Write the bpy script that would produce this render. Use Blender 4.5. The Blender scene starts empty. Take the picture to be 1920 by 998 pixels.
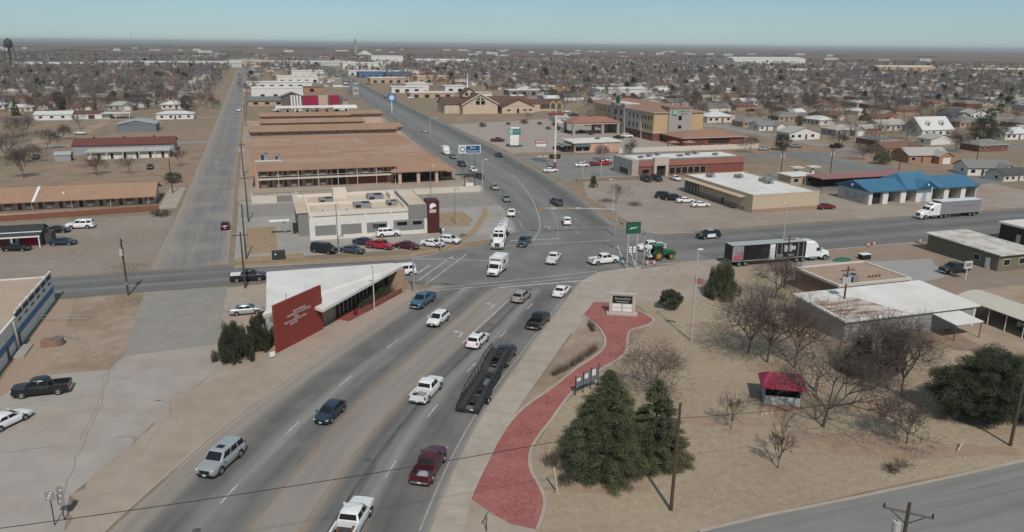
import bpy, bmesh, math, random
import numpy as np
from mathutils import Vector, Matrix
random.seed(7)
R = math.radians
scene = bpy.context.scene
col = scene.collection

# ------------------------------------------------------------------ camera, sky, sun, exposure
FPX, CAM_H, PITCH, ROLL = 1430.0, 39.0, math.atan(415 / 1430.0), math.atan(0.0099)
cd = bpy.data.cameras.new('camera')
cam = bpy.data.objects.new('camera', cd)
col.objects.link(cam)
cd.sensor_width = 36.0
cd.lens = FPX / 1920 * 36.0
cd.clip_end = 60000
cd.clip_start = 0.5
cam.matrix_world = Matrix.Translation((0, 0, CAM_H)) @ Matrix.Rotation(R(90) - PITCH, 4, 'X') @ Matrix.Rotation(ROLL, 4, 'Z')
scene.camera = cam

SUN_EL, SUN_AZ = R(47), R(-78)          # direction towards the sun: behind the camera, a little to the right
world = bpy.data.worlds.new('World')
scene.world = world
world.use_nodes = True
wn, wl = world.node_tree.nodes, world.node_tree.links
wn.clear()
sky = wn.new('ShaderNodeTexSky')
sky.sky_type = 'NISHITA'
sky.sun_disc = False
sky.sun_elevation = SUN_EL
sky.sun_rotation = R(90) - SUN_AZ
sky.altitude = 1000
sky.air_density = 1.0
sky.dust_density = 0.0
sky.ozone_density = 3.0
tc = wn.new('ShaderNodeTexCoord')
mp = wn.new('ShaderNodeMapping')
mp.inputs['Scale'].default_value = (1.1, 1.4, 9.0)
mp.inputs['Rotation'].default_value = (0.25, 0.12, 0.3)
nz = wn.new('ShaderNodeTexNoise')
nz.inputs['Scale'].default_value = 2.1
nz.inputs['Detail'].default_value = 7
nz.inputs['Roughness'].default_value = 0.55
rp = wn.new('ShaderNodeMapRange')
rp.inputs[1].default_value = 0.47
rp.inputs[2].default_value = 0.72
rp.inputs[3].default_value = 0.48
rp.inputs[4].default_value = 0.66
mx = wn.new('ShaderNodeMix')
mx.data_type = 'RGBA'
hs = wn.new('ShaderNodeHueSaturation')
hs.inputs['Saturation'].default_value = 0.9
hs.inputs['Hue'].default_value = 0.488
bg = wn.new('ShaderNodeBackground')
bg.inputs['Strength'].default_value = 0.064
out = wn.new('ShaderNodeOutputWorld')
wl.new(tc.outputs['Generated'], mp.inputs['Vector'])
wl.new(mp.outputs[0], nz.inputs['Vector'])
wl.new(nz.outputs[0], rp.inputs[0])
wl.new(rp.outputs[0], mx.inputs['Factor'])
tint = wn.new('ShaderNodeMix'); tint.data_type = 'RGBA'; tint.blend_type = 'MULTIPLY'; tint.inputs['Factor'].default_value = 1.0
tint.inputs[7].default_value = (0.80, 1.0, 1.16, 1)
wl.new(sky.outputs[0], tint.inputs[6])
wl.new(tint.outputs[2], hs.inputs['Color'])
wl.new(hs.outputs[0], mx.inputs[6])
mx.inputs[7].default_value = (4.5, 6.25, 6.95, 1)      # thin cirrus
wl.new(mx.outputs[2], bg.inputs['Color'])
wl.new(bg.outputs[0], out.inputs['Surface'])

sd = bpy.data.lights.new('sun', 'SUN')
sd.energy = 3.0
sd.angle = R(2.0)
sd.color = (1.0, 0.918, 0.85)
sun = bpy.data.objects.new('sun', sd)
col.objects.link(sun)
sdir = Vector((math.cos(SUN_EL) * math.cos(SUN_AZ), math.cos(SUN_EL) * math.sin(SUN_AZ), math.sin(SUN_EL)))
sun.rotation_euler = sdir.to_track_quat('Z', 'Y').to_euler()

vs = scene.view_settings
vs.view_transform = 'Standard'
vs.look = 'None'
vs.exposure = 0.13
vs.gamma = 1.0
vs.use_curve_mapping = False

# ------------------------------------------------------------------ measuring helpers
TH = R(18.2)                                   # the town grid is turned 18.2 degrees
CT, ST = math.cos(TH), math.sin(TH)
CR, SR, CP, SP = math.cos(ROLL), math.sin(ROLL), math.cos(PITCH), math.sin(PITCH)

def W(a, b, z=0.0):
    """town grid (a across the streets, b along them) to world"""
    return Vector((a * CT - b * ST, a * ST + b * CT, z))

def AB(p):
    return (p[0] * CT + p[1] * ST, -p[0] * ST + p[1] * CT)

def at(px, py, z=0.0):
    """surveyed point of the photograph on the level z"""
    u, v = px - 960, py - 499
    u2, v2 = u * CR + v * SR, -u * SR + v * CR
    d = (u2, FPX * CP - v2 * SP, -FPX * SP - v2 * CP)
    k = (z - CAM_H) / d[2]
    return Vector((d[0] * k, d[1] * k, z))

def pixel(p):
    dx, dy, dz = p[0], p[1], p[2] - CAM_H
    zc = dy * CP - dz * SP
    if zc < 1: return (-9999, -9999)
    v2 = -(dy * SP + dz * CP) * FPX / zc
    u2 = dx * FPX / zc
    return (960 + u2 * CR - v2 * SR, 499 + u2 * SR + v2 * CR)

# ------------------------------------------------------------------ materials
MATS = {}
def M(name, c=(0.5, 0.5, 0.5), rough=0.75, metal=0.0, var=0.12, scale=1.5, c2=None, scale2=0.2, amt2=0.5, bump=0.0, bscale=20.0, coat=0.0, worldco=False, spec=0.4, stretch=None):
    if name in MATS: return MATS[name]
    m = bpy.data.materials.new(name)
    m.use_nodes = True
    n, l = m.node_tree.nodes, m.node_tree.links
    b = n['Principled BSDF']
    b.inputs['Roughness'].default_value = rough
    b.inputs['Metallic'].default_value = metal
    b.inputs['Specular IOR Level'].default_value = spec
    if coat:
        b.inputs['Coat Weight'].default_value = coat
        b.inputs['Coat Roughness'].default_value = 0.08
    if worldco:
        g = n.new('ShaderNodeNewGeometry'); vec = g.outputs['Position']
    else:
        g = n.new('ShaderNodeTexCoord'); vec = g.outputs['Object']
    if stretch:
        mpn = n.new('ShaderNodeMapping')
        mpn.inputs['Rotation'].default_value = (0, 0, -stretch[0])
        mpn.inputs['Scale'].default_value = (stretch[1], stretch[2], 1)
        l.new(vec, mpn.inputs['Vector']); vec = mpn.outputs[0]
    t = n.new('ShaderNodeTexNoise')
    t.inputs['Scale'].default_value = scale
    t.inputs['Detail'].default_value = 8
    t.inputs['Roughness'].default_value = 0.62
    l.new(vec, t.inputs['Vector'])
    mr = n.new('ShaderNodeMapRange')
    mr.inputs[1].default_value = 0.3; mr.inputs[2].default_value = 0.7
    mr.inputs[3].default_value = 1 - var; mr.inputs[4].default_value = 1 + var
    l.new(t.outputs[0], mr.inputs[0])
    if c2:
        t2 = n.new('ShaderNodeTexNoise')
        t2.inputs['Scale'].default_value = scale2
        t2.inputs['Detail'].default_value = 6
        t2.inputs['Roughness'].default_value = 0.6
        l.new(vec, t2.inputs['Vector'])
        m2 = n.new('ShaderNodeMapRange')
        m2.inputs[1].default_value = 0.42; m2.inputs[2].default_value = 0.62
        m2.inputs[3].default_value = 0; m2.inputs[4].default_value = amt2
        l.new(t2.outputs[0], m2.inputs[0])
        mix = n.new('ShaderNodeMix'); mix.data_type = 'RGBA'
        mix.inputs[6].default_value = (*c, 1); mix.inputs[7].default_value = (*c2, 1)
        l.new(m2.outputs[0], mix.inputs['Factor'])
        base = mix.outputs[2]
    else:
        rgb = n.new('ShaderNodeRGB'); rgb.outputs[0].default_value = (*c, 1); base = rgb.outputs[0]
    mul = n.new('ShaderNodeVectorMath'); mul.operation = 'SCALE'
    l.new(base, mul.inputs[0]); l.new(mr.outputs[0], mul.inputs['Scale'])
    l.new(mul.outputs[0], b.inputs['Base Color'])
    if bump:
        bt = n.new('ShaderNodeTexNoise'); bt.inputs['Scale'].default_value = bscale; bt.inputs['Detail'].default_value = 4
        l.new(vec, bt.inputs['Vector'])
        bn = n.new('ShaderNodeBump'); bn.inputs['Strength'].default_value = bump; bn.inputs['Distance'].default_value = 0.05
        l.new(bt.outputs[0], bn.inputs['Height']); l.new(bn.outputs[0], b.inputs['Normal'])
    MATS[name] = m
    return m

def plain(name, c=(0.5, 0.5, 0.5), rough=0.6, metal=0.0, coat=0.0):
    return M(name, c, rough, metal, var=0.06, scale=3.0, coat=coat)

GLASS = plain('dark_glass', (0.012, 0.014, 0.016), 0.08)
TYRE = plain('tyre_rubber', (0.018, 0.018, 0.018), 0.9)
RIM = plain('rim_metal', (0.42, 0.42, 0.42), 0.35, 0.6)
BLACK = plain('black_trim', (0.014, 0.014, 0.015), 0.6)
CHROME = plain('chrome', (0.55, 0.55, 0.56), 0.2, 0.9)
REDLENS = plain('red_lens', (0.28, 0.012, 0.012), 0.25)
LENS = plain('headlight_lens', (0.62, 0.63, 0.64), 0.15)
PLATE = plain('licence_plate', (0.65, 0.66, 0.68), 0.5)
WHITE = M('white_paint', (0.70, 0.69, 0.66), 0.55, var=0.10, scale=0.8)
STEEL = plain('galvanised_steel', (0.36, 0.37, 0.37), 0.5, 0.4)
WOOD = M('pole_wood', (0.075, 0.052, 0.038), 0.9, var=0.3, scale=3)
DARK = plain('dark_opening', (0.02, 0.02, 0.022), 0.7)
CONC = M('concrete', (0.36, 0.33, 0.29), 0.9, var=0.12, scale=0.35, worldco=True, c2=(0.30, 0.25, 0.205), scale2=0.05, amt2=0.8)
CONCK = M('kerb_concrete', (0.36, 0.31, 0.26), 0.9, var=0.12, scale=0.5, worldco=True)

# ------------------------------------------------------------------ mesh helpers
class MB:
    def __init__(s):
        s.v, s.f, s.m, s.uv = [], [], [], None
    def add(s, pts, faces, mi=0):
        o = len(s.v)
        s.v += [tuple(p) for p in pts]
        for f in faces:
            s.f.append(tuple(i + o for i in f)); s.m.append(mi)
        return s
    def box(s, x0, x1, y0, y1, z0, z1, mi=0):
        p = [(x0, y0, z0), (x1, y0, z0), (x1, y1, z0), (x0, y1, z0), (x0, y0, z1), (x1, y0, z1), (x1, y1, z1), (x0, y1, z1)]
        return s.add(p, [(0, 3, 2, 1), (4, 5, 6, 7), (0, 1, 5, 4), (1, 2, 6, 5), (2, 3, 7, 6), (3, 0, 4, 7)], mi)
    def quad(s, a, b, c, d, mi=0):
        return s.add([a, b, c, d], [(0, 1, 2, 3)], mi)
    def slab(s, a, b, c, d, th, mi=0):
        """a plate with thickness under the quad a b c d (counter-clockwise from outside)"""
        a, b, c, d = map(Vector, (a, b, c, d))
        n = (b - a).cross(d - a).normalized() * -th
        p = [a, b, c, d, a + n, b + n, c + n, d + n]
        return s.add(p, [(0, 1, 2, 3), (7, 6, 5, 4), (0, 4, 5, 1), (1, 5, 6, 2), (2, 6, 7, 3), (3, 7, 4, 0)], mi)
    def prism(s, pts, z0, z1, mi=0, top=None):
        n = len(pts)
        p = [(q[0], q[1], z0) for q in pts] + [(q[0], q[1], z1) for q in pts]
        s.add(p, [tuple(range(n - 1, -1, -1))] + [(i, (i + 1) % n, n + (i + 1) % n, n + i) for i in range(n)], mi)
        s.add(p[n:], [tuple(range(n))], mi if top is None else top)
        return s
    def tube(s, a, b, r0, r1=None, n=6, mi=0, caps=True):
        a, b = Vector(a), Vector(b)
        if r1 is None: r1 = r0
        d = (b - a).normalized()
        q = d.orthogonal().normalized(); w = d.cross(q)
        p = []
        for c, r in ((a, r0), (b, r1)):
            for i in range(n):
                t = 2 * math.pi * i / n
                p.append(c + q * (math.cos(t) * r) + w * (math.sin(t) * r))
        f = [(i, (i + 1) % n, n + (i + 1) % n, n + i) for i in range(n)]
        if caps: f += [tuple(range(n - 1, -1, -1)), tuple(range(n, 2 * n))]
        return s.add(p, f, mi)
    def path(s, pts, r, n=5, mi=0):
        for i in range(len(pts) - 1):
            ra = r[i] if isinstance(r, (list, tuple)) else r
            rb = r[i + 1] if isinstance(r, (list, tuple)) else r
            s.tube(pts[i], pts[i + 1], ra, rb, n, mi, caps=(i in (0, len(pts) - 2)))
        return s
    def loft(s, rings, mi=0, caps=True, closed=True):
        n = len(rings[0]); o = []
        for r in rings: o += list(r)
        f = []
        for k in range(len(rings) - 1):
            for i in range(n if closed else n - 1):
                j = (i + 1) % n
                f.append((k * n + i, k * n + j, (k + 1) * n + j, (k + 1) * n + i))
        if caps:
            f.append(tuple(range(n - 1, -1, -1)))
            f.append(tuple((len(rings) - 1) * n + i for i in range(n)))
        return s.add(o, f, mi)
    def disc(s, c, axis, r, n=14, mi=0):
        c, d = Vector(c), Vector(axis).normalized()
        q = d.orthogonal().normalized(); w = d.cross(q)
        return s.add([c + q * (math.cos(2 * math.pi * i / n) * r) + w * (math.sin(2 * math.pi * i / n) * r) for i in range(n)], [tuple(range(n))], mi)
    def mesh(s, name, mats, smooth=False):
        me = bpy.data.meshes.new(name)
        me.from_pydata(s.v, [], s.f)
        mats = mats if isinstance(mats, (list, tuple)) else [mats]
        for m in mats: me.materials.append(m)
        if len(mats) > 1: me.polygons.foreach_set('material_index', s.m)
        if smooth:
            me.polygons.foreach_set('use_smooth', [True] * len(me.polygons))
            me.set_sharp_from_angle(angle=R(38))
        me.update()
        return me
    def obj(s, name, mats, parent=None, smooth=False, loc=None, rz=None):
        return link(name, s.mesh(name, mats, smooth), parent, loc, rz)

KIDS = {}
def link(name, data, parent=None, loc=None, rz=None):
    o = bpy.data.objects.new(name, data)
    col.objects.link(o)
    if parent:
        o.parent = parent
        KIDS.setdefault(parent.name, []).append(o)
    if loc is not None: o.location = loc
    if rz is not None: o.rotation_euler = (0, 0, rz)
    return o

def tag(o, label, cat, group=None):
    o['label'] = label; o['category'] = cat
    if group: o['group'] = group
    return o

def thing(name, loc, rz, label, cat, group=None):
    o = link(name, None, None, loc, rz)
    o.empty_display_size = 0.3
    return tag(o, label, cat, group)

def copy_tree(o, parent=None):
    c = o.copy(); col.objects.link(c); c.parent = parent
    if parent: KIDS.setdefault(parent.name, []).append(c)
    for ch in KIDS.get(o.name, ()): copy_tree(ch, c)
    return c

def structure(name, pts, z, m, kind='structure'):
    """flat sheet of ground on the outline pts (world xy)"""
    me = bpy.data.meshes.new(name)
    pts = [(p[0], p[1], z) for p in pts]
    area = sum(pts[i][0] * pts[(i + 1) % len(pts)][1] - pts[(i + 1) % len(pts)][0] * pts[i][1] for i in range(len(pts)))
    if area < 0: pts.reverse()
    me.from_pydata(pts, [], [tuple(range(len(pts)))])
    me.materials.append(m)
    o = link(name, me)
    o['kind'] = kind
    return o

def px(*pp): return [at(*p) for p in pp]
def rough(pts, amp=0.5, step=1.2, seed=1, skip=()):
    rg_ = random.Random(seed); res = []
    for i, p in enumerate(pts):
        q = pts[(i + 1) % len(pts)]; n_ = 1 if i in skip else max(1, min(60, int((q - p).length / step)))
        off = 0.0
        for k in range(n_):
            t_ = p.lerp(q, k / n_); d_ = (q - p).normalized()
            if k: off = off * 0.6 + rg_.gauss(0, amp * 0.6); t_ = t_ + Vector((-d_.y, d_.x, 0)) * off
            res.append(t_)
    return res
def ab(*pp): return [W(*p) for p in pp]

def smooth_line(pts, n=6):
    """Catmull-Rom through the points"""
    pts = [Vector(p) for p in pts]
    q = [pts[0] * 2 - pts[1]] + pts + [pts[-1] * 2 - pts[-2]]
    res = []
    for i in range(1, len(q) - 2):
        for k in range(n):
            t = k / n
            a, b, c, d = q[i - 1], q[i], q[i + 1], q[i + 2]
            res.append(0.5 * ((2 * b) + (c - a) * t + (2 * a - 5 * b + 4 * c - d) * t * t + (3 * b - a - 3 * c + d) * t ** 3))
    res.append(pts[-1])
    return res

def offset_line(pts, d):
    res = []
    for i, p in enumerate(pts):
        a = pts[max(0, i - 1)]; b = pts[min(len(pts) - 1, i + 1)]
        t = (b - a).normalized()
        res.append(Vector((p.x - t.y * d, p.y + t.x * d, p.z)))
    return res

def band(mb, left, right, z0, z1, mi=0):
    """a raised strip between two lines, from z0 up to z1"""
    n = len(left)
    p = []
    for a, b in zip(left, right):
        p += [(a[0], a[1], z1), (b[0], b[1], z1), (a[0], a[1], z0), (b[0], b[1], z0)]
    f = []
    for i in range(n - 1):
        o, q = i * 4, i * 4 + 4
        f += [(o, o + 1, q + 1, q), (o, q, q + 2, o + 2), (o + 1, o + 3, q + 3, q + 1)]
    f += [(0, 2, 3, 1), ((n - 1) * 4, (n - 1) * 4 + 1, (n - 1) * 4 + 3, (n - 1) * 4 + 2)]
    return mb.add(p, f, mi)

def kerb(pts, parent, w=0.22, h=0.13, sm=4, name='kerb', m=None, side=1):
    l = smooth_line([Vector((p[0], p[1], 0)) for p in pts], sm) if sm else [Vector((p[0], p[1], 0)) for p in pts]
    mb = MB(); band(mb, l, offset_line(l, -w * side), -0.05, h)
    if side < 0:
        mb.f = [tuple(reversed(f)) for f in mb.f]
    return mb.obj(name, m or CONCK, parent)

FONT_CACHE = {}
def lettering(name, text, size, m, parent, loc, rot, depth=0.01, align='CENTER', sx=1.0):
    cu = bpy.data.curves.new(name, 'FONT')
    cu.body = text; cu.size = size; cu.align_x = align; cu.align_y = 'CENTER'; cu.extrude = depth
    cu.resolution_u = 2
    tmp = bpy.data.objects.new(name, cu)
    me = bpy.data.meshes.new_from_object(tmp)
    bpy.data.objects.remove(tmp); bpy.data.curves.remove(cu)
    me.materials.clear(); me.materials.append(m)
    o = link(name, me, parent, loc)
    o.rotation_euler = rot; o.scale = (sx, 1, 1)
    return o
# ------------------------------------------------------------------ the ground
def ground_material():
    m = bpy.data.materials.new('open_ground'); m.use_nodes = True
    n, l = m.node_tree.nodes, m.node_tree.links
    b = n['Principled BSDF']; b.inputs['Roughness'].default_value = 1.0; b.inputs['Specular IOR Level'].default_value = 0.1
    g = n.new('ShaderNodeNewGeometry')
    def noise(s, d=6, r=0.6):
        t = n.new('ShaderNodeTexNoise'); t.inputs['Scale'].default_value = s; t.inputs['Detail'].default_value = d
        t.inputs['Roughness'].default_value = r; l.new(g.outputs['Position'], t.inputs['Vector']); return t.outputs[0]
    def rng(v, a, b_, c=0.0, d=1.0):
        r = n.new('ShaderNodeMapRange'); r.inputs[1].default_value = a; r.inputs[2].default_value = b_
        r.inputs[3].default_value = c; r.inputs[4].default_value = d; l.new(v, r.inputs[0]); return r.outputs[0]
    def mix(f, a, b_):
        x = n.new('ShaderNodeMix'); x.data_type = 'RGBA'; l.new(f, x.inputs['Factor'])
        for s, v in ((6, a), (7, b_)):
            if isinstance(v, tuple): x.inputs[s].default_value = (*v, 1)
            else: l.new(v, x.inputs[s])
        return x.outputs[2]
    soil = mix(rng(noise(0.02), 0.42, 0.6), (0.275, 0.205, 0.148), (0.235, 0.19, 0.132))
    soil = mix(rng(noise(0.011, 3), 0.50, 0.62, 0, 0.8), soil, (0.305, 0.21, 0.155))
    soil = mix(rng(noise(0.16), 0.46, 0.62, 0, 0.6), soil, (0.18, 0.152, 0.105))
    # fields beyond the town: broad rectangles of ploughed red earth, stubble and grey-brown pasture
    mp_ = n.new('ShaderNodeMapping'); mp_.inputs['Rotation'].default_value = (0, 0, -TH); mp_.inputs['Scale'].default_value = (1 / 1500, 1 / 800, 1)
    l.new(g.outputs['Position'], mp_.inputs['Vector'])
    v = n.new('ShaderNodeTexVoronoi'); v.distance = 'CHEBYCHEV'; v.inputs['Scale'].default_value = 1.0; v.inputs['Randomness'].default_value = 0.85
    l.new(mp_.outputs[0], v.inputs['Vector'])
    sep = n.new('ShaderNodeSeparateColor'); l.new(v.outputs['Color'], sep.inputs[0])
    cr = n.new('ShaderNodeValToRGB'); cr.color_ramp.interpolation = 'CONSTANT'
    e = cr.color_ramp.elements
    e[0].position = 0; e[0].color = (0.165, 0.105, 0.085, 1)
    e[1].position = 0.28; e[1].color = (0.175, 0.125, 0.095, 1)
    for p_, c_ in ((0.45, (0.145, 0.092, 0.075)), (0.62, (0.14, 0.115, 0.09)), (0.8, (0.20, 0.135, 0.10))):
        x = e.new(p_); x.color = (*c_, 1)
    l.new(sep.outputs[0], cr.inputs[0])
    ln = n.new('ShaderNodeVectorMath'); ln.operation = 'LENGTH'; l.new(g.outputs['Position'], ln.inputs[0])
    dist = n.new('ShaderNodeMath'); dist.operation = 'ADD'
    l.new(ln.outputs['Value'], dist.inputs[0]); l.new(rng(noise(0.0012, 3), 0.3, 0.7, -500, 500), dist.inputs[1])
    c = mix(rng(dist.outputs[0], 2100, 2300), soil, cr.outputs[0])
    fine = n.new('ShaderNodeVectorMath'); fine.operation = 'SCALE'
    l.new(c, fine.inputs[0]); l.new(rng(noise(1.3, 5, 0.7), 0.3, 0.7, 0.82, 1.16), fine.inputs['Scale'])
    l.new(fine.outputs[0], b.inputs['Base Color'])
    return m

G0 = ground_material()
S = 42000
me = bpy.data.meshes.new('ground')
me.from_pydata([(-S, -2000, 0), (S, -2000, 0), (S, S, 0), (-S, S, 0)], [], [(0, 1, 2, 3)])
me.materials.append(G0)
ground = link('ground', me); ground['kind'] = 'structure'

def wear(name, stops, c2, scale=0.25, amt=0.35, rough=0.85, streak=(0.9, 0.05)):
    """road surface whose worn bands run along the road: u across (0..1), v along in metres"""
    m = bpy.data.materials.new(name); m.use_nodes = True
    n, l = m.node_tree.nodes, m.node_tree.links
    b = n['Principled BSDF']; b.inputs['Roughness'].default_value = rough; b.inputs['Specular IOR Level'].default_value = 0.25
    uv = n.new('ShaderNodeUVMap'); uv.uv_map = 'UVMap'
    sep = n.new('ShaderNodeSeparateXYZ'); l.new(uv.outputs[0], sep.inputs[0])
    g = n.new('ShaderNodeNewGeometry')
    wob = n.new('ShaderNodeTexNoise'); wob.inputs['Scale'].default_value = 0.08; l.new(g.outputs['Position'], wob.inputs['Vector'])
    wr = n.new('ShaderNodeMapRange'); wr.inputs[3].default_value = -0.02; wr.inputs[4].default_value = 0.02; l.new(wob.outputs[0], wr.inputs[0])
    ad = n.new('ShaderNodeMath'); l.new(sep.outputs[0], ad.inputs[0]); l.new(wr.outputs[0], ad.inputs[1])
    cr = n.new('ShaderNodeValToRGB'); e = cr.color_ramp.elements
    e[0].position, e[0].color = stops[0][0], (*stops[0][1], 1)
    e[1].position, e[1].color = stops[-1][0], (*stops[-1][1], 1)
    for p_, c_ in stops[1:-1]:
        x = e.new(p_); x.color = (*c_, 1)
    l.new(ad.outputs[0], cr.inputs[0])
    mp_ = n.new('ShaderNodeMapping'); mp_.inputs['Scale'].default_value = (streak[0] * 28, streak[1], 1); l.new(uv.outputs[0], mp_.inputs['Vector'])
    t = n.new('ShaderNodeTexNoise'); t.inputs['Scale'].default_value = 1.0; t.inputs['Detail'].default_value = 6; l.new(mp_.outputs[0], t.inputs['Vector'])
    r1 = n.new('ShaderNodeMapRange'); r1.inputs[1].default_value = 0.3; r1.inputs[2].default_value = 0.7; r1.inputs[3].default_value = 0.86; r1.inputs[4].default_value = 1.13
    l.new(t.outputs[0], r1.inputs[0])
    t2 = n.new('ShaderNodeTexNoise'); t2.inputs['Scale'].default_value = scale; t2.inputs['Detail'].default_value = 7; l.new(g.outputs['Position'], t2.inputs['Vector'])
    r2 = n.new('ShaderNodeMapRange'); r2.inputs[1].default_value = 0.45; r2.inputs[2].default_value = 0.7; r2.inputs[3].default_value = 0; r2.inputs[4].default_value = amt
    l.new(t2.outputs[0], r2.inputs[0])
    mixn = n.new('ShaderNodeMix'); mixn.data_type = 'RGBA'; l.new(r2.outputs[0], mixn.inputs['Factor']); l.new(cr.outputs[0], mixn.inputs[6]); mixn.inputs[7].default_value = (*c2, 1)
    sc = n.new('ShaderNodeVectorMath'); sc.operation = 'SCALE'; l.new(mixn.outputs[2], sc.inputs[0]); l.new(r1.outputs[0], sc.inputs['Scale'])
    l.new(sc.outputs[0], b.inputs['Base Color'])
    return m

def road(name, left, right, z, m):
    pts, uvs, d = [], [], 0.0
    for i, (a, b) in enumerate(zip(left, right)):
        if i: d += ((left[i] - left[i - 1]).length + (right[i] - right[i - 1]).length) / 2
        pts += [(a[0], a[1], z), (b[0], b[1], z)]; uvs += [(0, d), (1, d)]
    f = [(2 * i, 2 * i + 1, 2 * i + 3, 2 * i + 2) for i in range(len(left) - 1)]
    me = bpy.data.meshes.new(name); me.from_pydata(pts, [], f); me.materials.append(m)
    u = me.uv_layers.new(name='UVMap')
    for poly in me.polygons:
        for li in poly.loop_indices: u.data[li].uv = uvs[me.loops[li].vertex_index]
    o = link(name, me); o['kind'] = 'structure'
    return o

def g3(v, r=1.0, bl=0.94): return (v * 1.03 * r, v, v * bl)

A_ = 0.155
ASPH = M('asphalt', g3(0.165), 0.9, var=0.12, scale=0.35, worldco=True, c2=g3(0.215), scale2=0.06, amt2=0.8, spec=0.25)
ASPH_OLD = M('old_asphalt', g3(0.235, 1.03, 0.92), 0.95, var=0.10, scale=0.4, worldco=True, c2=(0.285, 0.25, 0.215), scale2=0.045, amt2=0.9, spec=0.2)
DIRT = M('bare_dirt', (0.335, 0.262, 0.203), 1.0, var=0.14, scale=0.5, worldco=True, c2=(0.235, 0.18, 0.125), scale2=0.09, amt2=0.9, spec=0.1, bump=0.2, bscale=3)
SANDY = M('sandy_yard', (0.34, 0.27, 0.20), 1.0, var=0.1, scale=0.3, worldco=True, c2=(0.28, 0.19, 0.135), scale2=0.07, amt2=0.8, spec=0.1)
LAWN = M('dormant_lawn', (0.335, 0.272, 0.192), 1.0, var=0.14, scale=1.3, worldco=True, c2=(0.30, 0.23, 0.165), scale2=0.055, amt2=0.95, spec=0.1, bump=0.3, bscale=4)
PINKPAVE = M('pinkish_old_concrete', (0.355, 0.29, 0.238), 0.95, var=0.1, scale=0.4, worldco=True, c2=(0.315, 0.245, 0.195), scale2=0.08, amt2=0.9, spec=0.15)
GRAVEL = M('compacted_gravel', (0.29, 0.235, 0.19), 1.0, var=0.12, scale=0.5, worldco=True, c2=(0.255, 0.215, 0.18), scale2=0.05, amt2=0.9, spec=0.1)
WALKC = M('pale_concrete', (0.375, 0.325, 0.272), 0.9, var=0.12, scale=0.5, worldco=True, c2=(0.33, 0.272, 0.22), scale2=0.07, amt2=0.8)
BRICKP = M('red_brick_paving', (0.315, 0.115, 0.098), 0.9, var=0.28, scale=3.0, worldco=True, c2=(0.27, 0.09, 0.078), scale2=0.3, amt2=0.9)
TANBED = M('tan_planting_bed', (0.30, 0.22, 0.145), 1.0, var=0.14, scale=0.6, worldco=True, spec=0.1)
PLOUGH = M('concrete_lot', (0.335, 0.307, 0.275), 0.92, var=0.12, scale=0.3, worldco=True, c2=(0.325, 0.275, 0.23), scale2=0.07, amt2=1.0)

# large yards and lots, each sheet a few millimetres above the one below
structure('gravel_lot', ab((-110, 143), (-20.5, 143), (-20.5, 192), (-110, 190)), 0.010, M('gravel_brown', (0.25, 0.205, 0.168), 1.0, var=0.12, scale=0.5, worldco=True, c2=(0.275, 0.235, 0.195), scale2=0.05, amt2=0.9, spec=0.1))
structure('motel_forecourt', ab((-110, 195.5), (-21, 198.5), (-21, 228), (-25, 228), (-25, 203), (-110, 200)), 0.012, WALKC)
structure('dry_yard', rough(px((108, 563), (272, 549), (252, 620), (232, 668), (205, 693), (48, 706)), 0.3, 0.9, 6), 0.012, DIRT)
structure('concrete_lot', px((48, 706), (205, 693), (232, 668), (408, 645), (420, 690), (340, 740), (290, 790), (230, 850), (130, 930), (118, 1010), (-250, 1010), (-250, 830)), 0.008, PLOUGH)
structure('walkway', px((0, 715), (0, 745), (90, 690), (116, 630), (142, 562), (112, 562)), 0.03, M('ruddy_concrete', (0.33, 0.24, 0.18), 0.95, worldco=True, var=0.1))
structure('forecourt', rough(px((425, 540), (512, 531), (806, 545), (760, 573), (680, 626), (587, 686), (479, 769), (300, 906), (193, 999), (150, 1040), (60, 1040), (118, 1000), (130, 928), (230, 848), (290, 788), (340, 738), (420, 688), (408, 645)), 0.55, 1.0, 5, (0, 1, 2, 3, 4, 5, 6, 7, 8, 9, 10)), 0.012, PINKPAVE)
structure('restaurant_lot', ab((-6.5, 146), (22, 144.5), (53, 149), (60, 168), (60, 203), (-6.5, 203)), 0.008, M('lot_concrete', (0.325, 0.305, 0.275), 0.92, var=0.08, scale=0.25, worldco=True, c2=(0.27, 0.245, 0.215), scale2=0.06, amt2=0.9))
structure('motel_lot', ab((-7, 203.5), (57, 203.5), (58.5, 262), (64, 420), (-7.5, 420)), 0.008, PINKPAVE)
structure('drive_through_lane', ab((-6, 183), (57, 181), (57, 199), (45, 200), (-6, 197)), 0.014, ASPH_OLD)
structure('office_lot', ab((78, 143), (146, 143), (146, 205), (90, 207), (82, 185)), 0.008, M('tan_lot', (0.30, 0.25, 0.205), 0.95, var=0.09, scale=0.3, worldco=True, c2=(0.255, 0.21, 0.17), scale2=0.06, amt2=0.9))
structure('car_wash_lot', ab((134, 142.5), (205, 142.5), (210, 172), (146, 172), (140, 160)), 0.012, M('car_wash_concrete', (0.32, 0.275, 0.23), 0.95, var=0.09, scale=0.3, worldco=True, c2=(0.28, 0.21, 0.16), scale2=0.08, amt2=0.9))
structure('store_lot', ab((85, 209), (150, 209), (150, 262), (88, 262)), 0.010, M('store_lot_asphalt', g3(0.185), 0.92, var=0.12, scale=0.4, worldco=True, c2=(0.24, 0.215, 0.19), scale2=0.07, amt2=0.8))
structure('hotel_lot', ab((89, 272), (160, 268), (160, 400), (91, 380)), 0.010, M('hotel_lot_concrete', (0.325, 0.275, 0.235), 0.95, var=0.07, scale=0.2, worldco=True))
structure('residential_street', ab((146, 176), (205, 176), (260, 176), (260, 190), (205, 190), (200, 250), (185, 250), (183, 205), (146, 205)), 0.012, ASPH)
structure('residential_street', ab((150, 236), (420, 240), (420, 249), (150, 246)), 0.016, ASPH)
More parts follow.
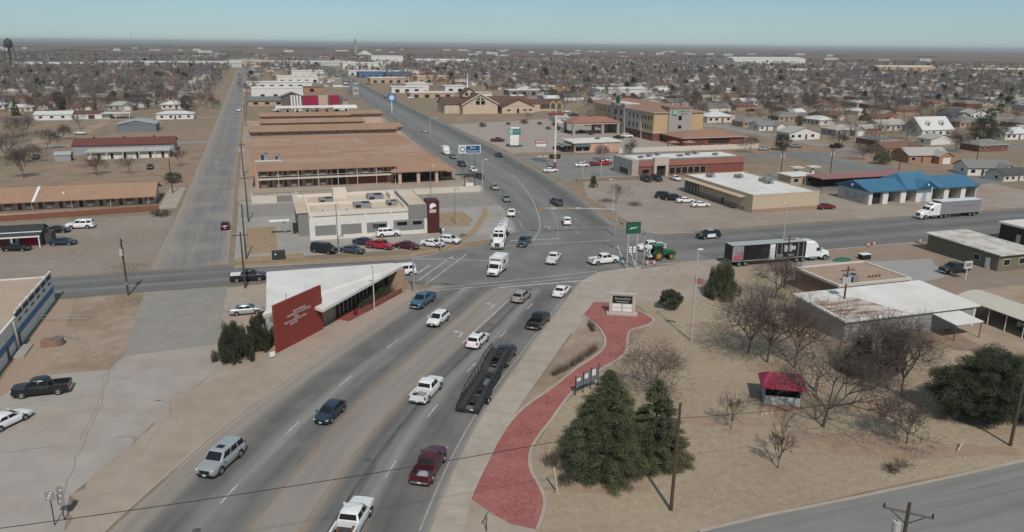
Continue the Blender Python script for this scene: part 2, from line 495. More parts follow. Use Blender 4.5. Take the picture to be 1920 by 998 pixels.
structure('residential_street', ab((205, 172), (500, 172), (500, 182), (205, 182)), 0.018, ASPH)
structure('residential_street', ab((218, 248), (227, 248), (227, 900), (218, 900)), 0.014, ASPH_OLD)
for b0 in (340, 440, 560, 700, 860):
    structure('residential_street', ab((200, b0), (700, b0), (700, b0 + 8), (200, b0 + 8)), 0.012, ASPH_OLD)
for b0 in (330, 440, 560, 690, 850):
    structure('residential_street', ab((-20, b0), (-520, b0), (-520, b0 + 7), (-20, b0 + 7)), 0.012, ASPH_OLD)
structure('dirt_track', rough(px((60, 262), (160, 243), (212, 216), (232, 203), (240, 204), (222, 220), (172, 248), (62, 270)), 0.8, 3, 8), 0.013, SANDY)
structure('scrap_yard', ab((64, 92), (160, 92), (160, 120.5), (64, 120.5)), 0.010, M('dusty_lot', (0.245, 0.19, 0.148), 1.0, var=0.1, scale=0.3, worldco=True, c2=(0.28, 0.20, 0.15), scale2=0.05, amt2=0.9))
structure('paved_pad', px((1480, 488), (1660, 490), (1745, 485), (1772, 520), (1700, 535), (1575, 545), (1490, 520)), 0.016, M('pad_concrete', (0.30, 0.285, 0.265), 0.95, var=0.08, scale=0.3, worldco=True))
structure('sandy_yard', ab((88, 42), (170, 42), (170, 92), (94, 92)), 0.010, SANDY)
structure('park_lawn', px((1000, 1000), (990, 860), (1050, 765), (1170, 660), (1225, 600), (1200, 575), (1165, 560), (1210, 500), (1350, 488), (1480, 520), (1500, 575), (1580, 640), (1830, 660), (1990, 700), (1990, 850), (1700, 905), (1440, 963), (1300, 998)), 0.012, LAWN)
structure('bare_corner', px((1140, 512), (1207, 500), (1360, 488), (1400, 500), (1320, 560), (1200, 570), (1170, 560)), 0.016, PINKPAVE)
structure('front_bed', px((965, 775), (1095, 598), (1114, 607), (1128, 620), (1136, 640), (1132, 655), (1118, 670), (1060, 705), (1000, 752)), 0.018, DIRT)

# ------------------------------------------------------------------ roads
REF = smooth_line([Vector(p) for p in ((-20.5, 22, 0), (-17.2, 53.7, 0), (-13.2, 75.3, 0), (-6.6, 96.5, 0), (-0.4, 115.2, 0), (5.0, 131, 0))], 10)
def south(d0, d1=None):
    n = len(REF)
    d1 = d0 if d1 is None else d1
    res = []
    for i, p in enumerate(REF):
        a, b = REF[max(0, i - 1)], REF[min(n - 1, i + 1)]
        t = (b - a).normalized(); d = d0 + (d1 - d0) * i / (n - 1)
        res.append(Vector((p.x - t.y * d, p.y + t.x * d, 0)))
    return res
dk, md, lt = g3(0.118), g3(0.165), g3(0.225)
pk = (0.225, 0.19, 0.16)
road_m = wear('main_road_asphalt', [(0.0, (0.29, 0.25, 0.21)), (0.07, (0.25, 0.225, 0.195)), (0.13, dk), (0.2, dk), (0.265, lt), (0.30, md), (0.36, dk), (0.415, md), (0.44, (0.26, 0.225, 0.19)), (0.52, (0.255, 0.228, 0.20)), (0.60, (0.255, 0.222, 0.19)), (0.64, dk), (0.682, g3(0.14)), (0.70, g3(0.085)), (0.715, md), (0.755, lt), (0.80, dk), (0.87, dk), (0.955, g3(0.15)), (0.985, g3(0.19)), (1.0, (0.31, 0.275, 0.235))], (0.235, 0.215, 0.19))
main_road = road('main_road', south(16.2, 14.0), south(-10.9, -8.2), 0.024, road_m)

NL = [(40, 131), (50, 150), (55, 172), (56.5, 190), (57.3, 210), (58, 240), (59.2, 268), (62, 347), (66.5, 460), (75, 719), (92, 1192), (102, 1482), (150, 2846)]
NR = [(76, 128), (75, 150), (76.5, 166), (79.5, 184), (83, 213), (85.8, 250), (87, 280), (90, 377), (93, 498), (99, 719), (115, 1192), (125, 1482), (172, 2846)]
ns = wear('far_road_asphalt', [(0, g3(0.2)), (0.1, g3(0.155)), (0.22, g3(0.15)), (0.3, g3(0.185)), (0.42, g3(0.16)), (0.5, g3(0.20)), (0.62, g3(0.165)), (0.72, g3(0.155)), (0.8, g3(0.11)), (0.9, g3(0.12)), (0.95, g3(0.17)), (1, g3(0.23))], g3(0.2))
nl = smooth_line(ab(*NL), 6); nr = smooth_line(ab(*NR), 6)
north_road = road('main_road', nl, nr, 0.028, ns)
xs = wear('cross_road_asphalt', [(0, g3(0.17)), (0.15, g3(0.125)), (0.3, g3(0.175)), (0.42, g3(0.13)), (0.55, g3(0.12)), (0.7, g3(0.185)), (0.8, g3(0.14)), (1, g3(0.135))], g3(0.2), amt=0.4)
cross_e = road('cross_road', ab((50, 141.4), (60, 141.4), (75, 141.4), (120, 141.4), (200, 141.4), (420, 141.4)), ab((50, 121.3), (60, 121.3), (75, 121.3), (120, 121.3), (200, 121.3), (420, 121.3)), 0.020, xs)
cross_w = road('cross_road', ab((-150, 142.6), (-20, 142.6), (0, 141.5), (24, 139), (52, 143)), ab((-150, 130.0), (-20, 130.0), (0, 129.6), (24, 124.5), (52, 121)), 0.032, xs)
structure('intersection', ab((22, 139), (30, 140), (40, 143), (50, 152), (76, 152), (80, 141), (80, 122), (62, 119), (45, 112), (22, 122)), 0.036, M('intersection_asphalt', g3(0.15), 0.9, var=0.12, scale=0.22, worldco=True, c2=g3(0.195), scale2=0.09, amt2=0.9, spec=0.25))
ls = wear('side_street_asphalt', [(0, (0.31, 0.255, 0.205)), (0.14, (0.245, 0.22, 0.195)), (0.35, g3(0.18)), (0.5, (0.215, 0.20, 0.18)), (0.65, g3(0.175)), (0.88, g3(0.19)), (1, (0.30, 0.24, 0.195))], (0.27, 0.245, 0.215), amt=0.8, scale=0.1)
side = road('side_street', ab((-20.5, 143), (-20, 200), (-20.3, 300), (-21.5, 520), (-24, 1000), (-30, 2200)), ab((-7.5, 143), (-7.8, 200), (-8.3, 300), (-9, 520), (-11, 1000), (-17, 2200)), 0.016, ls)
structure('side_street', px((270, 548), (426, 538), (407, 645), (233, 668)), 0.020, ASPH_OLD)
back = road('back_road', px((1240, 1010), (1300, 998), (1440, 968), (1600, 936), (1760, 902), (1920, 866), (2100, 826)), px((1240, 1300), (1300, 1290), (1440, 1280), (1600, 1270), (1760, 1260), (1920, 1240), (2100, 1220)), 0.022, wear('back_road_asphalt', [(0, g3(0.205)), (0.5, g3(0.195)), (1, g3(0.2))], g3(0.165), scale=0.12, amt=0.7))

# footways and kerbs
def footway(name, left, right, m=None, h=0.11, label=None):
    mb = MB(); band(mb, left, right, -0.02, h)
    o = mb.obj(name, m or WALKC); o['kind'] = 'structure'
    return o
footway('pavement', south(-10.95, -8.25)[:-8], south(-13.2, -12.9)[:-8], h=0.09)
structure('corner_apron', px((1000, 660), (1060, 560), (1100, 512), (1216, 490), (1220, 506), (1165, 562), (1112, 606)), 0.0125, WALKC)
structure('corner_pavement', px((1086, 531), (1120, 511), (1204, 499), (1180, 530), (1165, 560), (1140, 570), (1112, 569), (1094, 590)), 0.05, WALKC)
kerb(south(16.5, 14.3)[:-12], main_road, sm=0, side=-1)
kerb(px((440, 503), (600, 494), (760, 485), (822, 474), (868, 455), (897, 430), (913, 405), (917, 394), (912, 389)), north_road)
kerb(px((932, 379), (905, 356), (868, 322), (812, 298), (753, 252), (733, 222)), north_road, side=-1)
kerb(px((959, 294), (1035, 338), (1085, 368)), north_road)
kerb(px((1100, 382), (1122, 401), (1150, 424), (1205, 436), (1300, 436)), north_road, sm=3)
kerb(ab((66, 121.0), (84, 121.0), (128, 121.0)), cross_e, sm=0, side=1)
kerb(px((1310, 996), (1440, 965), (1600, 933), (1760, 899), (1920, 863), (2080, 826)), back, sm=0)
structure('planting_bed', px((440, 497), (600, 487), (760, 478), (820, 466), (862, 449), (888, 427), (903, 402), (904, 391), (914, 392), (913, 405), (897, 430), (868, 455), (822, 473), (760, 484), (600, 493), (440, 503)), 0.06, TANBED)
structure('planting_bed', ab((-4.5, 149), (1.5, 149), (1.5, 172), (-4.5, 172)), 0.05, TANBED)
structure('planting_bed', ab((37, 161), (42, 160), (45, 166), (45, 176), (37, 176)), 0.05, TANBED)
for pts_ in (((-4.5, 149), (1.5, 149), (1.5, 172), (-4.5, 172), (-4.5, 149)), ((37, 161), (42, 160), (45, 166), (45, 176), (37, 176), (37, 161))):
    kerb(ab(*pts_), cross_w, sm=0)
kerb(ab((2.5, 172), (2.5, 160), (4, 154.5), (8, 152.5), (30, 151.5), (38, 153), (44, 157.5), (48, 164), (49, 176)), cross_w, w=0.16, h=0.05)
structure('planting_bed', ab((-6, 143.3), (6, 143.0), (6, 147.3), (-6, 147.3)), 0.046, TANBED)

# red brick path with its pale edging
BL = [(884, 938), (898, 905), (915, 870), (935, 830), (960, 792), (990, 762), (1040, 727), (1085, 691), (1118, 670), (1133, 655), (1137, 642), (1134, 630), (1125, 616), (1112, 605), (1094, 592)]
BR = [(1004, 994), (1013, 970), (1018, 945), (1014, 925), (1004, 905), (993, 885), (990, 862), (995, 840), (1010, 815), (1030, 790), (1050, 762), (1070, 737), (1100, 712), (1130, 690), (1160, 672), (1172, 658), (1174, 640), (1177, 626), (1186, 618), (1205, 613), (1220, 606), (1223, 600), (1210, 591), (1192, 582)]
bl = smooth_line(px(*BL), 4); br = smooth_line(px(*BR), 4)
path = structure('brick_path', bl + px((1113, 568), (1165, 568)) + list(reversed(br)) + px((960, 985), (925, 966)), 0.115, BRICKP)
mb = MB(); band(mb, bl, offset_line(bl, 0.32), 0, 0.15); mb.obj('edging', WALKC, path)
mb = MB(); band(mb, offset_line(br, -0.32), br, 0, 0.15); mb.obj('edging', WALKC, path)
structure('corner_pavement', px((884, 938), (925, 966), (960, 985), (1004, 994), (1003, 1000), (1300, 999), (1310, 1040), (860, 1040)), 0.10, PINKPAVE)

# painted markings
PAINT = M('road_paint', (0.46, 0.45, 0.43), 0.75, var=0.3, scale=2.0, worldco=True, c2=(0.30, 0.29, 0.27), scale2=0.9, amt2=0.8)
YELLOW = M('worn_yellow_paint', (0.30, 0.205, 0.125), 0.8, var=0.2, scale=1.2, worldco=True, c2=(0.225, 0.19, 0.16), scale2=0.5, amt2=1.0)
FAINT = M('faint_paint', (0.30, 0.285, 0.26), 0.8, var=0.2, scale=1.5, worldco=True)
def stripe(name, pts, w, parent, m=None, z=0.044):
    pts = [Vector((p[0], p[1], 0)) for p in pts]
    l, r = offset_line(pts, w / 2), offset_line(pts, -w / 2)
    mb = MB(); n = len(pts)
    mb.add([(p.x, p.y, z) for p in l] + [(p.x, p.y, z) for p in r], [(i, n + i, n + i + 1, i + 1) for i in range(n - 1)])
    return mb.obj(name, m or PAINT, parent)
def seg(line, s0, s1):
    res, d = [], 0.0
    for i in range(len(line) - 1):
        L = (line[i + 1] - line[i]).length
        a, b = max(s0, d), min(s1, d + L)
        if b > a:
            if not res: res.append(line[i].lerp(line[i + 1], (a - d) / L))
            res.append(line[i].lerp(line[i + 1], (b - d) / L))
        d += L
    return res
def dashes(line, first, count, parent, length=3.05, cycle=12.4, w=0.16):
    for k in range(count):
        q = seg(line, first + k * cycle, first + k * cycle + length)
        if len(q) > 1: stripe('dash', q, w, parent)
ld, rd = south(8.8), south(-4.1)
def along(line, p):
    d = best = 0.0; bd = 1e9
    for i in range(len(line) - 1):
        m_ = (line[i] + line[i + 1]) / 2
        if (m_ - p).length < bd: bd = (m_ - p).length; best = d
        d += (line[i + 1] - line[i]).length
    return best
dashes(ld, along(ld, at(437, 922)) - 1.5, 6, main_road)
dashes(rd, along(rd, at(742, 873)) - 1.5, 5, main_road)
sl = sum((REF[i + 1] - REF[i]).length for i in range(len(REF) - 1))
for d_, s0, s1 in ((0.08, 25, 62), (4.5, 25, 84)):
    stripe('lane_line', seg(south(d_), s0, s1), 0.12, main_road, YELLOW)
    stripe('lane_line', seg(south(d_ + 0.28), s0, s1), 0.12, main_road, YELLOW)
stripe('lane_line', px((867, 644), (911, 603), (955, 562)), 0.2, main_road)
stripe('edge_line', seg(south(-10.0, -7.6), 34, sl - 14), 0.18, main_road, FAINT)
for q in (((1000, 619), (1014, 621)), ((1030, 592), (1049, 596)), ((1045, 569), (1063, 572)), ((1062, 548), (1079, 552)), ((1076, 530), (1094, 534))):
    stripe('cross_line', px(*q), 0.35, main_road, FAINT)
for a_, b_ in (((812, 541), (1120, 509)), ((809, 546), (1116, 518))):
    stripe('crosswalk_line', px(a_, ((a_[0] + b_[0]) / 2, (a_[1] + b_[1]) / 2 + 1), b_), 0.22, main_road, z=0.052)
stripe('stop_line', px((936, 540), (1102, 526)), 0.5, main_road, z=0.056)
stripe('stop_line', px((957, 452), (1048, 448)), 0.5, north_road, z=0.052)
stripe('crosswalk_line', px((917, 464), (1142, 451)), 0.25, north_road, z=0.052)
stripe('crosswalk_line', px((850, 480), (783, 527)), 0.25, cross_w, z=0.052)
stripe('crosswalk_line', px((874, 478), (797, 535)), 0.25, cross_w, z=0.052)
stripe('stop_line', px((806, 498), (783, 513)), 0.4, cross_w, z=0.052)
stripe('crosswalk_line', px((1158, 461), (1171, 498)), 0.3, cross_e, z=0.052)
stripe('crosswalk_line', px((1177, 458), (1192, 500)), 0.3, cross_e, z=0.052)
stripe('lane_line', px((1215, 468), (1330, 455), (1480, 442)), 0.14, cross_e, FAINT, z=0.03)
stripe('lane_line', smooth_line(px((1000, 452), (1012, 428), (1008, 398), (990, 362), (960, 325)), 5), 0.16, north_road)
stripe('lane_line', smooth_line(px((1046, 448), (1046, 425), (1035, 396)), 5), 0.14, north_road, FAINT)
for q in ((978, 425), (975, 400), (1085, 440), (1082, 415)):
    p_ = at(*q); stripe('dash', [p_, p_ + Vector((-0.3, 3, 0))], 0.15, north_road)
nd = [nl[i].lerp(nr[i], 0.28) for i in range(len(nl))]; ne = [nl[i].lerp(nr[i], 0.75) for i in range(len(nl))]
dashes(nd, 100, 12, north_road); dashes(ne, 100, 12, north_road)
for k_, mm in ((0.44, FAINT), (0.58, FAINT)):
    stripe('lane_line', seg([nl[i].lerp(nr[i], k_) for i in range(len(nl))], 90, 700), 0.2, north_road, mm)
CRACK = M('dark_crack', (0.265, 0.24, 0.212), 0.95, worldco=True, var=0.2)
lot = [o for o in col.objects if o.name == 'concrete_lot'][0]
rgc = random.Random(9)
for pts_, w_ in ((((232, 668), (205, 700), (190, 760), (165, 810), (140, 870), (118, 930)), 0.13), (((222, 672), (196, 705), (182, 765), (150, 825)), 0.09), (((0, 850), (50, 843), (110, 836)), 0.09), (((380, 715), (350, 735), (322, 742), (318, 765), (330, 790)), 0.12), (((216, 820), (248, 818), (255, 826)), 0.2), (((225, 712), (245, 708)), 0.2), (((290, 752), (305, 750)), 0.2), (((408, 690), (330, 760), (260, 860)), 0.05)):
    l_ = []
    q_ = px(*pts_)
    for i in range(len(q_) - 1):
        for k in range(6): l_.append(q_[i].lerp(q_[i + 1], k / 6) + Vector((rgc.gauss(0, .09), rgc.gauss(0, .09), 0)))
    stripe('crack', l_ + [q_[-1]], w_, lot, CRACK, z=0.026)
SEAM = M('pavement_seam', (0.25, 0.225, 0.195), 0.95, worldco=True, var=0.15)
walk_ = [o for o in col.objects if o.name == 'pavement'][0]
wl_, wr_ = south(-10.95, -8.25), south(-13.2, -12.9)
for s0 in range(26, 100, 3):
    a_ = seg(wl_, s0, s0 + .1); b_ = seg(wr_, s0, s0 + .1)
    if len(a_) and len(b_): stripe('seam', [a_[0], b_[0]], 0.05, walk_, SEAM, z=0.094)
TAR = M('tar_seal', (0.085, 0.083, 0.08), 0.7, worldco=True, var=0.3, scale=0.8)
stripe('sealed_joint', seg(south(-2.0), 24, 66), 0.26, main_road, TAR, z=0.0275)
stripe('sealed_joint', seg(south(-2.1), 66, 98), 0.14, main_road, TAR, z=0.0275)
for k in range(16):
    d_ = rgc.uniform(-8, 13); s0 = rgc.uniform(28, 95); q_ = seg(south(d_), s0, s0 + rgc.uniform(1.5, 6)); w2 = rgc.uniform(-2.5, 2.5)
    if len(q_) > 1 and k % 2: stripe('tar_crack', [q_[0] + Vector((rgc.gauss(0, .3), 0, 0)), q_[0].lerp(q_[-1], .5) + Vector((w2 * .3, 0, 0)), q_[-1] + Vector((w2 * .5, 0, 0))], 0.06, main_road, TAR, z=0.0275)
    elif len(q_) > 1: MB().tube((q_[0].x, q_[0].y, 0.026), (q_[0].x, q_[0].y, 0.034), 0.36, n=14).obj('manhole_cover', TAR, main_road) if k % 4 == 0 else None
for k in (1, 5):
    d_ = (10.5, 6.2, -6.2, 2.2, -1.0, 11.2, -7.0)[k]; s0 = (40, 62, 52, 78, 88, 84, 74)[k]; ln_ = (5, 3, 6, 4, 3, 6, 3)[k]
    q_ = seg(south(d_), s0, s0 + ln_)
    if len(q_) > 1: stripe('asphalt_patch', q_, (1.6, 1.2, 2.2, 1.4, 1.0, 1.8, 1.2)[k], main_road, M('patch_dark', g3(0.13), 0.9, worldco=True, var=0.15) if k % 2 else M('patch_pale', g3(0.19), 0.9, worldco=True, var=0.15), z=0.0265)
BAREEARTH = M('bare_red_earth', (0.305, 0.222, 0.16), 1.0, var=0.14, scale=0.9, worldco=True, spec=0.1)
for k, (q_, ra, rb) in enumerate((((1350, 790), 7.5, 1.1), ((1458, 880), 1.4, 0.8), ((1580, 830), 7, 2.4), ((1700, 850), 6, 1.6), ((1371, 808), 1.3, 0.6), ((1440, 690), 3.5, 1.6), ((1500, 640), 3.0, 2.2), ((1640, 760), 5, 2.5), ((1470, 775), 3.2, 1.0), ((1320, 610), 3, 1.2), ((1820, 845), 6, 1.2), ((1120, 915), 5, 0.9), ((1545, 605), 4.0, 1.5))):
    c_ = at(*q_); pts_ = []
    for j in range(22):
        an = 6.283 * j / 22; f_ = rgc.uniform(0.65, 1.15); pts_.append(c_ + Vector((math.cos(an) * ra * f_, math.sin(an) * rb * f_, 0)))
    structure('bare_earth', pts_, 0.019 + 0.0004 * k, BAREEARTH)
def turn_arrow(p, ang):
    mb = MB(); z = 0.046
    c, s_ = math.cos(ang), math.sin(ang)
    def q(x, y): return (p.x + x * c - y * s_, p.y + x * s_ + y * c, z)
    mb.add([q(-1.2, -0.45), q(0.5, -0.45), q(0.9, -0.1), q(0.9, 0.55), q(0.6, 0.55), q(0.6, 0.0), q(0.35, -0.2), q(-1.2, -0.2)], [(0, 1, 2, 3, 4, 5, 6, 7)])
    mb.add([q(0.2, 0.5), q(1.3, 0.5), q(0.75, 1.35)], [(0, 1, 2)])
    return mb.obj('turn_arrow', PAINT, main_road)
turn_arrow(at(861, 627), R(73)); turn_arrow(at(921, 574), R(72))
turn_arrow(at(1028, 427), R(75)).parent = north_road
for q in (((1190, 520), (1198, 504)), ((1224, 517), (1232, 503)), ((1255, 514), (1262, 503))):
    stripe('bay_line', px(*q), 0.12, cross_e, z=0.03)
for i in range(9):
    stripe('bay_line', ab((90 + i * 3, 150), (91.5 + i * 3, 155)), 0.12, cross_e, FAINT, z=0.02)
for q in (((20, 790), (70, 782)), ((10, 762), (60, 755)), ((48, 800), (58, 776)), ((72, 800), (82, 776))):
    stripe('bay_line', px(*q), 0.12, main_road, M('faint_yellow', (0.36, 0.30, 0.18), 0.9, worldco=True), z=0.02)
# ------------------------------------------------------------------ vehicles
PAINTS = {}
def paint(name, c, metal=0.0, rough=0.32):
    if name not in PAINTS:
        PAINTS[name] = M('car_paint_' + name, c, rough, metal, var=0.08, scale=1.2, coat=0.35, spec=0.4)
    return PAINTS[name]
P_WHITE = paint('white', (0.70, 0.70, 0.69)); P_SILVER = paint('silver', (0.40, 0.42, 0.43), 0.35); P_GREY = paint('grey', (0.20, 0.205, 0.21), 0.3)
P_TAN = paint('beige', (0.36, 0.335, 0.29), 0.3); P_BLACK = paint('black', (0.014, 0.014, 0.016)); P_CHAR = paint('charcoal', (0.05, 0.053, 0.057), 0.2)
P_NAVY = paint('navy', (0.022, 0.036, 0.06), 0.1); P_BLUE = paint('blue', (0.055, 0.125, 0.19), 0.2); P_STEEL = paint('slate_blue', (0.055, 0.075, 0.098), 0.2)
P_RED = paint('red', (0.33, 0.016, 0.03)); P_MAROON = paint('maroon', (0.075, 0.012, 0.022), 0.1); P_DRED = paint('dark_red', (0.14, 0.012, 0.018))
P_GREEN = paint('tractor_green', (0.022, 0.105, 0.038)); P_YEL = paint('wheel_yellow', (0.50, 0.33, 0.06))

#        L    W     H    wb   wr   hood  belt  deck  xf0   xf1   xr1   xr0
KIND = {
 'sedan':     (4.85, 1.84, 1.46, 2.80, 0.33, 0.92, 0.98, 0.99, 1.28, 0.35, -0.95, -1.70),
 'hatch':     (4.35, 1.80, 1.50, 2.65, 0.32, 0.96, 1.00, 1.02, 1.32, 0.35, -1.45, -2.02),
 'crossover': (4.65, 1.86, 1.68, 2.70, 0.36, 1.04, 1.09, 1.11, 1.30, 0.38, -1.62, -2.16),
 'suv':       (5.10, 1.98, 1.84, 2.95, 0.40, 1.15, 1.19, 1.21, 1.38, 0.60, -2.05, -2.42),
 'big_suv':   (5.55, 2.05, 1.92, 3.20, 0.41, 1.18, 1.23, 1.25, 1.46, 0.72, -2.36, -2.66),
 'van':       (5.30, 1.98, 2.00, 3.10, 0.36, 1.12, 1.20, 1.20, 1.80, 0.95, -2.40, -2.58),
 'pickup':    (5.90, 2.02, 1.92, 3.65, 0.41, 1.19, 1.24, 1.20, 1.52, 0.80, -0.72, -0.95),
}
WHEELS = {}
def wheel_mesh(r, w=0.25):
    k = (round(r, 2), round(w, 2))
    if k not in WHEELS:
        mb = MB(); rings = []
        for y, rr in ((-w / 2, r * 0.62), (-w / 2, r * 0.93), (-w * 0.36, r), (w * 0.36, r), (w / 2, r * 0.93), (w / 2 - 0.005, r * 0.62)):
            rings.append([(math.cos(2 * math.pi * i / 16) * rr, y, math.sin(2 * math.pi * i / 16) * rr) for i in range(16)])
        mb.loft(rings)
        tm = mb.mesh('tyre', TYRE, True)
        mb = MB(); rings = []
        for y, rr in ((w / 2 - 0.02, r * 0.66), (w / 2 + 0.012, r * 0.64), (w / 2 - 0.015, r * 0.52), (w / 2 + 0.005, r * 0.18)):
            rings.append([(math.cos(2 * math.pi * i / 12) * rr, y, math.sin(2 * math.pi * i / 12) * rr) for i in range(12)])
        mb.loft(rings)
        WHEELS[k] = (tm, mb.mesh('rim', RIM, False))
    return WHEELS[k]
def add_wheel(parent, x, y, r, w=0.25, rim=None):
    tm, rm = wheel_mesh(r, w)
    t = link('wheel', tm, parent, (x, y, r), 0 if y > 0 else math.pi)
    q = link('rim', rm, t)
    if rim: q.material_slots[0].link = 'OBJECT'; q.material_slots[0].material = rim
    return t

def bil(q, u, v):
    a, b, c, d = q
    return (a * (1 - u) + b * u) * (1 - v) + (d * (1 - u) + c * u) * v
def panel(mb, q, u0, u1, v0, v1, out=0.012, mi=0):
    q = [Vector(p) for p in q]
    n = (q[1] - q[0]).cross(q[3] - q[0]).normalized()
    p = [bil(q, u, v) + n * out for u, v in ((u0, v0), (u1, v0), (u1, v1), (u0, v1))]
    mb.slab(p[0], p[1], p[2], p[3], out + 0.02, mi)

CARS = {}
def car_parts(kind):
    if kind in CARS: return CARS[kind]
    L, Wd, H, wb, wr, hood, belt, deck, xf0, xf1, xr1, xr0 = KIND[kind]
    w = Wd / 2; h = L / 2; parts = []
    pick = kind == 'pickup'
    def ring(x, ww, zb, zt, cr=0.03):
        hh = zt - zb
        return [(x, -ww * 0.93, zb), (x, -ww, zb + 0.32 * hh), (x, -ww * 0.985, zt - 0.16 * hh), (x, -ww * 0.9, zt - 0.012), (x, -ww * 0.45, zt + cr), (x, ww * 0.45, zt + cr), (x, ww * 0.9, zt - 0.012), (x, ww * 0.985, zt - 0.16 * hh), (x, ww, zb + 0.32 * hh), (x, ww * 0.93, zb)]
    zb = 0.26 if kind in ('sedan', 'hatch') else 0.34
    nose = hood - (0.10 if kind in ('suv', 'big_suv', 'pickup', 'van') else 0.20)
    st = [(h, w * 0.74, zb + 0.16, nose - 0.12), (h - 0.06, w * 0.88, zb + 0.06, nose), (h - 0.4, w * 0.97, zb, hood - 0.05), (xf0 + 0.25, w, zb, hood), (xf0 - 0.1, w, zb, belt - 0.01), (0, w, zb, belt)]
    if pick: st += [(xr0 - 0.02, w, zb, belt - 0.02)]
    else: st += [(xr0 + 0.3, w, zb, belt + 0.01), (xr0 - 0.02 if xr0 - 0.02 > -h + 0.3 else -h + 0.3, w * 0.99, zb, deck), (-h + 0.12, w * 0.93, zb + 0.03, deck - 0.03), (-h, w * 0.78, zb + 0.14, deck - 0.18)]
    mb = MB(); mb.loft([ring(*s) for s in reversed(st)])
    parts.append(('body', mb.mesh('body', P_WHITE, True), True, None))
    # cabin shell
    wbm, wrm = w * 0.93, w * 0.74
    lv = []
    for z, f, a, b in ((belt - 0.05, wbm, xf0, xr0), (H - 0.10, wrm * 1.06, xf1 + 0.04, xr1 - 0.03), (H - 0.03, wrm * 0.98, xf1 - 0.12, xr1 + 0.10), (H, wrm * 0.72, xf1 - 0.34, xr1 + 0.30)):
        lv.append([(a, -f, z), (a, f, z), (b, f, z), (b, -f, z)])
    mb = MB()
    r8 = []
    for (q0, q1, q2, q3), c in zip(lv, (0.10, 0.20, 0.22, 0.22)):
        a, f, b, z = q0[0], q1[1], q2[0], q0[2]
        cb = c * 0.9
        r8.append([(a - cb, -f, z), (a, -f + c * 1.3, z), (a, 0, z), (a, f - c * 1.3, z), (a - cb, f, z), (b + cb, f, z), (b, f - c, z), (b, 0, z), (b, -f + c, z), (b + cb, -f, z)])
    mb.loft(r8)
    parts.append(('cabin', mb.mesh('cabin', P_WHITE, True), True, None))
    b0, b1 = lv[0], lv[1]
    fr = (b0[0], b0[1], b1[1], b1[0]); re = (b0[2], b0[3], b1[3], b1[2])
    lf = (b0[1], b0[2], b1[2], b1[1]); rt = (b0[3], b0[0], b1[0], b1[3])
    mb = MB(); panel(mb, fr, 0.08, 0.92, 0.10, 0.97); parts.append(('windshield', mb.mesh('windshield', GLASS), False, None))
    mb = MB(); panel(mb, re, 0.08, 0.92, 0.22, 0.92); parts.append(('rear_window', mb.mesh('rear_window', GLASS), False, None))
    cuts = [(0.10, 0.50), (0.54, 0.93)] if kind in ('sedan', 'hatch', 'pickup') else [(0.08, 0.36), (0.39, 0.66), (0.70, 0.95)]
    for u0, u1 in cuts:
        mb = MB(); panel(mb, lf, u0, u1, 0.16, 0.92); parts.append(('side_window', mb.mesh('side_window', GLASS), False, None))
        mb = MB(); panel(mb, rt, 1 - u1, 1 - u0, 0.16, 0.92); parts.append(('side_window', mb.mesh('side_window', GLASS), False, None))
    # dark sills and arches
    mb = MB(); mb.box(-h + 0.25, h - 0.25, -w * 0.9, w * 0.9, zb - 0.08, zb + 0.06)
    for x in (wb / 2, -wb / 2):
        for s in (-1, 1):
            mb.tube((x, s * (w - 0.32), wr + 0.02), (x, s * (w + 0.004), wr + 0.02), wr * 1.16, n=14)
    parts.append(('wheel_arches', mb.mesh('wheel_arches', BLACK), False, None))
    lz = nose - 0.16
    for s in (-1, 1):
        mb = MB(); mb.box(h - 0.16, h - 0.008, s * w * 0.79 - 0.13, s * w * 0.79 + 0.13, lz - 0.01, lz + 0.10); parts.append(('headlight', mb.mesh('headlight', LENS), False, None))
        mb = MB()
        if pick: mb.box(-h - 0.01, -h + 0.10, s * (w - 0.09) - 0.075, s * (w - 0.09) + 0.075, 0.78, 1.12)
        elif kind in ('sedan',): mb.box(-h - 0.012, -h + 0.14, s * w * 0.74 - 0.16, s * w * 0.74 + 0.16, deck - 0.26, deck - 0.12)
        else: mb.box(-h - 0.002, -h + 0.16, s * w * 0.80 - 0.11, s * w * 0.80 + 0.11, deck - 0.28, deck - 0.02)
        parts.append(('taillight', mb.mesh('taillight', REDLENS), False, None))
        mb = MB(); mb.box(xf0 - 0.32, xf0 - 0.14, s * (w + 0.02), s * (w + 0.2), belt + 0.02, belt + 0.17); parts.append(('mirror', mb.mesh('mirror', P_WHITE), True, None))
    mb = MB(); mb.box(h - 0.10, h + 0.012, -w * 0.52, w * 0.52, zb + 0.24, nose - 0.14); parts.append(('grille', mb.mesh('grille', BLACK), False, None))
    mb = MB(); mb.box(h - 0.14, h + 0.05, -w * 0.80, w * 0.80, zb + 0.02, zb + 0.2)
    parts.append(('front_bumper', mb.mesh('front_bumper', CHROME if pick else BLACK), False, None))
    mb = MB(); mb.box(-h - 0.06, -h + 0.12, -w * 0.84, w * 0.84, zb + 0.08, zb + 0.28)
    parts.append(('rear_bumper', mb.mesh('rear_bumper', CHROME if pick else P_WHITE), not pick, None))
    mb = MB(); mb.box(h + 0.012, h + 0.062, -0.16, 0.16, zb + 0.06, zb + 0.2); parts.append(('licence_plate', mb.mesh('licence_plate', PLATE), False, None))
    mb = MB(); mb.box(-h - 0.072, -h - 0.01, -0.16, 0.16, zb + 0.12, zb + 0.26); parts.append(('licence_plate', mb.mesh('licence_plate', PLATE), False, None))
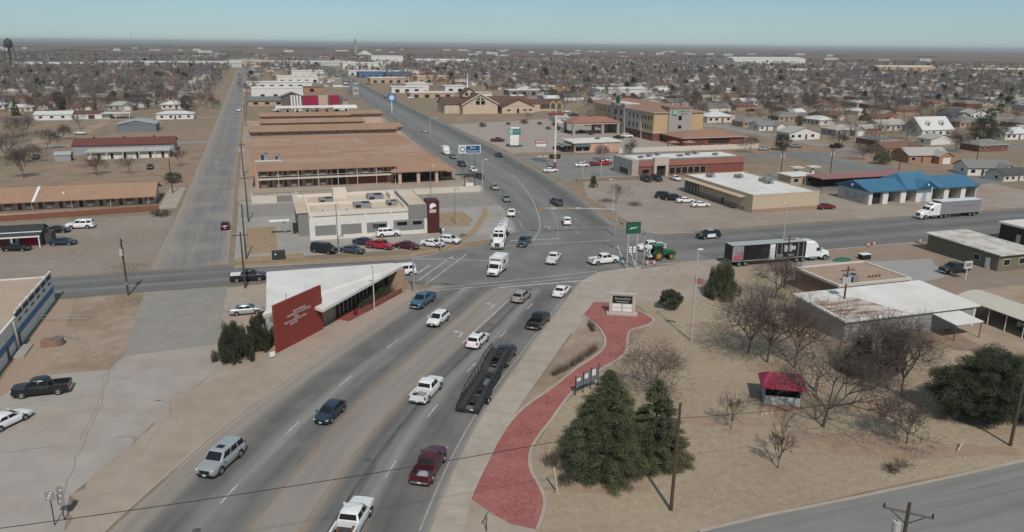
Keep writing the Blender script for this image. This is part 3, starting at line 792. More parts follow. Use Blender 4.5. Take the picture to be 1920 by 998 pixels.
    if pick:
        x1 = xr0 - 0.06; mb = MB()
        for s in (-1, 1):
            rr = []
            for x, k in ((x1, 1.0), (-h + 0.5, 1.0), (-h, 0.96)):
                y0, y1 = (w * k - 0.14, w * k) if s > 0 else (-w * k, -w * k + 0.14)
                rr.append([(x, y0, zb + 0.1), (x, y0, 1.2), (x, y1, 1.2), (x, y1 + 0.0, 0.7), (x, y1, zb + 0.1)])
            mb.loft(rr)
        mb.box(-h, -h + 0.08, -w * 0.84, w * 0.84, zb + 0.28, 1.19)
        parts.append(('bed', mb.mesh('bed', P_WHITE), True, None))
        mb = MB(); mb.box(-h + 0.08, x1 + 0.06, -w + 0.14, w - 0.14, zb + 0.1, 0.66); parts.append(('bed_floor', mb.mesh('bed_floor', plain('bed_liner', (0.045, 0.045, 0.047), 0.8)), False, None))
    elif kind in ('sedan', 'hatch', 'crossover', 'suv', 'big_suv'):
        mb = MB(); mb.box(-0.35, 0.25, -wrm * 0.5, wrm * 0.5, H - 0.02, H + 0.012)
        parts.append(('sunroof', mb.mesh('sunroof', GLASS), False, None))
    CARS[kind] = (parts, (L, Wd, H, wb, wr))
    return CARS[kind]

NVEH = 0
def vehicle(kind, p, heading, pt, label, cat=None, sun=False, roofcol=None, scale=1.0, group=None):
    """p: (px, py) of the middle of the vehicle on the ground, or a world Vector"""
    global NVEH
    NVEH += 1
    if not isinstance(p, Vector): p = at(*p)
    p = Vector((p[0], p[1], 0.05))
    cat = cat or {'sedan': 'car', 'hatch': 'car', 'crossover': 'car', 'suv': 'suv', 'big_suv': 'suv', 'van': 'van', 'pickup': 'pickup truck'}[kind]
    nm = {'sedan': 'sedan_car', 'hatch': 'hatchback_car', 'crossover': 'crossover_car', 'suv': 'sport_utility_car', 'big_suv': 'sport_utility_car', 'van': 'van', 'pickup': 'pickup_truck'}[kind]
    t = thing(nm, p, R(heading), label, cat, group)
    t.scale = (scale, scale, scale)
    parts, (L, Wd, H, wb, wr) = car_parts(kind)
    far = (p - Vector((0, 0, 0))).length > 235
    skip = ('mirror', 'licence_plate', 'grille', 'front_bumper', 'rear_bumper', 'sunroof') if far else (() if sun else ('sunroof',))
    for name, me, painted, _ in parts:
        if name in skip: continue
        o = link(name, me, t)
        if painted:
            o.material_slots[0].link = 'OBJECT'
            o.material_slots[0].material = roofcol if (roofcol and name == 'cabin') else pt
    for x in (wb / 2, -wb / 2):
        for s in (-1, 1): add_wheel(t, x, s * (Wd / 2 - 0.115), wr)
    return t

# --- traffic on the main road
v_suv = vehicle('big_suv', (417, 872), 257, P_SILVER, 'large silver SUV with roof rails, nearest car in the left lanes', sun=True)
vehicle('hatch', (620, 782), 255, P_NAVY, 'dark blue hatchback driving towards us in the left lanes')
vehicle('crossover', (822, 606), 251, P_WHITE, 'white hatchback driving towards us behind the dark blue car', sun=False)
vehicle('pickup', (793, 571), 251, P_BLUE, 'steel blue pickup truck passing the red walled office')
t = vehicle('pickup', (661, 990), 81, P_WHITE, 'white pickup truck with brown load in its bed, cut by the bottom edge')
mb = MB()
for i in range(9):
    x = random.uniform(-2.6, -1.4); y = random.uniform(-0.6, 0.6)
    mb.tube((x, y, 0.7), (x + random.uniform(-.3, .3), y + random.uniform(-.2, .2), 1.05), 0.16, 0.12, 7)
mb.obj('load', M('brown_scrap', (0.16, 0.07, 0.045), 0.9, var=0.5, scale=6), t)
t = vehicle('pickup', (805, 884), 78, P_MAROON, 'maroon pickup truck with a pale tarp in its bed')
mb = MB(); mb.loft([[(-2.5 + 0.9 * k, -0.5, 0.67), (-2.5 + 0.9 * k, -0.3, 0.85 + 0.12 * (k % 2)), (-2.5 + 0.9 * k, 0.35, 0.9), (-2.5 + 0.9 * k, 0.6, 0.67)] for k in range(2)])
mb.obj('load', plain('grey_tarp', (0.30, 0.32, 0.32), 0.7), t)
t = vehicle('pickup', (801, 741), 74, P_WHITE, 'white crew cab pickup truck with clutter in its open bed')
mb = MB()
for i in range(6):
    x = -2.7 + 0.25 * i; mb.box(x, x + 0.22, -0.6 + 0.15 * (i % 3), 0.1 + 0.2 * (i % 3), 0.67, 0.85 + 0.1 * (i % 2))
mb.obj('load', plain('grey_clutter', (0.28, 0.28, 0.27), 0.8), t)
vehicle('crossover', (896, 646), 71, P_WHITE, 'white hatchback with dark sunroof driving away in the inner lane', sun=True)
vehicle('pickup', (1010, 609), 70, P_BLACK, 'black pickup truck beside the brick path bed')
vehicle('crossover', (978, 563), 68, P_TAN, 'beige crossover waiting just before the stop line', sun=False)
vehicle('sedan', (1053, 552), 68, P_WHITE, 'white car with dark rear window nearest the stop line')
vehicle('pickup', (1038, 491), 76, P_WHITE, 'white pickup truck crossing the middle of the junction', scale=0.94)
vehicle('crossover', (1062, 420), 92, P_WHITE, 'white hatchback leaving the junction under the signal arm')
vehicle('suv', (1043, 384), 108, P_CHAR, 'black SUV driving away beyond the signal arm')
vehicle('pickup', (1132, 494), 24, P_WHITE, 'white pickup truck turning past the tall green sign')
vehicle('pickup', (983, 459), 256, P_STEEL, 'slate blue pickup truck beside the tanker lorry', scale=0.95)
vehicle('sedan', (959, 404), 268, P_WHITE, 'white car right behind the tanker lorry')
vehicle('sedan', (949, 377), 278, P_GREY, 'grey car second behind the tanker lorry')
vehicle('sedan', (927, 355), 284, P_TAN, 'beige car third behind the tanker lorry')
vehicle('sedan', (899, 334), 290, P_BLACK, 'black car passing the motel entrance sign')
vehicle('hatch', (887, 322), 290, P_WHITE, 'small white car under the blue motel sign')
vehicle('suv', (866, 312), 290, P_CHAR, 'charcoal SUV behind the posts of the blue motel sign')
vehicle('sedan', (849, 297), 289, P_GREY, 'grey car ahead of the white box van')
vehicle('sedan', (935, 294), 288, P_BLACK, 'black car driving in the middle of the far road')
vehicle('sedan', (795, 249), 289, P_SILVER, 'silver car alone on the far road by the motel')
vehicle('sedan', (722, 185), 289, P_CHAR, 'dark car on the far road near the blue round sign')
vehicle('pickup', (448, 209), 288, P_WHITE, 'white pickup truck far up the side street')
vehicle('sedan', (423, 428), 108, P_MAROON, 'maroon car driving up the side street')
t = vehicle('pickup', (466, 526), 16, P_BLACK, 'black pickup truck with white and red toolbox bed on the cross street')
mb = MB(); mb.box(-2.8, -1.15, -0.95, 0.95, 0.7, 1.28); mb.obj('tool_box', P_WHITE, t)
mb = MB(); mb.box(-2.3, -1.6, -0.97, 0.97, 0.85, 1.1); mb.obj('tool_box_panel', P_DRED, t)
vehicle('van', (752, 516), 200, P_WHITE, 'white van behind the end of the white roofed office')
# --- parked cars
vehicle('van', (608, 474), 340, P_BLACK, 'black minivan parked first in the restaurant row')
vehicle('sedan', (661, 474), 340, P_STEEL, 'dark blue sedan parked between minivan and red pickup')
vehicle('sedan', (684, 459), 338, P_NAVY, 'navy sedan parked behind the red pickup')
vehicle('pickup', (713, 466), 340, P_RED, 'bright red pickup truck parked at the restaurant', scale=0.95)
vehicle('sedan', (764, 466), 340, P_MAROON, 'maroon sedan parked right of the red pickup')
vehicle('sedan', (811, 462), 338, P_WHITE, 'white sedan parked beside the maroon sedan')
vehicle('crossover', (843, 456), 338, P_WHITE, 'white crossover parked below the maroon tower')
vehicle('suv', (728, 443), 18, P_WHITE, 'white SUV stopped at the restaurant service window')
vehicle('pickup', (80, 738), 198, P_BLACK, 'black crew cab pickup parked by the blue striped building')
vehicle('sedan', (14, 797), 70, P_WHITE, 'white car parked at the left edge of the concrete lot')
vehicle('sedan', (463, 588), 18, P_SILVER, 'silver car parked behind the dark shrubs by the red wall')
vehicle('sedan', (32, 470), 8, P_BLACK, 'black sedan in front of the small red fronted shop')
vehicle('sedan', (119, 459), 8, P_NAVY, 'navy sedan parked right of the small shop')
vehicle('sedan', (108, 436), 10, P_BLACK, 'black sedan between the shop and the white SUV')
vehicle('big_suv', (152, 428), 192, P_WHITE, 'white SUV parked before the red wooden fence')
vehicle('suv', (1246, 372), 345, P_BLACK, 'black SUV first in the row by the tan flat building')
vehicle('pickup', (1262, 376), 345, P_BLACK, 'black pickup truck beside the two white sedans', scale=0.93)
vehicle('sedan', (1285, 380), 10, P_WHITE, 'white sedan parked beside the black pickup by the tan building')
vehicle('sedan', (1313, 388), 10, P_WHITE, 'white sedan last in the row by the tan building')
vehicle('sedan', (1548, 392), 15, P_DRED, 'dark red car poking out behind the tan flat building')
vehicle('suv', (1211, 340), 285, P_BLACK, 'black SUV parked left at the brick store front')
vehicle('suv', (1231, 339), 285, P_BLACK, 'black SUV parked right at the brick store front')
vehicle('sedan', (1266, 338), 285, P_WHITE, 'white car half hidden behind the tan building roof')
vehicle('sedan', (1032, 323), 18, P_WHITE, 'white car turning beneath the tall pole sign')
vehicle('sedan', (1091, 313), 10, P_WHITE, 'white car parked left of the red cars')
vehicle('sedan', (1112, 311), 10, P_DRED, 'red car parked second in the store row')
vehicle('suv', (1133, 310), 10, P_RED, 'red SUV parked in the store row')
vehicle('sedan', (1147, 304), 10, P_SILVER, 'silver car parked behind the red SUV')
vehicle('pickup', (933, 266), 12, P_MAROON, 'maroon pickup parked by the green topped hotel sign')
vehicle('sedan', (1048, 280), 350, P_BLACK, 'black car beside the pink walled restaurant')
vehicle('sedan', (1160, 260), 350, P_BLACK, 'black car parked before the hotel entrance')
vehicle('suv', (1176, 258), 350, P_WHITE, 'white SUV parked before the hotel entrance')
vehicle('sedan', (1104, 236), 10, P_SILVER, 'silver car under the hotel canopy')
vehicle('sedan', (1062, 211), 12, P_WHITE, 'white car on the street behind the yellow arches')
vehicle('pickup', (1788, 511), 200, P_BLACK, 'black pickup truck on the dusty lot by the olive building')
vehicle('sedan', (1492, 277), 5, P_GREY, 'grey car parked under the round evergreen')
for q, c, l in (((520, 209), P_SILVER, 'silver car under the left half of the drive-in canopy'), ((560, 210), P_WHITE, 'white car low under the drive-in canopy'), ((590, 208), P_GREY, 'grey car under the middle of the drive-in canopy'), ((632, 211), P_WHITE, 'white car under the right half of the drive-in canopy'), ((646, 208), P_WHITE, 'white car at the right end of the drive-in canopy'), ((612, 163), P_WHITE, 'white car on the lot beyond the drive-in'), ((770, 185), P_WHITE, 'white car by the brick store beyond the church')):
    vehicle('sedan', q, 18, c, l)
for k, q in enumerate(((668, 158), (683, 156), (690, 159), (702, 158), (655, 152), (640, 148), (632, 145), (603, 160), (560, 165), (545, 172))):
    vehicle('sedan', q, 290 if k % 2 else 20, (P_WHITE, P_SILVER, P_CHAR, P_TAN)[k % 4], 'small pale or dark car parked along the far shopping road', group='far cars by the shopping road')
rg = random.Random(5)
for k in range(26):
    b = rg.uniform(250, 520); a = rg.choice((-1, 1)); a = rg.uniform(160, 330) if a > 0 else rg.uniform(-150, -28)
    p = W(a, b)
    if not (0 < pixel(p)[0] < 1920): continue
    pcol, nmc = rg.choice(((P_WHITE, 'white'), (P_SILVER, 'silver'), (P_CHAR, 'charcoal'), (P_TAN, 'beige'), (P_MAROON, 'maroon')))
    vehicle('sedan' if k % 3 else 'pickup', p, rg.choice((18, 108, 198, 288)), pcol, '%s %s parked among houses in the %s part of the picture' % (nmc, 'car' if k % 3 else 'pickup', ('far left', 'left', 'middle', 'right', 'far right')[min(4, max(0, int(pixel(p)[0] / 384)))]), group='cars parked among far houses')

def dup_wheel_axle(t, x, w, r, dual=False, rim=None):
    for s in (-1, 1):
        add_wheel(t, x, s * (w - 0.14), r, 0.27, rim)
        if dual: add_wheel(t, x, s * (w - 0.46), r, 0.27, rim)

# --- heavy lorries
def tractor_unit(t, pt, roof=3.9, hoodlen=2.0, stacks=True):
    """conventional sleeper tractor, front bumper at x = 0, running back along -x"""
    w = 1.22
    mb = MB()
    rg_ = []
    for x, k, z0, z1 in ((-0.05, 0.66, 0.7, 1.5), (-0.3, 0.74, 0.6, 1.75), (-1.3, 0.82, 0.6, 1.98), (-hoodlen - 0.1, 0.92, 0.6, 2.15)):
        y = w * k
        rg_.append([(x, -y, z0), (x, -y, z1 - 0.25), (x, -y * 0.78, z1), (x, y * 0.78, z1), (x, y, z1 - 0.25), (x, y, z0)])
    mb.loft(list(reversed(rg_))); mb.obj('hood', pt, t, True)
    for s in (-1, 1):
        mb = MB(); rr = []
        for k in range(7):
            an = math.pi * k / 6
            x, z = -1.15 + 0.75 * math.cos(an), 0.55 + 0.66 * math.sin(an)
            rr.append([(x, s * 0.72, z), (x, s * w, z), (x, s * w, z + 0.08), (x, s * 0.72, z + 0.1)] if s > 0 else [(x, -w, z), (x, -0.72, z), (x, -0.72, z + 0.1), (x, -w, z + 0.08)])
        mb.loft(rr); mb.obj('fender', pt, t, True)
        mb = MB(); mb.box(-0.55, -0.28, s * 0.98 - 0.14, s * 0.98 + 0.14, 0.95, 1.2); mb.obj('headlight', LENS, t)
    x0, x1, x2 = -hoodlen, -hoodlen - 1.5, -hoodlen - 3.6
    mb = MB()
    mb.loft([[(x, -y, 0.85), (x, -y, z - 0.3), (x, -y * 0.8, z), (x, y * 0.8, z), (x, y, z - 0.3), (x, y, 0.85)] for x, y, z in ((x2, w, roof), (x1 - 0.3, w, roof), (x1 + 0.5, w * 0.97, roof - 0.55), (x0 - 0.5, w * 0.95, 2.75), (x0, w * 0.93, 2.15))])
    mb.obj('cab', pt, t, True)
    mb = MB(); panel(mb, ((x0, -w * 0.93, 2.15), (x0, w * 0.93, 2.15), (x0 - 0.5, w * 0.95, 2.8), (x0 - 0.5, -w * 0.95, 2.8)), 0.06, 0.48, 0.05, 0.98); mb.obj('windshield', GLASS, t)
    mb = MB(); panel(mb, ((x0, -w * 0.93, 2.15), (x0, w * 0.93, 2.15), (x0 - 0.5, w * 0.95, 2.8), (x0 - 0.5, -w * 0.95, 2.8)), 0.52, 0.94, 0.05, 0.98); mb.obj('windshield', GLASS, t)
    for s in (-1, 1):
        mb = MB(); mb.box(x0 - 1.25, x0 - 0.5, s * w * 0.985 - 0.03, s * w * 0.985 + 0.03, 2.0, 2.62); mb.obj('side_window', GLASS, t)
        mb = MB(); mb.tube((x0 - 2.6, s * 1.0, 0.72), (x0 - 1.0, s * 1.0, 0.72), 0.32, n=12); mb.obj('fuel_tank', CHROME, t)
        mb = MB(); mb.box(x0 - 0.35, x0 - 0.2, s * 1.42 - 0.1, s * 1.42 + 0.1, 2.0, 2.65); mb.obj('mirror', pt, t)
        if stacks:
            mb = MB(); mb.tube((x2 - 0.12, s * 1.05, 1.0), (x2 - 0.12, s * 1.05, roof + 0.15), 0.075, n=8); mb.obj('exhaust', CHROME, t)
    mb = MB()
    for k in range(2): panel(mb, ((x1 + 0.5, -w * 0.8, roof - 0.5), (x1 + 0.5, w * 0.8, roof - 0.5), (x1 - 0.3, w * 0.8, roof), (x1 - 0.3, -w * 0.8, roof)), 0.08 + 0.46 * k, 0.46 + 0.46 * k, 0.1, 0.6)
    mb.obj('roof_window', GLASS, t)
    mb = MB(); mb.box(-0.12, 0.0, -0.5, 0.5, 0.75, 1.45); mb.obj('grille', plain('lorry_grille', (0.10, 0.10, 0.10), 0.4, 0.5), t)
    mb = MB(); mb.box(-0.35, 0.08, -1.2, 1.2, 0.38, 0.72); mb.obj('bumper', CHROME if stacks else pt, t)
    mb = MB()
    for s in (-1, 1): mb.box(-8.1, -0.5, s * 0.42 - 0.06, s * 0.42 + 0.06, 0.75, 1.0)
    mb.box(-7.0, -6.0, -0.5, 0.5, 1.0, 1.18); mb.obj('chassis', BLACK, t)
    dup_wheel_axle(t, -1.15, 1.2, 0.52)
    dup_wheel_axle(t, -6.0, 1.2, 0.52, True); dup_wheel_axle(t, -7.35, 1.2, 0.52, True)

def box_trailer(t, x0, length, side, roofm, z0=1.15, z1=4.05, rearm=None):
    w = 1.29; x1 = x0 - length
    mb = MB(); mb.box(x1 + 0.03, x0, -w, w, z0, z1); mb.obj('trailer_body', side, t)
    mb = MB(); mb.box(x1 + 0.01, x0 + 0.02, -w - 0.02, w + 0.02, z1, z1 + 0.06); mb.obj('trailer_roof', roofm, t)
    mb = MB(); mb.box(x1, x0, -w - 0.03, w + 0.03, z0 - 0.14, z0 + 0.04); mb.obj('side_rail', plain('trailer_rail', (0.33, 0.33, 0.32), 0.5, 0.4), t)
    for s in (-1, 1):
        mb = MB(); mb.box(x1 - 0.05, x1 + 0.03, min(0.02 * s, s * (w - 0.02)), max(0.02 * s, s * (w - 0.02)), z0 + 0.05, z1 - 0.04); mb.obj('rear_door', rearm or side, t)
        mb = MB(); mb.box(x0 - 3.4, x0 - 3.2, s * 0.9 - 0.08, s * 0.9 + 0.08, 0.15, z0 - 0.14); mb.obj('landing_leg', STEEL, t)
        mb = MB(); mb.box(x1 + 0.1, x1 + 0.16, s * 0.55 - 0.3, s * 0.55 + 0.3, 0.2, z0 - 0.14); mb.obj('mud_flap', BLACK, t)
    mb = MB(); mb.box(x1 - 0.02, x1 + 0.1, -1.2, 1.2, 0.5, 0.62); mb.obj('rear_bumper', STEEL, t)
    dup_wheel_axle(t, x1 + 1.7, 1.2, 0.5, True); dup_wheel_axle(t, x1 + 3.0, 1.2, 0.5, True)

# black display trailer going right
p_r, p_f = at(1372, 502), at(1556, 488)
dr = (p_f - p_r).normalized()
hd = math.atan2(dr.y, dr.x)
nose_p = p_f + Vector((-dr.y, dr.x, 0)) * 1.25
t = thing('articulated_lorry', Vector((nose_p.x, nose_p.y, 0.04)), hd, 'white lorry with long black display trailer beside the cross road', 'lorry')
P_BLK = plain('black_trailer_side', (0.014, 0.014, 0.016), 0.35)
tractor_unit(t, P_WHITE, 3.95)
box_trailer(t, -5.75, 15.6, P_BLK, plain('grey_trailer_roof', (0.36, 0.38, 0.38), 0.5), rearm=P_BLK)
y = -1.29
mb = MB(); mb.box(-21.3, -19.0, y - 0.015, y, 1.3, 3.95); mb.obj('side_graphic', M('grey_graphic', (0.22, 0.22, 0.22), 0.4, var=0.5, scale=1.2), t)
mb = MB(); mb.add([(-21.1, y - 0.03, 1.4), (-19.2, y - 0.03, 1.4), (-19.0, y - 0.03, 2.1), (-19.5, y - 0.03, 2.5), (-20.0, y - 0.03, 2.15), (-20.6, y - 0.03, 2.35), (-21.1, y - 0.03, 1.9)], [(0, 1, 2, 3, 4, 5, 6)]); mb.obj('side_graphic', plain('pink_graphic', (0.35, 0.10, 0.13), 0.4), t)
mb = MB(); mb.box(-13.5, -12.4, y - 0.05, y, 1.0, 3.9); mb.obj('side_door', P_WHITE, t)
for x in (-12.0, -11.0, -7.4, -6.3):
    mb = MB(); mb.box(x - 0.06, x + 0.06, y - 0.04, y, 1.3, 3.9); mb.obj('side_post', STEEL, t)
mb = MB(); mb.box(-10.4, -8.0, y - 0.03, y, 2.6, 3.3); mb.obj('side_graphic', plain('pale_graphic', (0.45, 0.45, 0.45), 0.4), t)
mb = MB(); mb.box(-12.1, -10.6, y - 0.03, y, 1.35, 1.9); mb.box(-9.6, -8.3, y - 0.03, y, 1.4, 1.8); mb.obj('side_graphic', plain('grey_graphic_flat', (0.2, 0.2, 0.2), 0.4), t)
# grey trailer going left
pf = at(1724, 412)
t = thing('articulated_lorry', Vector((*W(AB(pf)[0], 139.0).xy, 0.04)), TH + math.pi, 'white lorry with grey box trailer passing the blue car wash', 'lorry')
tractor_unit(t, P_WHITE, 3.7, stacks=False)
GREYT = plain('grey_trailer_side', (0.22, 0.22, 0.225), 0.4)
box_trailer(t, -5.4, 12.5, GREYT, P_WHITE, rearm=P_WHITE)
mb = MB(); mb.box(-5.38, -4.85, -0.9, 0.9, 2.1, 3.9); mb.obj('refrigeration_unit', BLACK, t)
mb = MB(); mb.box(-16.5, -9.0, 1.29, 1.305, 2.75, 2.83); mb.obj('stripe', plain('trailer_stripe', (0.10, 0.03, 0.03), 0.5), t)
# tanker coming towards us
pf = at(932, 470); pr = at(957, 412); d = (pf - pr)
t = thing('tanker_lorry', Vector((pf.x, pf.y, 0.04)), math.atan2(d.y, d.x), 'white tanker lorry waiting at the crosswalk', 'lorry')
tractor_unit(t, P_WHITE, 3.4)
mb = MB(); rr = []
for x, k in ((-5.7, 0.35), (-5.9, 0.8), (-6.2, 1.0), (-14.6, 1.0), (-15.0, 0.8), (-15.2, 0.35)):
    rr.append([(x, math.cos(2 * math.pi * i / 16) * 1.12 * k, 2.35 + math.sin(2 * math.pi * i / 16) * 1.05 * k) for i in range(16)])
mb.loft(list(reversed(rr))); mb.obj('tank', P_WHITE, t, True)
for x in (-7.8, -10.4, -13.0):
    mb = MB(); mb.tube((x - 0.08, 0, 2.35), (x + 0.08, 0, 2.35), 1.15, n=16); mb.obj('tank_band', STEEL, t)
    mb = MB(); mb.tube((x + 1.1, 0, 3.38), (x + 1.1, 0, 3.55), 0.28, n=10); mb.obj('hatch', STEEL, t)
mb = MB(); mb.box(-14.8, -5.2, -0.55, 0.55, 1.02, 1.32); mb.obj('frame', BLACK, t)
for s in (-1, 1):
    mb = MB(); mb.box(-14.9, -11.2, s * 1.15 - 0.12, s * 1.15 + 0.12, 1.08, 1.2); mb.obj('fender', P_WHITE, t)
dup_wheel_axle(t, -13.4, 1.2, 0.5, True); dup_wheel_axle(t, -12.1, 1.2, 0.5, True)
# white box ambulance
t = thing('box_ambulance', Vector((*at(932, 512).xy, 0.05)), R(254), 'white box bodied ambulance in the junction', 'ambulance')
mb = MB(); mb.box(-3.1, 0.9, -1.16, 1.16, 0.65, 2.85); mb.obj('box_body', P_WHITE, t)
mb = MB(); mb.box(-3.13, 0.93, -1.19, 1.19, 2.85, 2.92); mb.obj('roof', P_WHITE, t)
mb = MB(); mb.loft([[(x, -y, 0.5), (x, -y, z - 0.15), (x, -y * 0.85, z), (x, y * 0.85, z), (x, y, z - 0.15), (x, y, 0.5)] for x, y, z in ((0.9, 0.98, 2.15), (1.55, 0.97, 2.1), (2.15, 0.98, 1.32), (3.05, 0.92, 1.12), (3.2, 0.82, 0.95))]); mb.obj('cab', P_WHITE, t, True)
mb = MB(); panel(mb, ((2.15, -0.95, 1.35), (2.15, 0.95, 1.35), (1.58, 0.92, 2.05), (1.58, -0.92, 2.05)), 0.05, 0.95, 0.05, 0.95); mb.obj('windshield', GLASS, t)
for s in (-1, 1):
    mb = MB(); mb.box(1.05, 1.75, s * 0.985 - 0.02, s * 0.985 + 0.02, 1.4, 1.92); mb.obj('side_window', GLASS, t)
    mb = MB(); mb.box(-1.2, -0.1, s * 1.17 - 0.015, s * 1.17 + 0.015, 1.7, 2.3); mb.obj('side_window', GLASS, t)
    mb = MB(); mb.box(3.0, 3.2, s * 0.7 - 0.13, s * 0.7 + 0.13, 0.78, 0.95); mb.obj('headlight', LENS, t)
    mb = MB(); mb.box(1.75, 1.9, s * 1.15 - 0.1, s * 1.15 + 0.1, 1.45, 1.75); mb.obj('mirror', BLACK, t)
    mb = MB(); mb.box(-3.05, 0.85, s * 1.165 - 0.012, s * 1.165 + 0.012, 0.95, 1.12); mb.obj('stripe', P_DRED, t)
mb = MB(); mb.box(3.08, 3.24, -0.75, 0.75, 0.42, 0.62); mb.obj('bumper', CHROME, t)
mb = MB(); mb.box(3.1, 3.22, -0.5, 0.5, 0.65, 0.9); mb.obj('grille', BLACK, t)
mb = MB(); mb.box(0.7, 0.98, -0.95, 0.95, 2.5, 2.72); mb.obj('light_bar', P_DRED, t)
mb = MB(); mb.box(-1.6, -0.6, -0.5, 0.5, 2.92, 3.1); mb.obj('roof_vent', P_WHITE, t)
dup_wheel_axle(t, 2.2, 1.05, 0.38); dup_wheel_axle(t, -1.8, 1.12, 0.38, True)
# white box van behind the blue motel sign
t = thing('box_van', Vector((*at(836, 290).xy, 0.05)), R(289), 'white box van on the far road behind the motel sign', 'van')
mb = MB(); mb.box(-3.0, 0.9, -1.1, 1.1, 0.7, 3.0); mb.obj('box_body', P_WHITE, t)
mb = MB(); mb.loft([[(x, -y, 0.5), (x, -y, z), (x, y, z), (x, y, 0.5)] for x, y, z in ((0.9, 0.95, 2.1), (1.5, 0.95, 2.05), (2.0, 0.95, 1.3), (2.7, 0.85, 1.1))]); mb.obj('cab', P_WHITE, t)
mb = MB(); panel(mb, ((2.0, -0.9, 1.3), (2.0, 0.9, 1.3), (1.5, 0.9, 2.0), (1.5, -0.9, 2.0)), 0.05, 0.95, 0.1, 0.95); mb.obj('windshield', GLASS, t)
dup_wheel_axle(t, 1.8, 1.0, 0.38); dup_wheel_axle(t, -1.8, 1.05, 0.38)
# police car
t = vehicle('suv', (1328, 447), 198, P_BLACK, 'black and white police SUV on the cross road', cat='police car')
for s in (-1, 1):
    mb = MB(); mb.slab((-1.1, s * 1.0, 0.42), (0.85, s * 1.0, 0.42), (0.85, s * 0.985, 1.12), (-1.1, s * 0.985, 1.12), 0.02 * s); mb.obj('door_panel', P_WHITE, t)
    for (u0, u1) in ((-1.55, -0.55), (-0.45, 0.55)):
        pass
mb = MB(); mb.box(-0.75, 0.25, -0.68, 0.68, 1.83, 1.88); mb.obj('roof_panel', P_WHITE, t)
mb = MB(); mb.box(-0.35, -0.1, -0.6, 0.6, 1.89, 2.0); mb.obj('light_bar', plain('light_bar', (0.25, 0.28, 0.34), 0.2), t)
# farm tractor
pt_ = at(1238, 486)
t = thing('farm_tractor', Vector((pt_.x, pt_.y, 0.04)), R(17), 'green farm tractor with yellow wheels beside the tall green sign', 'tractor')
mb = MB(); mb.loft([[(x, -y, 0.95), (x, -y, z - 0.15), (x, -y * 0.7, z), (x, y * 0.7, z), (x, y, z - 0.15), (x, y, 0.95)] for x, y, z in ((0.1, 0.5, 1.95), (1.6, 0.45, 1.85), (2.5, 0.38, 1.7), (2.65, 0.3, 1.5))]); mb.obj('hood', P_GREEN, t, True)
mb = MB(); mb.loft([[(x, -y, 1.2), (x, -y, 2.7), (x, y, 2.7), (x, y, 1.2)] for x, y in ((-1.45, 0.75), (0.1, 0.8))]); mb.obj('cab', GLASS, t)
for x in (-1.42, -0.7, 0.08):
    for s in (-1, 1):
        mb = MB(); mb.box(x - 0.05, x + 0.05, s * 0.8 - 0.05, s * 0.8 + 0.05, 1.2, 2.72); mb.obj('cab_post', P_GREEN, t)
mb = MB(); mb.loft([[(-1.65 * k - 0.1, -0.92 * k, z), (0.4 * k - 0.1, -0.92 * k, z), (0.4 * k - 0.1, 0.92 * k, z), (-1.65 * k - 0.1, 0.92 * k, z)] for k, z in ((1.0, 2.7), (1.0, 2.84), (0.85, 2.95))]); mb.obj('cab_roof', P_GREEN, t)
mb = MB(); mb.box(-2.0, 2.3, -0.3, 0.3, 0.7, 1.1); mb.obj('chassis', P_GREEN, t)
mb = MB(); mb.tube((0.7, -0.3, 1.9), (0.7, -0.3, 2.8), 0.06, n=8); mb.obj('exhaust', BLACK, t)
for s in (-1, 1):
    add_wheel(t, -1.0, s * 1.05, 0.98, 0.55, P_YEL); add_wheel(t, 1.75, s * 0.9, 0.66, 0.42, P_YEL)
    mb = MB(); rr = []
    for k in range(5):
        an = R(20 + 35 * k); rr.append([(-1.0 + 1.08 * math.cos(an), s * 0.8 - 0.0, 0.98 + 1.08 * math.sin(an)), (-1.0 + 1.08 * math.cos(an), s * 1.3, 0.98 + 1.08 * math.sin(an)), (-1.0 + 1.14 * math.cos(an), s * 1.3, 0.98 + 1.14 * math.sin(an)), (-1.0 + 1.14 * math.cos(an), s * 0.8, 0.98 + 1.14 * math.sin(an))])
    mb.loft(rr); mb.obj('fender', P_GREEN, t)
    mb = MB(); mb.path([(-0.1, s * 0.85, 2.5), (0.1, s * 1.15, 2.7), (0.05, s * 1.15, 2.3)], 0.05, 6); mb.obj('mirror_arm', P_WHITE, t)
for k in range(5): mb = MB(); mb.box(2.45 + 0.13 * k, 2.55 + 0.13 * k, -0.4, 0.4, 0.75, 1.25); mb.obj('front_weight', P_GREEN, t)
mb = MB(); mb.box(-3.0, -2.1, -0.9, 0.9, 0.75, 1.0); mb.box(-2.9, -2.75, -1.2, 1.2, 1.1, 1.7); mb.obj('rear_hitch', plain('white_implement', (0.6, 0.6, 0.6), 0.5), t)
mb = MB(); mb.path([(-2.7, -0.5, 1.0), (-2.5, -0.5, 2.3), (-2.1, -0.5, 2.5)], 0.1, 6); mb.path([(-2.7, 0.5, 1.0), (-2.5, 0.5, 2.3), (-2.1, 0.5, 2.5)], 0.1, 6); mb.obj('loader_arm', plain('white_arm', (0.6, 0.6, 0.6), 0.5), t)
vehicle('pickup', (1220, 469), 198, P_WHITE, 'white pickup truck partly hidden behind the farm tractor')

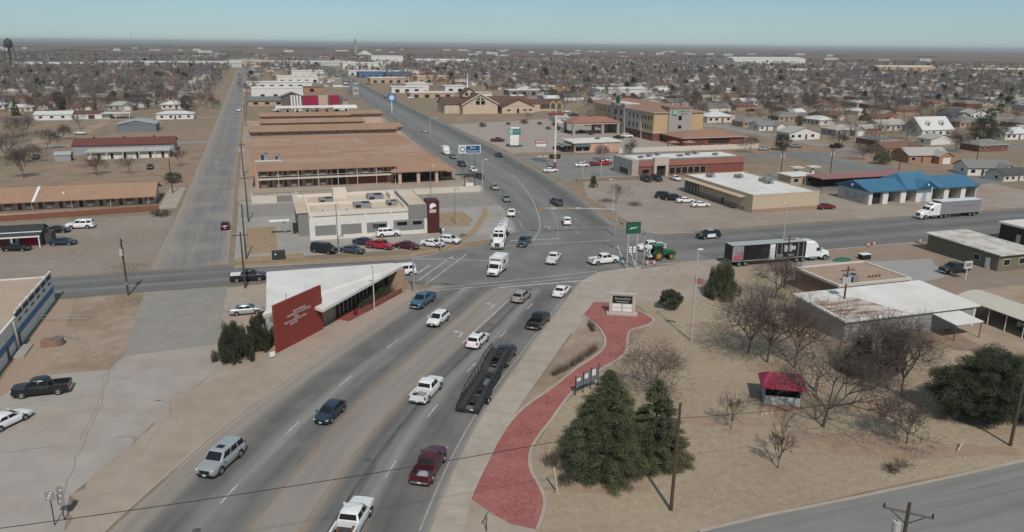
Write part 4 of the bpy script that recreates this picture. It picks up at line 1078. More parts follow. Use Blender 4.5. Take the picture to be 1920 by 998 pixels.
# black pickup with car hauling trailer
pc = at(946, 676); pe = at(877, 777); d = (pc - pe).normalized(); hh = math.atan2(d.y, d.x)
vehicle('pickup', pc, math.degrees(hh), P_BLACK, 'black pickup truck towing the long car hauler trailer')
t = thing('car_hauler_trailer', Vector((pe.x, pe.y, 0.05)), hh, 'long empty black car hauler trailer behind a black pickup', 'trailer'); t.scale = (1, 1.12, 1.08)
HB = plain('hauler_black', (0.022, 0.022, 0.024), 0.6); HD = M('hauler_deck', (0.035, 0.034, 0.033), 0.8, var=0.3, scale=4)
prof = [(0.0, 0.62), (2.6, 0.8), (7.6, 0.95), (8.6, 1.55), (11.6, 1.6)]
L_ = (pc - pe).length
prof = [(x * (L_ - 1.2) / 11.6, z) for x, z in prof]
prof = [(0.0, 0.55), (prof[1][0], 0.85), (prof[2][0], 1.0), (prof[3][0], 1.75), (prof[4][0], 1.95)]
for i in range(len(prof) - 1):
    (xa, za), (xb, zb_) = prof[i], prof[i + 1]
    n = max(1, int((xb - xa) / 1.1))
    for k in range(n):
        u0, u1 = k / n, (k + 0.94) / n
        x_a, x_b = xa + (xb - xa) * u0, xa + (xb - xa) * u1
        z_a, z_b = za + (zb_ - za) * u0, za + (zb_ - za) * u1
        for sg in (-1, 1):
            y0, y1 = sorted((sg * 0.42, sg * 1.06))
            mb = MB(); mb.slab((x_a, y0, z_a), (x_b, y0, z_b), (x_b, y1, z_b), (x_a, y1, z_a), 0.05); mb.obj('deck_plank', HD, t)
        MB().tube((x_a, -1.14, z_a - 0.08), (x_a, 1.14, z_a - 0.08), 0.05, n=5).obj('cross_member', HB, t)
        if k % 3: mb = MB(); mb.slab((x_a, -0.4, z_a - 0.14), (x_b, -0.4, z_b - 0.14), (x_b, 0.4, z_b - 0.14), (x_a, 0.4, z_a - 0.14), 0.04); mb.obj('centre_plate', HB, t)
for s in (-1, 1):
    mb = MB()
    for i in range(len(prof) - 1):
        (xa, za), (xb, zb_) = prof[i], prof[i + 1]
        mb.tube((xa, s * 1.16, za), (xb, s * 1.16, zb_), 0.09, n=6)
    mb.obj('side_beam', HB, t)
    mb = MB(); top = [(prof[0][0], 0.75), (prof[1][0], 1.75), (prof[2][0], 2.15), (prof[3][0], 2.5), (prof[4][0], 2.5)]
    mb.path([(x, s * 1.2, z) for x, z in top], 0.05, 6)
    for i in range(12):
        x = prof[1][0] * 0.3 + (prof[4][0] - prof[1][0] * 0.3) * i / 11
        def zi(tb, x):
            for (a, za), (b, zb2) in zip(tb, tb[1:]):
                if a <= x <= b: return za + (zb2 - za) * (x - a) / (b - a)
            return tb[-1][1]
        mb.tube((x, s * 1.18, zi(prof, x)), (x, s * 1.2, zi(top, x)), 0.035, n=5)
    mb.obj('side_rail', HB, t)
    for x in (2.9, 3.85): add_wheel(t, x, s * 1.28, 0.38, 0.26)
    mb = MB(); mb.box(2.35, 4.4, s * 1.28 - 0.16, s * 1.28 + 0.16, 0.8, 0.88); mb.obj('fender', HB, t)
    mb = MB(); mb.box(-0.05, 0.02, s * 0.55 - 0.35, s * 0.55 + 0.35, 0.42, 0.62); mb.obj('ramp_end', HB, t)
mb = MB(); mb.box(-0.1, 0.05, -1.2, 1.2, 0.3, 0.45); mb.obj('tail_bar', HB, t)
mb = MB(); mb.box(-0.13, -0.09, -0.6, -0.25, 0.5, 0.62); mb.obj('licence_plate', PLATE, t)
mb = MB(); mb.tube((prof[4][0] - 0.2, 0, 1.5), (prof[4][0] + 0.9, 0, 1.15), 0.12, n=8); mb.obj('gooseneck', HB, t)
for x in (5.6, 6.4):
    mb = MB(); mb.box(x, x + 0.35, -0.5, -0.1, 0.9, 1.15); mb.obj('strap_box', plain('grey_strap', (0.16, 0.16, 0.155), 0.7), t)
# ------------------------------------------------------------------ buildings
TANROOF = M('tan_shingles', (0.33, 0.205, 0.135), 0.9, var=0.08, scale=1.0, c2=(0.29, 0.17, 0.11), scale2=0.12, amt2=0.6, bump=0.15, bscale=8)
TANFLAT = M('tan_flat_roof', (0.33, 0.185, 0.118), 0.95, var=0.16, scale=0.35, c2=(0.375, 0.255, 0.18), scale2=0.06, amt2=1.0, stretch=(0.0, 0.45, 1.5))
CREAMWALL = M('cream_stucco', (0.55, 0.50, 0.43), 0.9, var=0.06, scale=0.5)
WHITEWALL = M('white_wall', (0.62, 0.60, 0.56), 0.85, var=0.07, scale=0.6)
PINKWALL = M('pale_pink_wall', (0.46, 0.335, 0.27), 0.9, var=0.07, scale=0.5)
BRICKR = M('red_brick', (0.20, 0.072, 0.052), 0.9, var=0.15, scale=2.5, c2=(0.17, 0.06, 0.045), scale2=0.4)
TANBRICK = M('tan_brick', (0.42, 0.31, 0.22), 0.9, var=0.1, scale=2.0)
GREYWALL = M('grey_panel', (0.20, 0.195, 0.185), 0.8, var=0.06)
WHITEROOF = M('white_membrane', (0.66, 0.645, 0.61), 0.75, var=0.07, scale=0.3, c2=(0.55, 0.51, 0.46), scale2=0.12, amt2=0.6)
CREAMROOF = M('cream_roof', (0.56, 0.475, 0.385), 0.85, var=0.07, scale=0.3, c2=(0.50, 0.375, 0.26), scale2=0.12, amt2=0.8)
GREYROOF = M('grey_shingles', (0.15, 0.145, 0.14), 0.9, var=0.12, scale=1.2)
BROWNROOF = M('brown_shingles', (0.115, 0.062, 0.048), 0.9, var=0.12, scale=1.0)
METALG = M('grey_metal_siding', (0.30, 0.31, 0.32), 0.55, 0.2, var=0.08, scale=1.0)
HVAC = plain('hvac_grey', (0.26, 0.265, 0.265), 0.6, 0.3)
FRAME = plain('window_frame', (0.42, 0.40, 0.37), 0.6)
DOORB = plain('brown_door', (0.07, 0.04, 0.03), 0.6)
REDPAINT = M('red_painted_wall', (0.215, 0.036, 0.026), 0.8, var=0.08, scale=0.5)
BLUEP = M('blue_stripe', (0.055, 0.165, 0.30), 0.7, var=0.06)

def bld(name, a, b, label, cat='building', rz=None, group=None):
    return thing(name, W(a, b), TH if rz is None else rz, label, cat, group)
def wbox(r, x0, x1, y0, y1, z0, z1, m, name='wall'):
    return MB().box(x0, x1, y0, y1, z0, z1).obj(name, m, r)
def opening(r, face, pos, u0, u1, z0, z1, name='window', fm=None, gm=None, sub='pane', d=0.05, b=0.07):
    """framed opening on a wall: face f/b = y const, l/r = x const"""
    s = -1 if face in 'fl' else 1
    def bx(u0, u1, z0, z1, d0, d1):
        p0, p1 = sorted((pos + s * d0, pos + s * d1))
        return MB().box(u0, u1, p0, p1, z0, z1) if face in 'fb' else MB().box(p0, p1, u0, u1, z0, z1)
    o = bx(u0, u1, z0, z1, -0.02, d).obj(name, fm or FRAME, r)
    bx(u0 + b, u1 - b, z0 + b, z1 - b, d - 0.03, d + 0.012).obj(sub, gm or GLASS, o)
    return o
def gable(r, x0, x1, y0, y1, z, rise, m, axis='x', oh=0.4, wallm=None, th=0.14, name='roof'):
    """pitched roof, ridge along axis; also the triangular gable walls"""
    mb = MB()
    if axis == 'x':
        ym = (y0 + y1) / 2; k = rise / (ym - y0); e = oh * k
        mb.slab((x0 - oh, y0 - oh, z - e), (x1 + oh, y0 - oh, z - e), (x1 + oh, ym, z + rise), (x0 - oh, ym, z + rise), th)
        mb.slab((x1 + oh, y1 + oh, z - e), (x0 - oh, y1 + oh, z - e), (x0 - oh, ym, z + rise), (x1 + oh, ym, z + rise), th)
    else:
        xm = (x0 + x1) / 2; k = rise / (xm - x0); e = oh * k
        mb.slab((x0 - oh, y1 + oh, z - e), (x0 - oh, y0 - oh, z - e), (xm, y0 - oh, z + rise), (xm, y1 + oh, z + rise), th)
        mb.slab((x1 + oh, y0 - oh, z - e), (x1 + oh, y1 + oh, z - e), (xm, y1 + oh, z + rise), (xm, y0 - oh, z + rise), th)
    o = mb.obj(name, m, r)
    if wallm:
        t_ = 0.15; zt = z + rise - 0.16
        for c in ((x0, x0 + t_), (x1 - t_, x1)) if axis == 'x' else ((y0, y0 + t_), (y1 - t_, y1)):
            mb = MB()
            if axis == 'x':
                ym = (y0 + y1) / 2
                p = [(c[0], y0 + 0.01, z - 0.16), (c[0], y1 - 0.01, z - 0.16), (c[0], ym, zt), (c[1], y0 + 0.01, z - 0.16), (c[1], y1 - 0.01, z - 0.16), (c[1], ym, zt)]
            else:
                xm = (x0 + x1) / 2
                p = [(x0 + 0.01, c[0], z - 0.16), (x1 - 0.01, c[0], z - 0.16), (xm, c[0], zt), (x0 + 0.01, c[1], z - 0.16), (x1 - 0.01, c[1], z - 0.16), (xm, c[1], zt)]
            mb.add(p, [(0, 1, 2), (3, 5, 4), (0, 3, 4, 1), (1, 4, 5, 2), (2, 5, 3, 0)])
            mb.obj('gable', wallm, r)
    return o
def hip(r, x0, x1, y0, y1, z, rise, m, oh=0.5, name='roof', ridge=None, fascia=None):
    x0 -= oh; x1 += oh; y0 -= oh; y1 += oh
    d = min(x1 - x0, y1 - y0) / 2 if ridge is None else ridge
    if x1 - x0 >= y1 - y0: a, b = (x0 + d, (y0 + y1) / 2), (x1 - d, (y0 + y1) / 2)
    else: a, b = ((x0 + x1) / 2, y0 + d), ((x0 + x1) / 2, y1 - d)
    p = [(x0, y0, z), (x1, y0, z), (x1, y1, z), (x0, y1, z), (*a, z + rise), (*b, z + rise)]
    mb = MB()
    if x1 - x0 >= y1 - y0: f = [(0, 1, 5, 4), (1, 2, 5), (2, 3, 4, 5), (3, 0, 4), (0, 3, 2, 1)]
    else: f = [(0, 1, 4), (1, 2, 5, 4), (2, 3, 5), (3, 0, 4, 5), (0, 3, 2, 1)]
    mb.add(p, f); o = mb.obj(name, m, r)
    if fascia:
        MB().box(x0 + 0.02, x1 - 0.02, y0 + 0.02, y1 - 0.02, z - 0.22, z - 0.004).obj('fascia', fascia, r)
    return o
def hvac(r, x, y, z, w=2.0, d=1.5, h=1.1):
    o = MB().box(x - w / 2, x + w / 2, y - d / 2, y + d / 2, z, z + h).obj('rooftop_unit', HVAC, r)
    MB().tube((x + w * 0.2, y, z + h - 0.02), (x + w * 0.2, y, z + h + 0.08), min(w, d) * 0.3, n=10).obj('fan', BLACK, o)
    MB().box(x - w * 0.42, x - w * 0.1, y - d / 2 - 0.03, y - d / 2, z + 0.2, z + h - 0.2).obj('grille', BLACK, o)
def parapet_roof(r, x0, x1, y0, y1, z, wm, rm, ph=0.45, th=0.3):
    wbox(r, x0 + th, x1 - th, y0 + th, y1 - th, z - 0.3, z - 0.12, rm, 'roof')
    for q in ((x0, x1, y0, y0 + th), (x0, x1, y1 - th, y1), (x0, x0 + th, y0 + th, y1 - th), (x1 - th, x1, y0 + th, y1 - th)):
        wbox(r, q[0], q[1], q[2], q[3], z - 0.3, z + ph, wm, 'parapet')

# --- blue striped building at the left edge
r = bld('striped_building', -32.5, 60, 'flat roofed building with a white wall and blue stripe at the left edge')
wbox(r, -62, 0, 0, 69.3, 0, 1.45, WHITEWALL); wbox(r, -62, 0.02, 0.02, 69.28, 1.45, 2.35, BLUEP, 'stripe'); wbox(r, -62, 0, 0, 69.3, 2.35, 3.75, WHITEWALL)
wbox(r, -61.6, -0.4, 0.4, 68.9, 3.75, 3.86, M('tan_membrane', (0.40, 0.31, 0.235), 0.9, var=0.08, scale=0.2, c2=(0.36, 0.27, 0.2), scale2=0.06), 'roof')
wbox(r, -0.3, 0, 0, 50, 3.75, 4.05, WHITEWALL, 'parapet'); wbox(r, -62, 0, 69.0, 69.3, 3.75, 4.0, WHITEWALL, 'parapet')
for k in range(6):
    y0 = 50.2 + k * 3.2
    wbox(r, -0.32, 0.0, y0 + 2.9, y0 + 3.2, 3.75, 4.75, WHITEWALL, 'parapet_post')
    wbox(r, -0.2, -0.06, y0, y0 + 2.9, 3.8, 4.35, BLACK, 'parapet_slat'); wbox(r, -0.22, -0.04, y0, y0 + 2.9, 4.4, 4.7, WHITEWALL, 'parapet_slat')
    wbox(r, -0.02, 0.05, y0 + 0.5, y0 + 1.9, 3.1, 3.35, BLACK, 'wall_slot')
wbox(r, 0, 0.35, 48, 48.4, 0, 3.9, plain('grey_pier', (0.35, 0.34, 0.33), 0.8), 'pier')
for y0 in (44.2, 49.4): opening(r, 'r', 0, y0, y0 + 1.0, 0.05, 2.1, 'door', FRAME, DOORB, 'door_leaf')
wbox(r, 0.3, 1.6, 45, 49.5, 0, 0.25, CONC, 'door_step')
r = thing('planter', at(94, 648, 0), TH, 'low brown planter by the blue striped wall', 'planter')
wbox(r, -0.9, 0.9, -0.8, 0.8, 0, 0.9, M('brown_planter', (0.24, 0.15, 0.105), 0.9), 'box'); MB().tube((0.9, 0, 0), (0.9, 0, 0.98), 0.8, n=14).obj('round_end', M('grey_brown_planter', (0.17, 0.13, 0.115), 0.9), r)
for q0, q1, lab in (((70, 604), (163, 603), 'pale grey pipe handrail on the dry yard farther from the camera'), ((102, 632), (145, 640), 'pale grey pipe handrail beside the brown planter')):
    a_, b_ = at(*q0), at(*q1); d_ = b_ - a_
    r = thing('handrail', a_, math.atan2(d_.y, d_.x), lab, 'railing'); Ld = d_.length
    for k in range(4): MB().tube((Ld * k / 3, 0, 0), (Ld * k / 3, 0, 1.0), 0.03, n=6).obj('post', STEEL, r)
    for z in (0.5, 1.0): MB().tube((0, 0, z), (Ld, 0, z), 0.03, n=6).obj('rail', STEEL, r)

# --- small shop with red front
p = AB(at(0, 470)); r = bld('small_shop', p[0] - 2.5, p[1] + 0.6, 'small shop with dark shingle roof and bright red front')
wbox(r, 0, 9.2, 1.8, 7.0, 0, 2.7, M('shop_grey', (0.16, 0.145, 0.14), 0.9)); gable(r, 0, 9.2, 1.8, 7.0, 2.7, 1.1, M('black_shingles', (0.035, 0.037, 0.037), 0.85, var=0.15, scale=3), 'x', 0.3, M('shop_gable', (0.12, 0.11, 0.105), 0.9))
MB().slab((-0.3, -0.2, 2.35), (9.4, -0.2, 2.35), (9.4, 2.0, 2.75), (-0.3, 2.0, 2.75), 0.12).obj('porch_roof', plain('porch_dark', (0.045, 0.046, 0.046), 0.8), r)
wbox(r, -0.35, 9.45, -0.3, -0.2, 2.15, 2.4, WHITE, 'porch_fascia'); wbox(r, -0.35, 9.45, 1.5, 1.6, 2.78, 2.95, WHITE, 'roof_fascia')
for x in (-0.2, 4.6, 9.2): wbox(r, x - 0.09, x + 0.09, -0.2, -0.02, 0, 2.15, WHITE, 'porch_post')
wbox(r, 0.6, 3.4, 1.7, 1.82, 0.1, 2.1, P_DRED, 'red_panel'); wbox(r, 5.6, 8.4, 1.68, 1.82, 0.1, 2.0, P_RED, 'red_panel'); wbox(r, 3.7, 5.2, 1.7, 1.82, 0.1, 2.3, WHITEWALL, 'door_surround')
opening(r, 'f', 1.7, 4.0, 4.8, 0.1, 2.0, 'door', WHITE, DARK, 'door_leaf')
MB().tube((9.9, 3.2, 0.0), (9.9, 3.2, 2.6), 0.35, n=8).obj('smoker_stack', BLACK, r); wbox(r, 9.3, 10.8, 2.5, 5.8, 0, 2.2, plain('smoker_dark', (0.06, 0.055, 0.052), 0.7), 'smoker')

# --- left motel with tan roof, its doors and the wooden fence
r = bld('motel_wing', -79, 204, 'long single storey motel wing with a tan shingle roof at left')
wbox(r, 0, 52.5, 1.5, 12, 0, 2.5, PINKWALL)
MB().slab((-0.5, -0.6, 2.25), (53.2, -0.6, 2.25), (53.2, 7, 4.6), (-0.5, 7, 4.6), 0.18).obj('roof', TANROOF, r)
MB().slab((53.2, 14.2, 2.3), (-0.5, 14.2, 2.3), (-0.5, 7, 4.6), (53.2, 7, 4.6), 0.18).obj('roof', TANROOF, r)
mb = MB(); mb.add([(52.3, 1.5, 2.4), (52.5, 1.5, 2.4), (52.3, 12, 2.4), (52.5, 12, 2.4), (52.3, 7, 4.3), (52.5, 7, 4.3)], [(0, 4, 2), (1, 3, 5), (0, 1, 5, 4), (3, 2, 4, 5)]); mb.obj('gable', DOORB, r)
MB().slab((26.3, -0.62, 2.3), (26.9, -0.62, 2.3), (26.9, 7, 4.68), (26.3, 7, 4.68), 0.1).obj('ridge_vent_strip', WHITE, r)
for k in range(12):
    x = 1.0 + k * 4.35
    opening(r, 'f', 1.5, x, x + 0.95, 0.05, 2.05, 'door', FRAME, DOORB if k % 4 else DARK, 'door_leaf')
    opening(r, 'f', 1.5, x + 1.5, x + 3.6, 0.95, 2.0, 'window', FRAME, plain('curtained_glass', (0.09, 0.085, 0.08), 0.3), 'pane')
    wbox(r, x + 1.8, x + 2.9, 1.3, 1.5, 0.3, 0.75, WHITE, 'air_conditioner')
for k in range(7): MB().tube((x := 1 + k * 8.4, -0.3, 0), (x, -0.3, 2.2), 0.06, n=6).obj('post', FRAME, r)
MB().tube((32.5, 3, 3.3), (32.5, 3, 3.75), 0.28, n=10).obj('roof_vent', WHITE, r)
REDWOOD = M('red_wood_fence', (0.19, 0.078, 0.048), 0.9, var=0.2, scale=2.0)
def fence(name, p0, p1, h, m, label, step=2.44, post=None, boards=4):
    d_ = p1 - p0; Ld = d_.length
    r = thing(name, p0, math.atan2(d_.y, d_.x), label, 'fence')
    n = max(1, round(Ld / step)); s = Ld / n
    pm = MB().box(-0.06, 0.06, -0.08, 0.04, 0, h + 0.05).mesh('post', post or m)
    bw = (s - 0.14) / boards
    bm = [MB().box(0.0, bw - 0.015, -0.03 + 0.012 * (i % 2), 0.0 + 0.012 * (i % 2), 0.05, h - 0.02 * (i % 3)).mesh('board', m) for i in range(3)]
    for k in range(n + 1): link('post', pm, r, (k * s, 0, 0))
    for k in range(n):
        for j in range(boards): link('board', bm[(k * 3 + j) % 3], r, (k * s + 0.07 + j * bw, 0, 0))
    return r
fence('wooden_fence', W(-90, 190.0), W(-24.5, 196.5), 1.35, REDWOOD, 'long low red wooden fence in front of the tan roofed motel')

# --- white block with doors, red metal hall, grey metal shed, small shed (left middle ground)
r = bld('white_lodging', -56.5, 291, 'white block building with a pale flat roof and six doors')
wbox(r, 0, 25.3, 0, 8, 0, 2.5, WHITEWALL); wbox(r, -0.6, 25.9, -1.2, 8.4, 2.5, 2.75, M('pale_grey_roof', (0.42, 0.41, 0.37), 0.9), 'roof'); wbox(r, 17.6, 17.8, -1.2, 8.4, 2.75, 2.95, M('pale_grey_roof'), 'roof_seam')
for k in range(6): opening(r, 'f', 0, 3 + k * 4.0, 4.0 + k * 4.0, 0.05, 2.1, 'door', FRAME, DARK, 'door_leaf')
for k in range(5): wbox(r, 1 + k * 5, 1.2 + k * 5, -1.1, -0.9, 0, 2.5, WHITE, 'post')
r = bld('metal_hall', -63.4, 304, 'long hall with a rusty red metal roof behind the white lodging')
wbox(r, 0, 33, 0, 13, 0, 3.4, METALG); gable(r, 0, 33, 0, 13, 3.4, 1.8, M('rusty_red_metal', (0.155, 0.052, 0.038), 0.7, 0.1, var=0.15, scale=0.6), 'x', 0.4, METALG)
for k in range(3): MB().tube((6 + k * 10, 6.5, 5.1), (6 + k * 10, 6.5, 5.6), 0.3, n=8).obj('roof_vent', BLACK, r)
r = bld('metal_shed', -60.5, 379, 'grey metal shed with low gable roof beyond the red hall')
wbox(r, 0, 16, 0, 14, 0, 3.4, M('blue_grey_metal', (0.17, 0.185, 0.20), 0.6, 0.2)); gable(r, 0, 16, 0, 14, 3.4, 1.7, M('pale_metal_roof', (0.38, 0.39, 0.40), 0.5, 0.2), 'y', 0.3, M('blue_grey_metal'))
p = AB(at(122, 303)); r = bld('garden_shed', p[0] - 3, p[1], 'small pale metal shed left of the white lodging', 'shed')
wbox(r, 0, 4.8, 0, 4, 0, 2.3, METALG); gable(r, 0, 4.8, 0, 4, 2.3, 0.9, M('pale_metal_roof'), 'x', 0.2, METALG); opening(r, 'r', 4.8, 1.2, 2.8, 0.05, 1.9, 'door', FRAME, DARK, 'door_leaf')
r = bld('long_white_house', -50.6, 437, 'long white house with windows beside the side street', 'house')
wbox(r, 0, 18, 0, 9, 0, 2.7, WHITEWALL); hip(r, 0, 18, 0, 9, 2.7, 1.4, M('white_metal_roof', (0.55, 0.54, 0.51), 0.6), 0.5)
for k in range(4): opening(r, 'f', 0, 2 + k * 4.3, 3.3 + k * 4.3, 0.8, 2.0)
opening(r, 'f', 0, 8.6, 9.5, 0.05, 2.05, 'door', FRAME, DOORB, 'door_leaf')
r = bld('farm_house', -108, 446, 'rambling white building with red panels at the left edge', 'house')
wbox(r, 0, 17, 0, 10, 0, 2.8, WHITEWALL); gable(r, 0, 17, 0, 10, 2.8, 1.4, M('white_metal_roof'), 'x', 0.4, WHITEWALL); wbox(r, 17, 34, 2, 12, 0, 2.7, WHITEWALL, 'wing'); gable(r, 17, 30, 2, 12, 2.7, 1.4, BROWNROOF, 'x', 0.3, WHITEWALL)
wbox(r, 30, 44, 0, 9, 2.6, 2.8, M('white_metal_roof'), 'carport_roof'); opening(r, 'f', 2, 24, 27, 0.05, 2.1, 'door', FRAME, P_DRED, 'door_leaf')
for x in (30.5, 37, 43.5): wbox(r, x, x + 0.2, 0.1, 0.3, 0, 2.6, WHITE, 'post')
for k in range(3): opening(r, 'f', 0, 2 + k * 5, 3.6 + k * 5, 0.9, 2.0)

# --- white roofed office with the red wall
p0, p1 = at(520, 662), at(606, 617); d_ = (p1 - p0); rw = math.atan2(d_.y, d_.x); Lr = d_.length
r = thing('office_building', Vector((p0.x, p0.y, 0)), rw, 'wedge shaped office with a white roof and lettered red wall', 'building')
# local frame: x along the street front, y into the plot
inv = Matrix.Rotation(-rw, 4, 'Z') @ Matrix.Translation(-Vector((p0.x, p0.y, 0)))
def loc_(v): return inv @ v
MB().box(0, Lr, -0.05, 0.3, 0, 6.5).obj('red_wall', REDPAINT, r)
corner_ne = loc_(W(19.4, 120.8)); corner_nw = loc_(W(0.2, 121.2)); corner_sw = loc_(W(-0.5, 103))
f0 = Vector((Lr - 0.4, 1.0, 0)); fe = loc_(at(738, 543))
mb = MB(); foot = [(2.0, 1.0), (f0.x, f0.y), (fe.x - 0.2, fe.y + 0.5), (corner_ne.x - 0.6, corner_ne.y - 0.3), (corner_nw.x, corner_nw.y), (corner_sw.x, corner_sw.y)]
mb.prism(foot, 0, 3.5); mb.obj('wall', M('tan_office_wall', (0.36, 0.265, 0.185), 0.9, var=0.08), r)
ov = 1.6
roofp = [(f0.x - 1.5, f0.y - ov - 1.0, 3.75), (fe.x + 0.6, fe.y - ov * 0.9, 4.15), (corner_ne.x + 0.2, corner_ne.y + 0.6, 4.15), (corner_nw.x - 0.6, corner_nw.y + 0.8, 4.3), (corner_sw.x - 0.5, corner_sw.y + 0.4, 4.3), (1.2, 3.2, 4.3), (f0.x - 0.6, 2.6, 3.9)]
mb = MB(); n = len(roofp); mb.add(roofp + [(x, y, z - 0.42) for x, y, z in roofp], [tuple(range(n)), tuple(range(2 * n - 1, n - 1, -1))] + [(i, n + i, n + (i + 1) % n, (i + 1) % n) for i in range(n)]); mb.obj('roof', WHITEROOF, r)
wbox(r, 0.5, Lr - 1.2, 0.3, 3.0, 3.4, 3.5, M('grey_low_roof', (0.28, 0.28, 0.28), 0.9), 'low_roof')
wbox(r, 1.2, 3.2, 0.9, 1.9, 3.5, 4.3, HVAC, 'rooftop_unit'); MB().tube((4.2, 1.5, 3.5), (4.2, 1.5, 6.8), 0.06, n=6).obj('vent_pipe', STEEL, r)
a_ = Vector((f0.x, f0.y, 0)); b_ = Vector((fe.x - 0.2, fe.y + 0.5, 0)); dv = (b_ - a_); Lf = dv.length
fr = link('street_front', None, r, (a_.x, a_.y, 0), math.atan2(dv.y, dv.x))
wbox(fr, 0, 4.4, -0.06, 0.1, 1.9, 3.45, plain('glazing_dark', (0.05, 0.045, 0.045), 0.25), 'window_band')
for k in range(6): wbox(fr, 0.7 * k, 0.7 * k + 0.07, -0.1, -0.05, 1.9, 3.45, DOORB, 'mullion')
wbox(fr, 4.6, Lf - 0.3, -0.05, 0.1, 0.1, 3.4, plain('lobby_glass', (0.03, 0.03, 0.032), 0.12), 'lobby_glazing')
for k in range(9): wbox(fr, 4.6 + k * 1.05, 4.7 + k * 1.05, -0.12, -0.04, 0.1, 3.4, FRAME, 'mullion')
wbox(fr, 4.6, 8.0, -0.11, -0.05, 2.2, 2.3, FRAME, 'transom')
wbox(fr, 4.5, Lf - 0.5, -2.6, 0, 0, 0.18, M('red_porch', (0.22, 0.06, 0.045), 0.9), 'porch_floor')
wbox(fr, 8.4, Lf - 0.4, -2.7, -2.4, 0, 0.75, BRICKR, 'planter_wall')
wbox(fr, Lf - 0.7, Lf - 0.2, -3.0, 0.2, 0, 4.0, M('tan_office_wall'), 'end_fin')
wbox(fr, 6.6, 7.2, -2.3, -1.9, 0.18, 1.0, P_DRED, 'red_bin')
mb = MB()
rg = random.Random(3)
for k in range(1800):
    c = Vector((8.8 + rg.random() * (Lf - 10.2), -1.2 + rg.gauss(0, 0.45), 0.5 + abs(rg.gauss(0.5, 0.4))))
    u = Vector((rg.uniform(-1, 1), rg.uniform(-1, 1), rg.uniform(-1, 1))).normalized() * 0.09; v = u.orthogonal().normalized() * 0.06
    mb.add([c - u, c + v, c + u, c - v], [(0, 1, 2, 3)])
GREENL = M('shrub_leaves', (0.035, 0.052, 0.022), 0.8, var=0.35, scale=2.0)
mb.obj('planting', GREENL, fr)['kind'] = 'stuff'
LET = plain('silver_letters', (0.45, 0.40, 0.39), 0.5)
for txt, z, x in (('BROWNFIELD', 4.75, 0.60), ('CHAMBER OF COMMERCE', 4.35, 0.58), ('AND', 3.95, 0.52), ('VISITOR INFORMATION', 3.55, 0.50), ('CENTER', 3.15, 0.46)):
    lettering('lettering', txt, 0.42, LET, r, (Lr * x - 0.9, -0.07, z - 0.15), (R(90), 0, 0), 0.02)

# --- white fast food restaurant
r = bld('fast_food_restaurant', 5.0, 157, 'white fast food restaurant with grey end blocks and a flat roof', 'restaurant')
wbox(r, 3.0, 27.4, 0, 21, 0, 5.0, WHITEWALL); parapet_roof(r, 3.0, 23.4, 0, 21, 5.3, M('pale_parapet', (0.62, 0.555, 0.48), 0.85, var=0.06), CREAMROOF, 0.45, 0.5)
wbox(r, 1.0, 3.0, 4, 20, 0, 5.0, GREYWALL, 'grey_block'); wbox(r, 0.7, 3.0, 3.7, 20.3, 5.0, 5.3, CREAMROOF, 'coping')
wbox(r, 23.4, 27.6, -0.15, 17, 3.4, 6.3, GREYWALL, 'grey_block'); wbox(r, 23.7, 27.3, 0.2, 16.7, 6.3, 6.36, CREAMROOF, 'roof')
wbox(r, 27.4, 30.0, -0.5, 3.2, 0, 7.0, plain('maroon_tower', (0.07, 0.012, 0.012), 0.6), 'tower')
mb = MB(); mb.add([(27.9, -0.53, 5.45), (28.4, -0.53, 5.3), (28.6, -0.53, 5.6), (29.0, -0.53, 5.75), (29.25, -0.53, 5.65), (29.3, -0.53, 6.1), (29.0, -0.53, 6.45), (28.5, -0.53, 6.55), (28.1, -0.53, 6.4), (27.9, -0.53, 6.0)], [tuple(range(10))]); mb.obj('emblem', WHITE, r)
wbox(r, 27.85, 29.3, -0.53, -0.5, 4.45, 5.15, M('worn_sign_white', (0.45, 0.43, 0.42), 0.7, var=0.3, scale=4), 'name_panel')
for x0 in (4.1, 9.3, 14.6): wbox(r, x0, x0 + 4.2, -0.04, 0, 0.9, 3.0, plain('window_grey', (0.20, 0.20, 0.195), 0.5), 'shuttered_window')
for x0 in (3.4, 8.9, 14.2, 19.6): wbox(r, x0, x0 + 0.35, -0.08, 0, 0, 5.1, WHITEWALL, 'pilaster')
opening(r, 'f', 0, 17.0, 18.6, 1.2, 2.6, 'service_window', FRAME, GLASS); wbox(r, 15.8, 18.8, -1.1, -0.05, 2.9, 3.1, HVAC, 'service_canopy')
wbox(r, 20.2, 26.8, -0.04, 0, 0.9, 3.2, plain('window_grey'), 'shuttered_window'); opening(r, 'f', -0.04, 20.8, 23.2, 1.9, 2.9); opening(r, 'f', -0.04, 24.2, 26.4, 1.9, 2.9)
wbox(r, 3, 27.4, -0.07, -0.001, 4.85, 5.0, GREYWALL, 'trim')
for x, y, w_, d2 in ((7.5, 13, 3.0, 3.0), (14.5, 6, 3.6, 3.0), (18.5, 14.5, 3.5, 4), (21.0, 6.5, 2.2, 2.4)): hvac(r, x, y, 5.18, w_, d2, 1.0)
wbox(r, 9.5, 12.5, 16.5, 20, 5.2, 7.2, M('pale_parapet'), 'roof_screen'); wbox(r, 21.6, 22.8, 12, 18, 5.2, 6.3, M('pale_parapet'), 'roof_screen'); wbox(r, 3.6, 22.8, 10.2, 10.6, 5.2, 5.75, M('pale_parapet'), 'roof_screen')
for x in (6, 11, 16): MB().tube((x, 3, 5.2), (x, 3, 5.75), 0.12, n=8).obj('vent_pipe', HVAC, r)
opening(r, 'l', 1.0, 8, 10.5, 0.1, 2.4, 'side_door', FRAME, DARK, 'door_leaf')
r = thing('drive_through_board', at(535, 440), TH, 'white drive through canopy and dark menu board left of the restaurant', 'menu board')
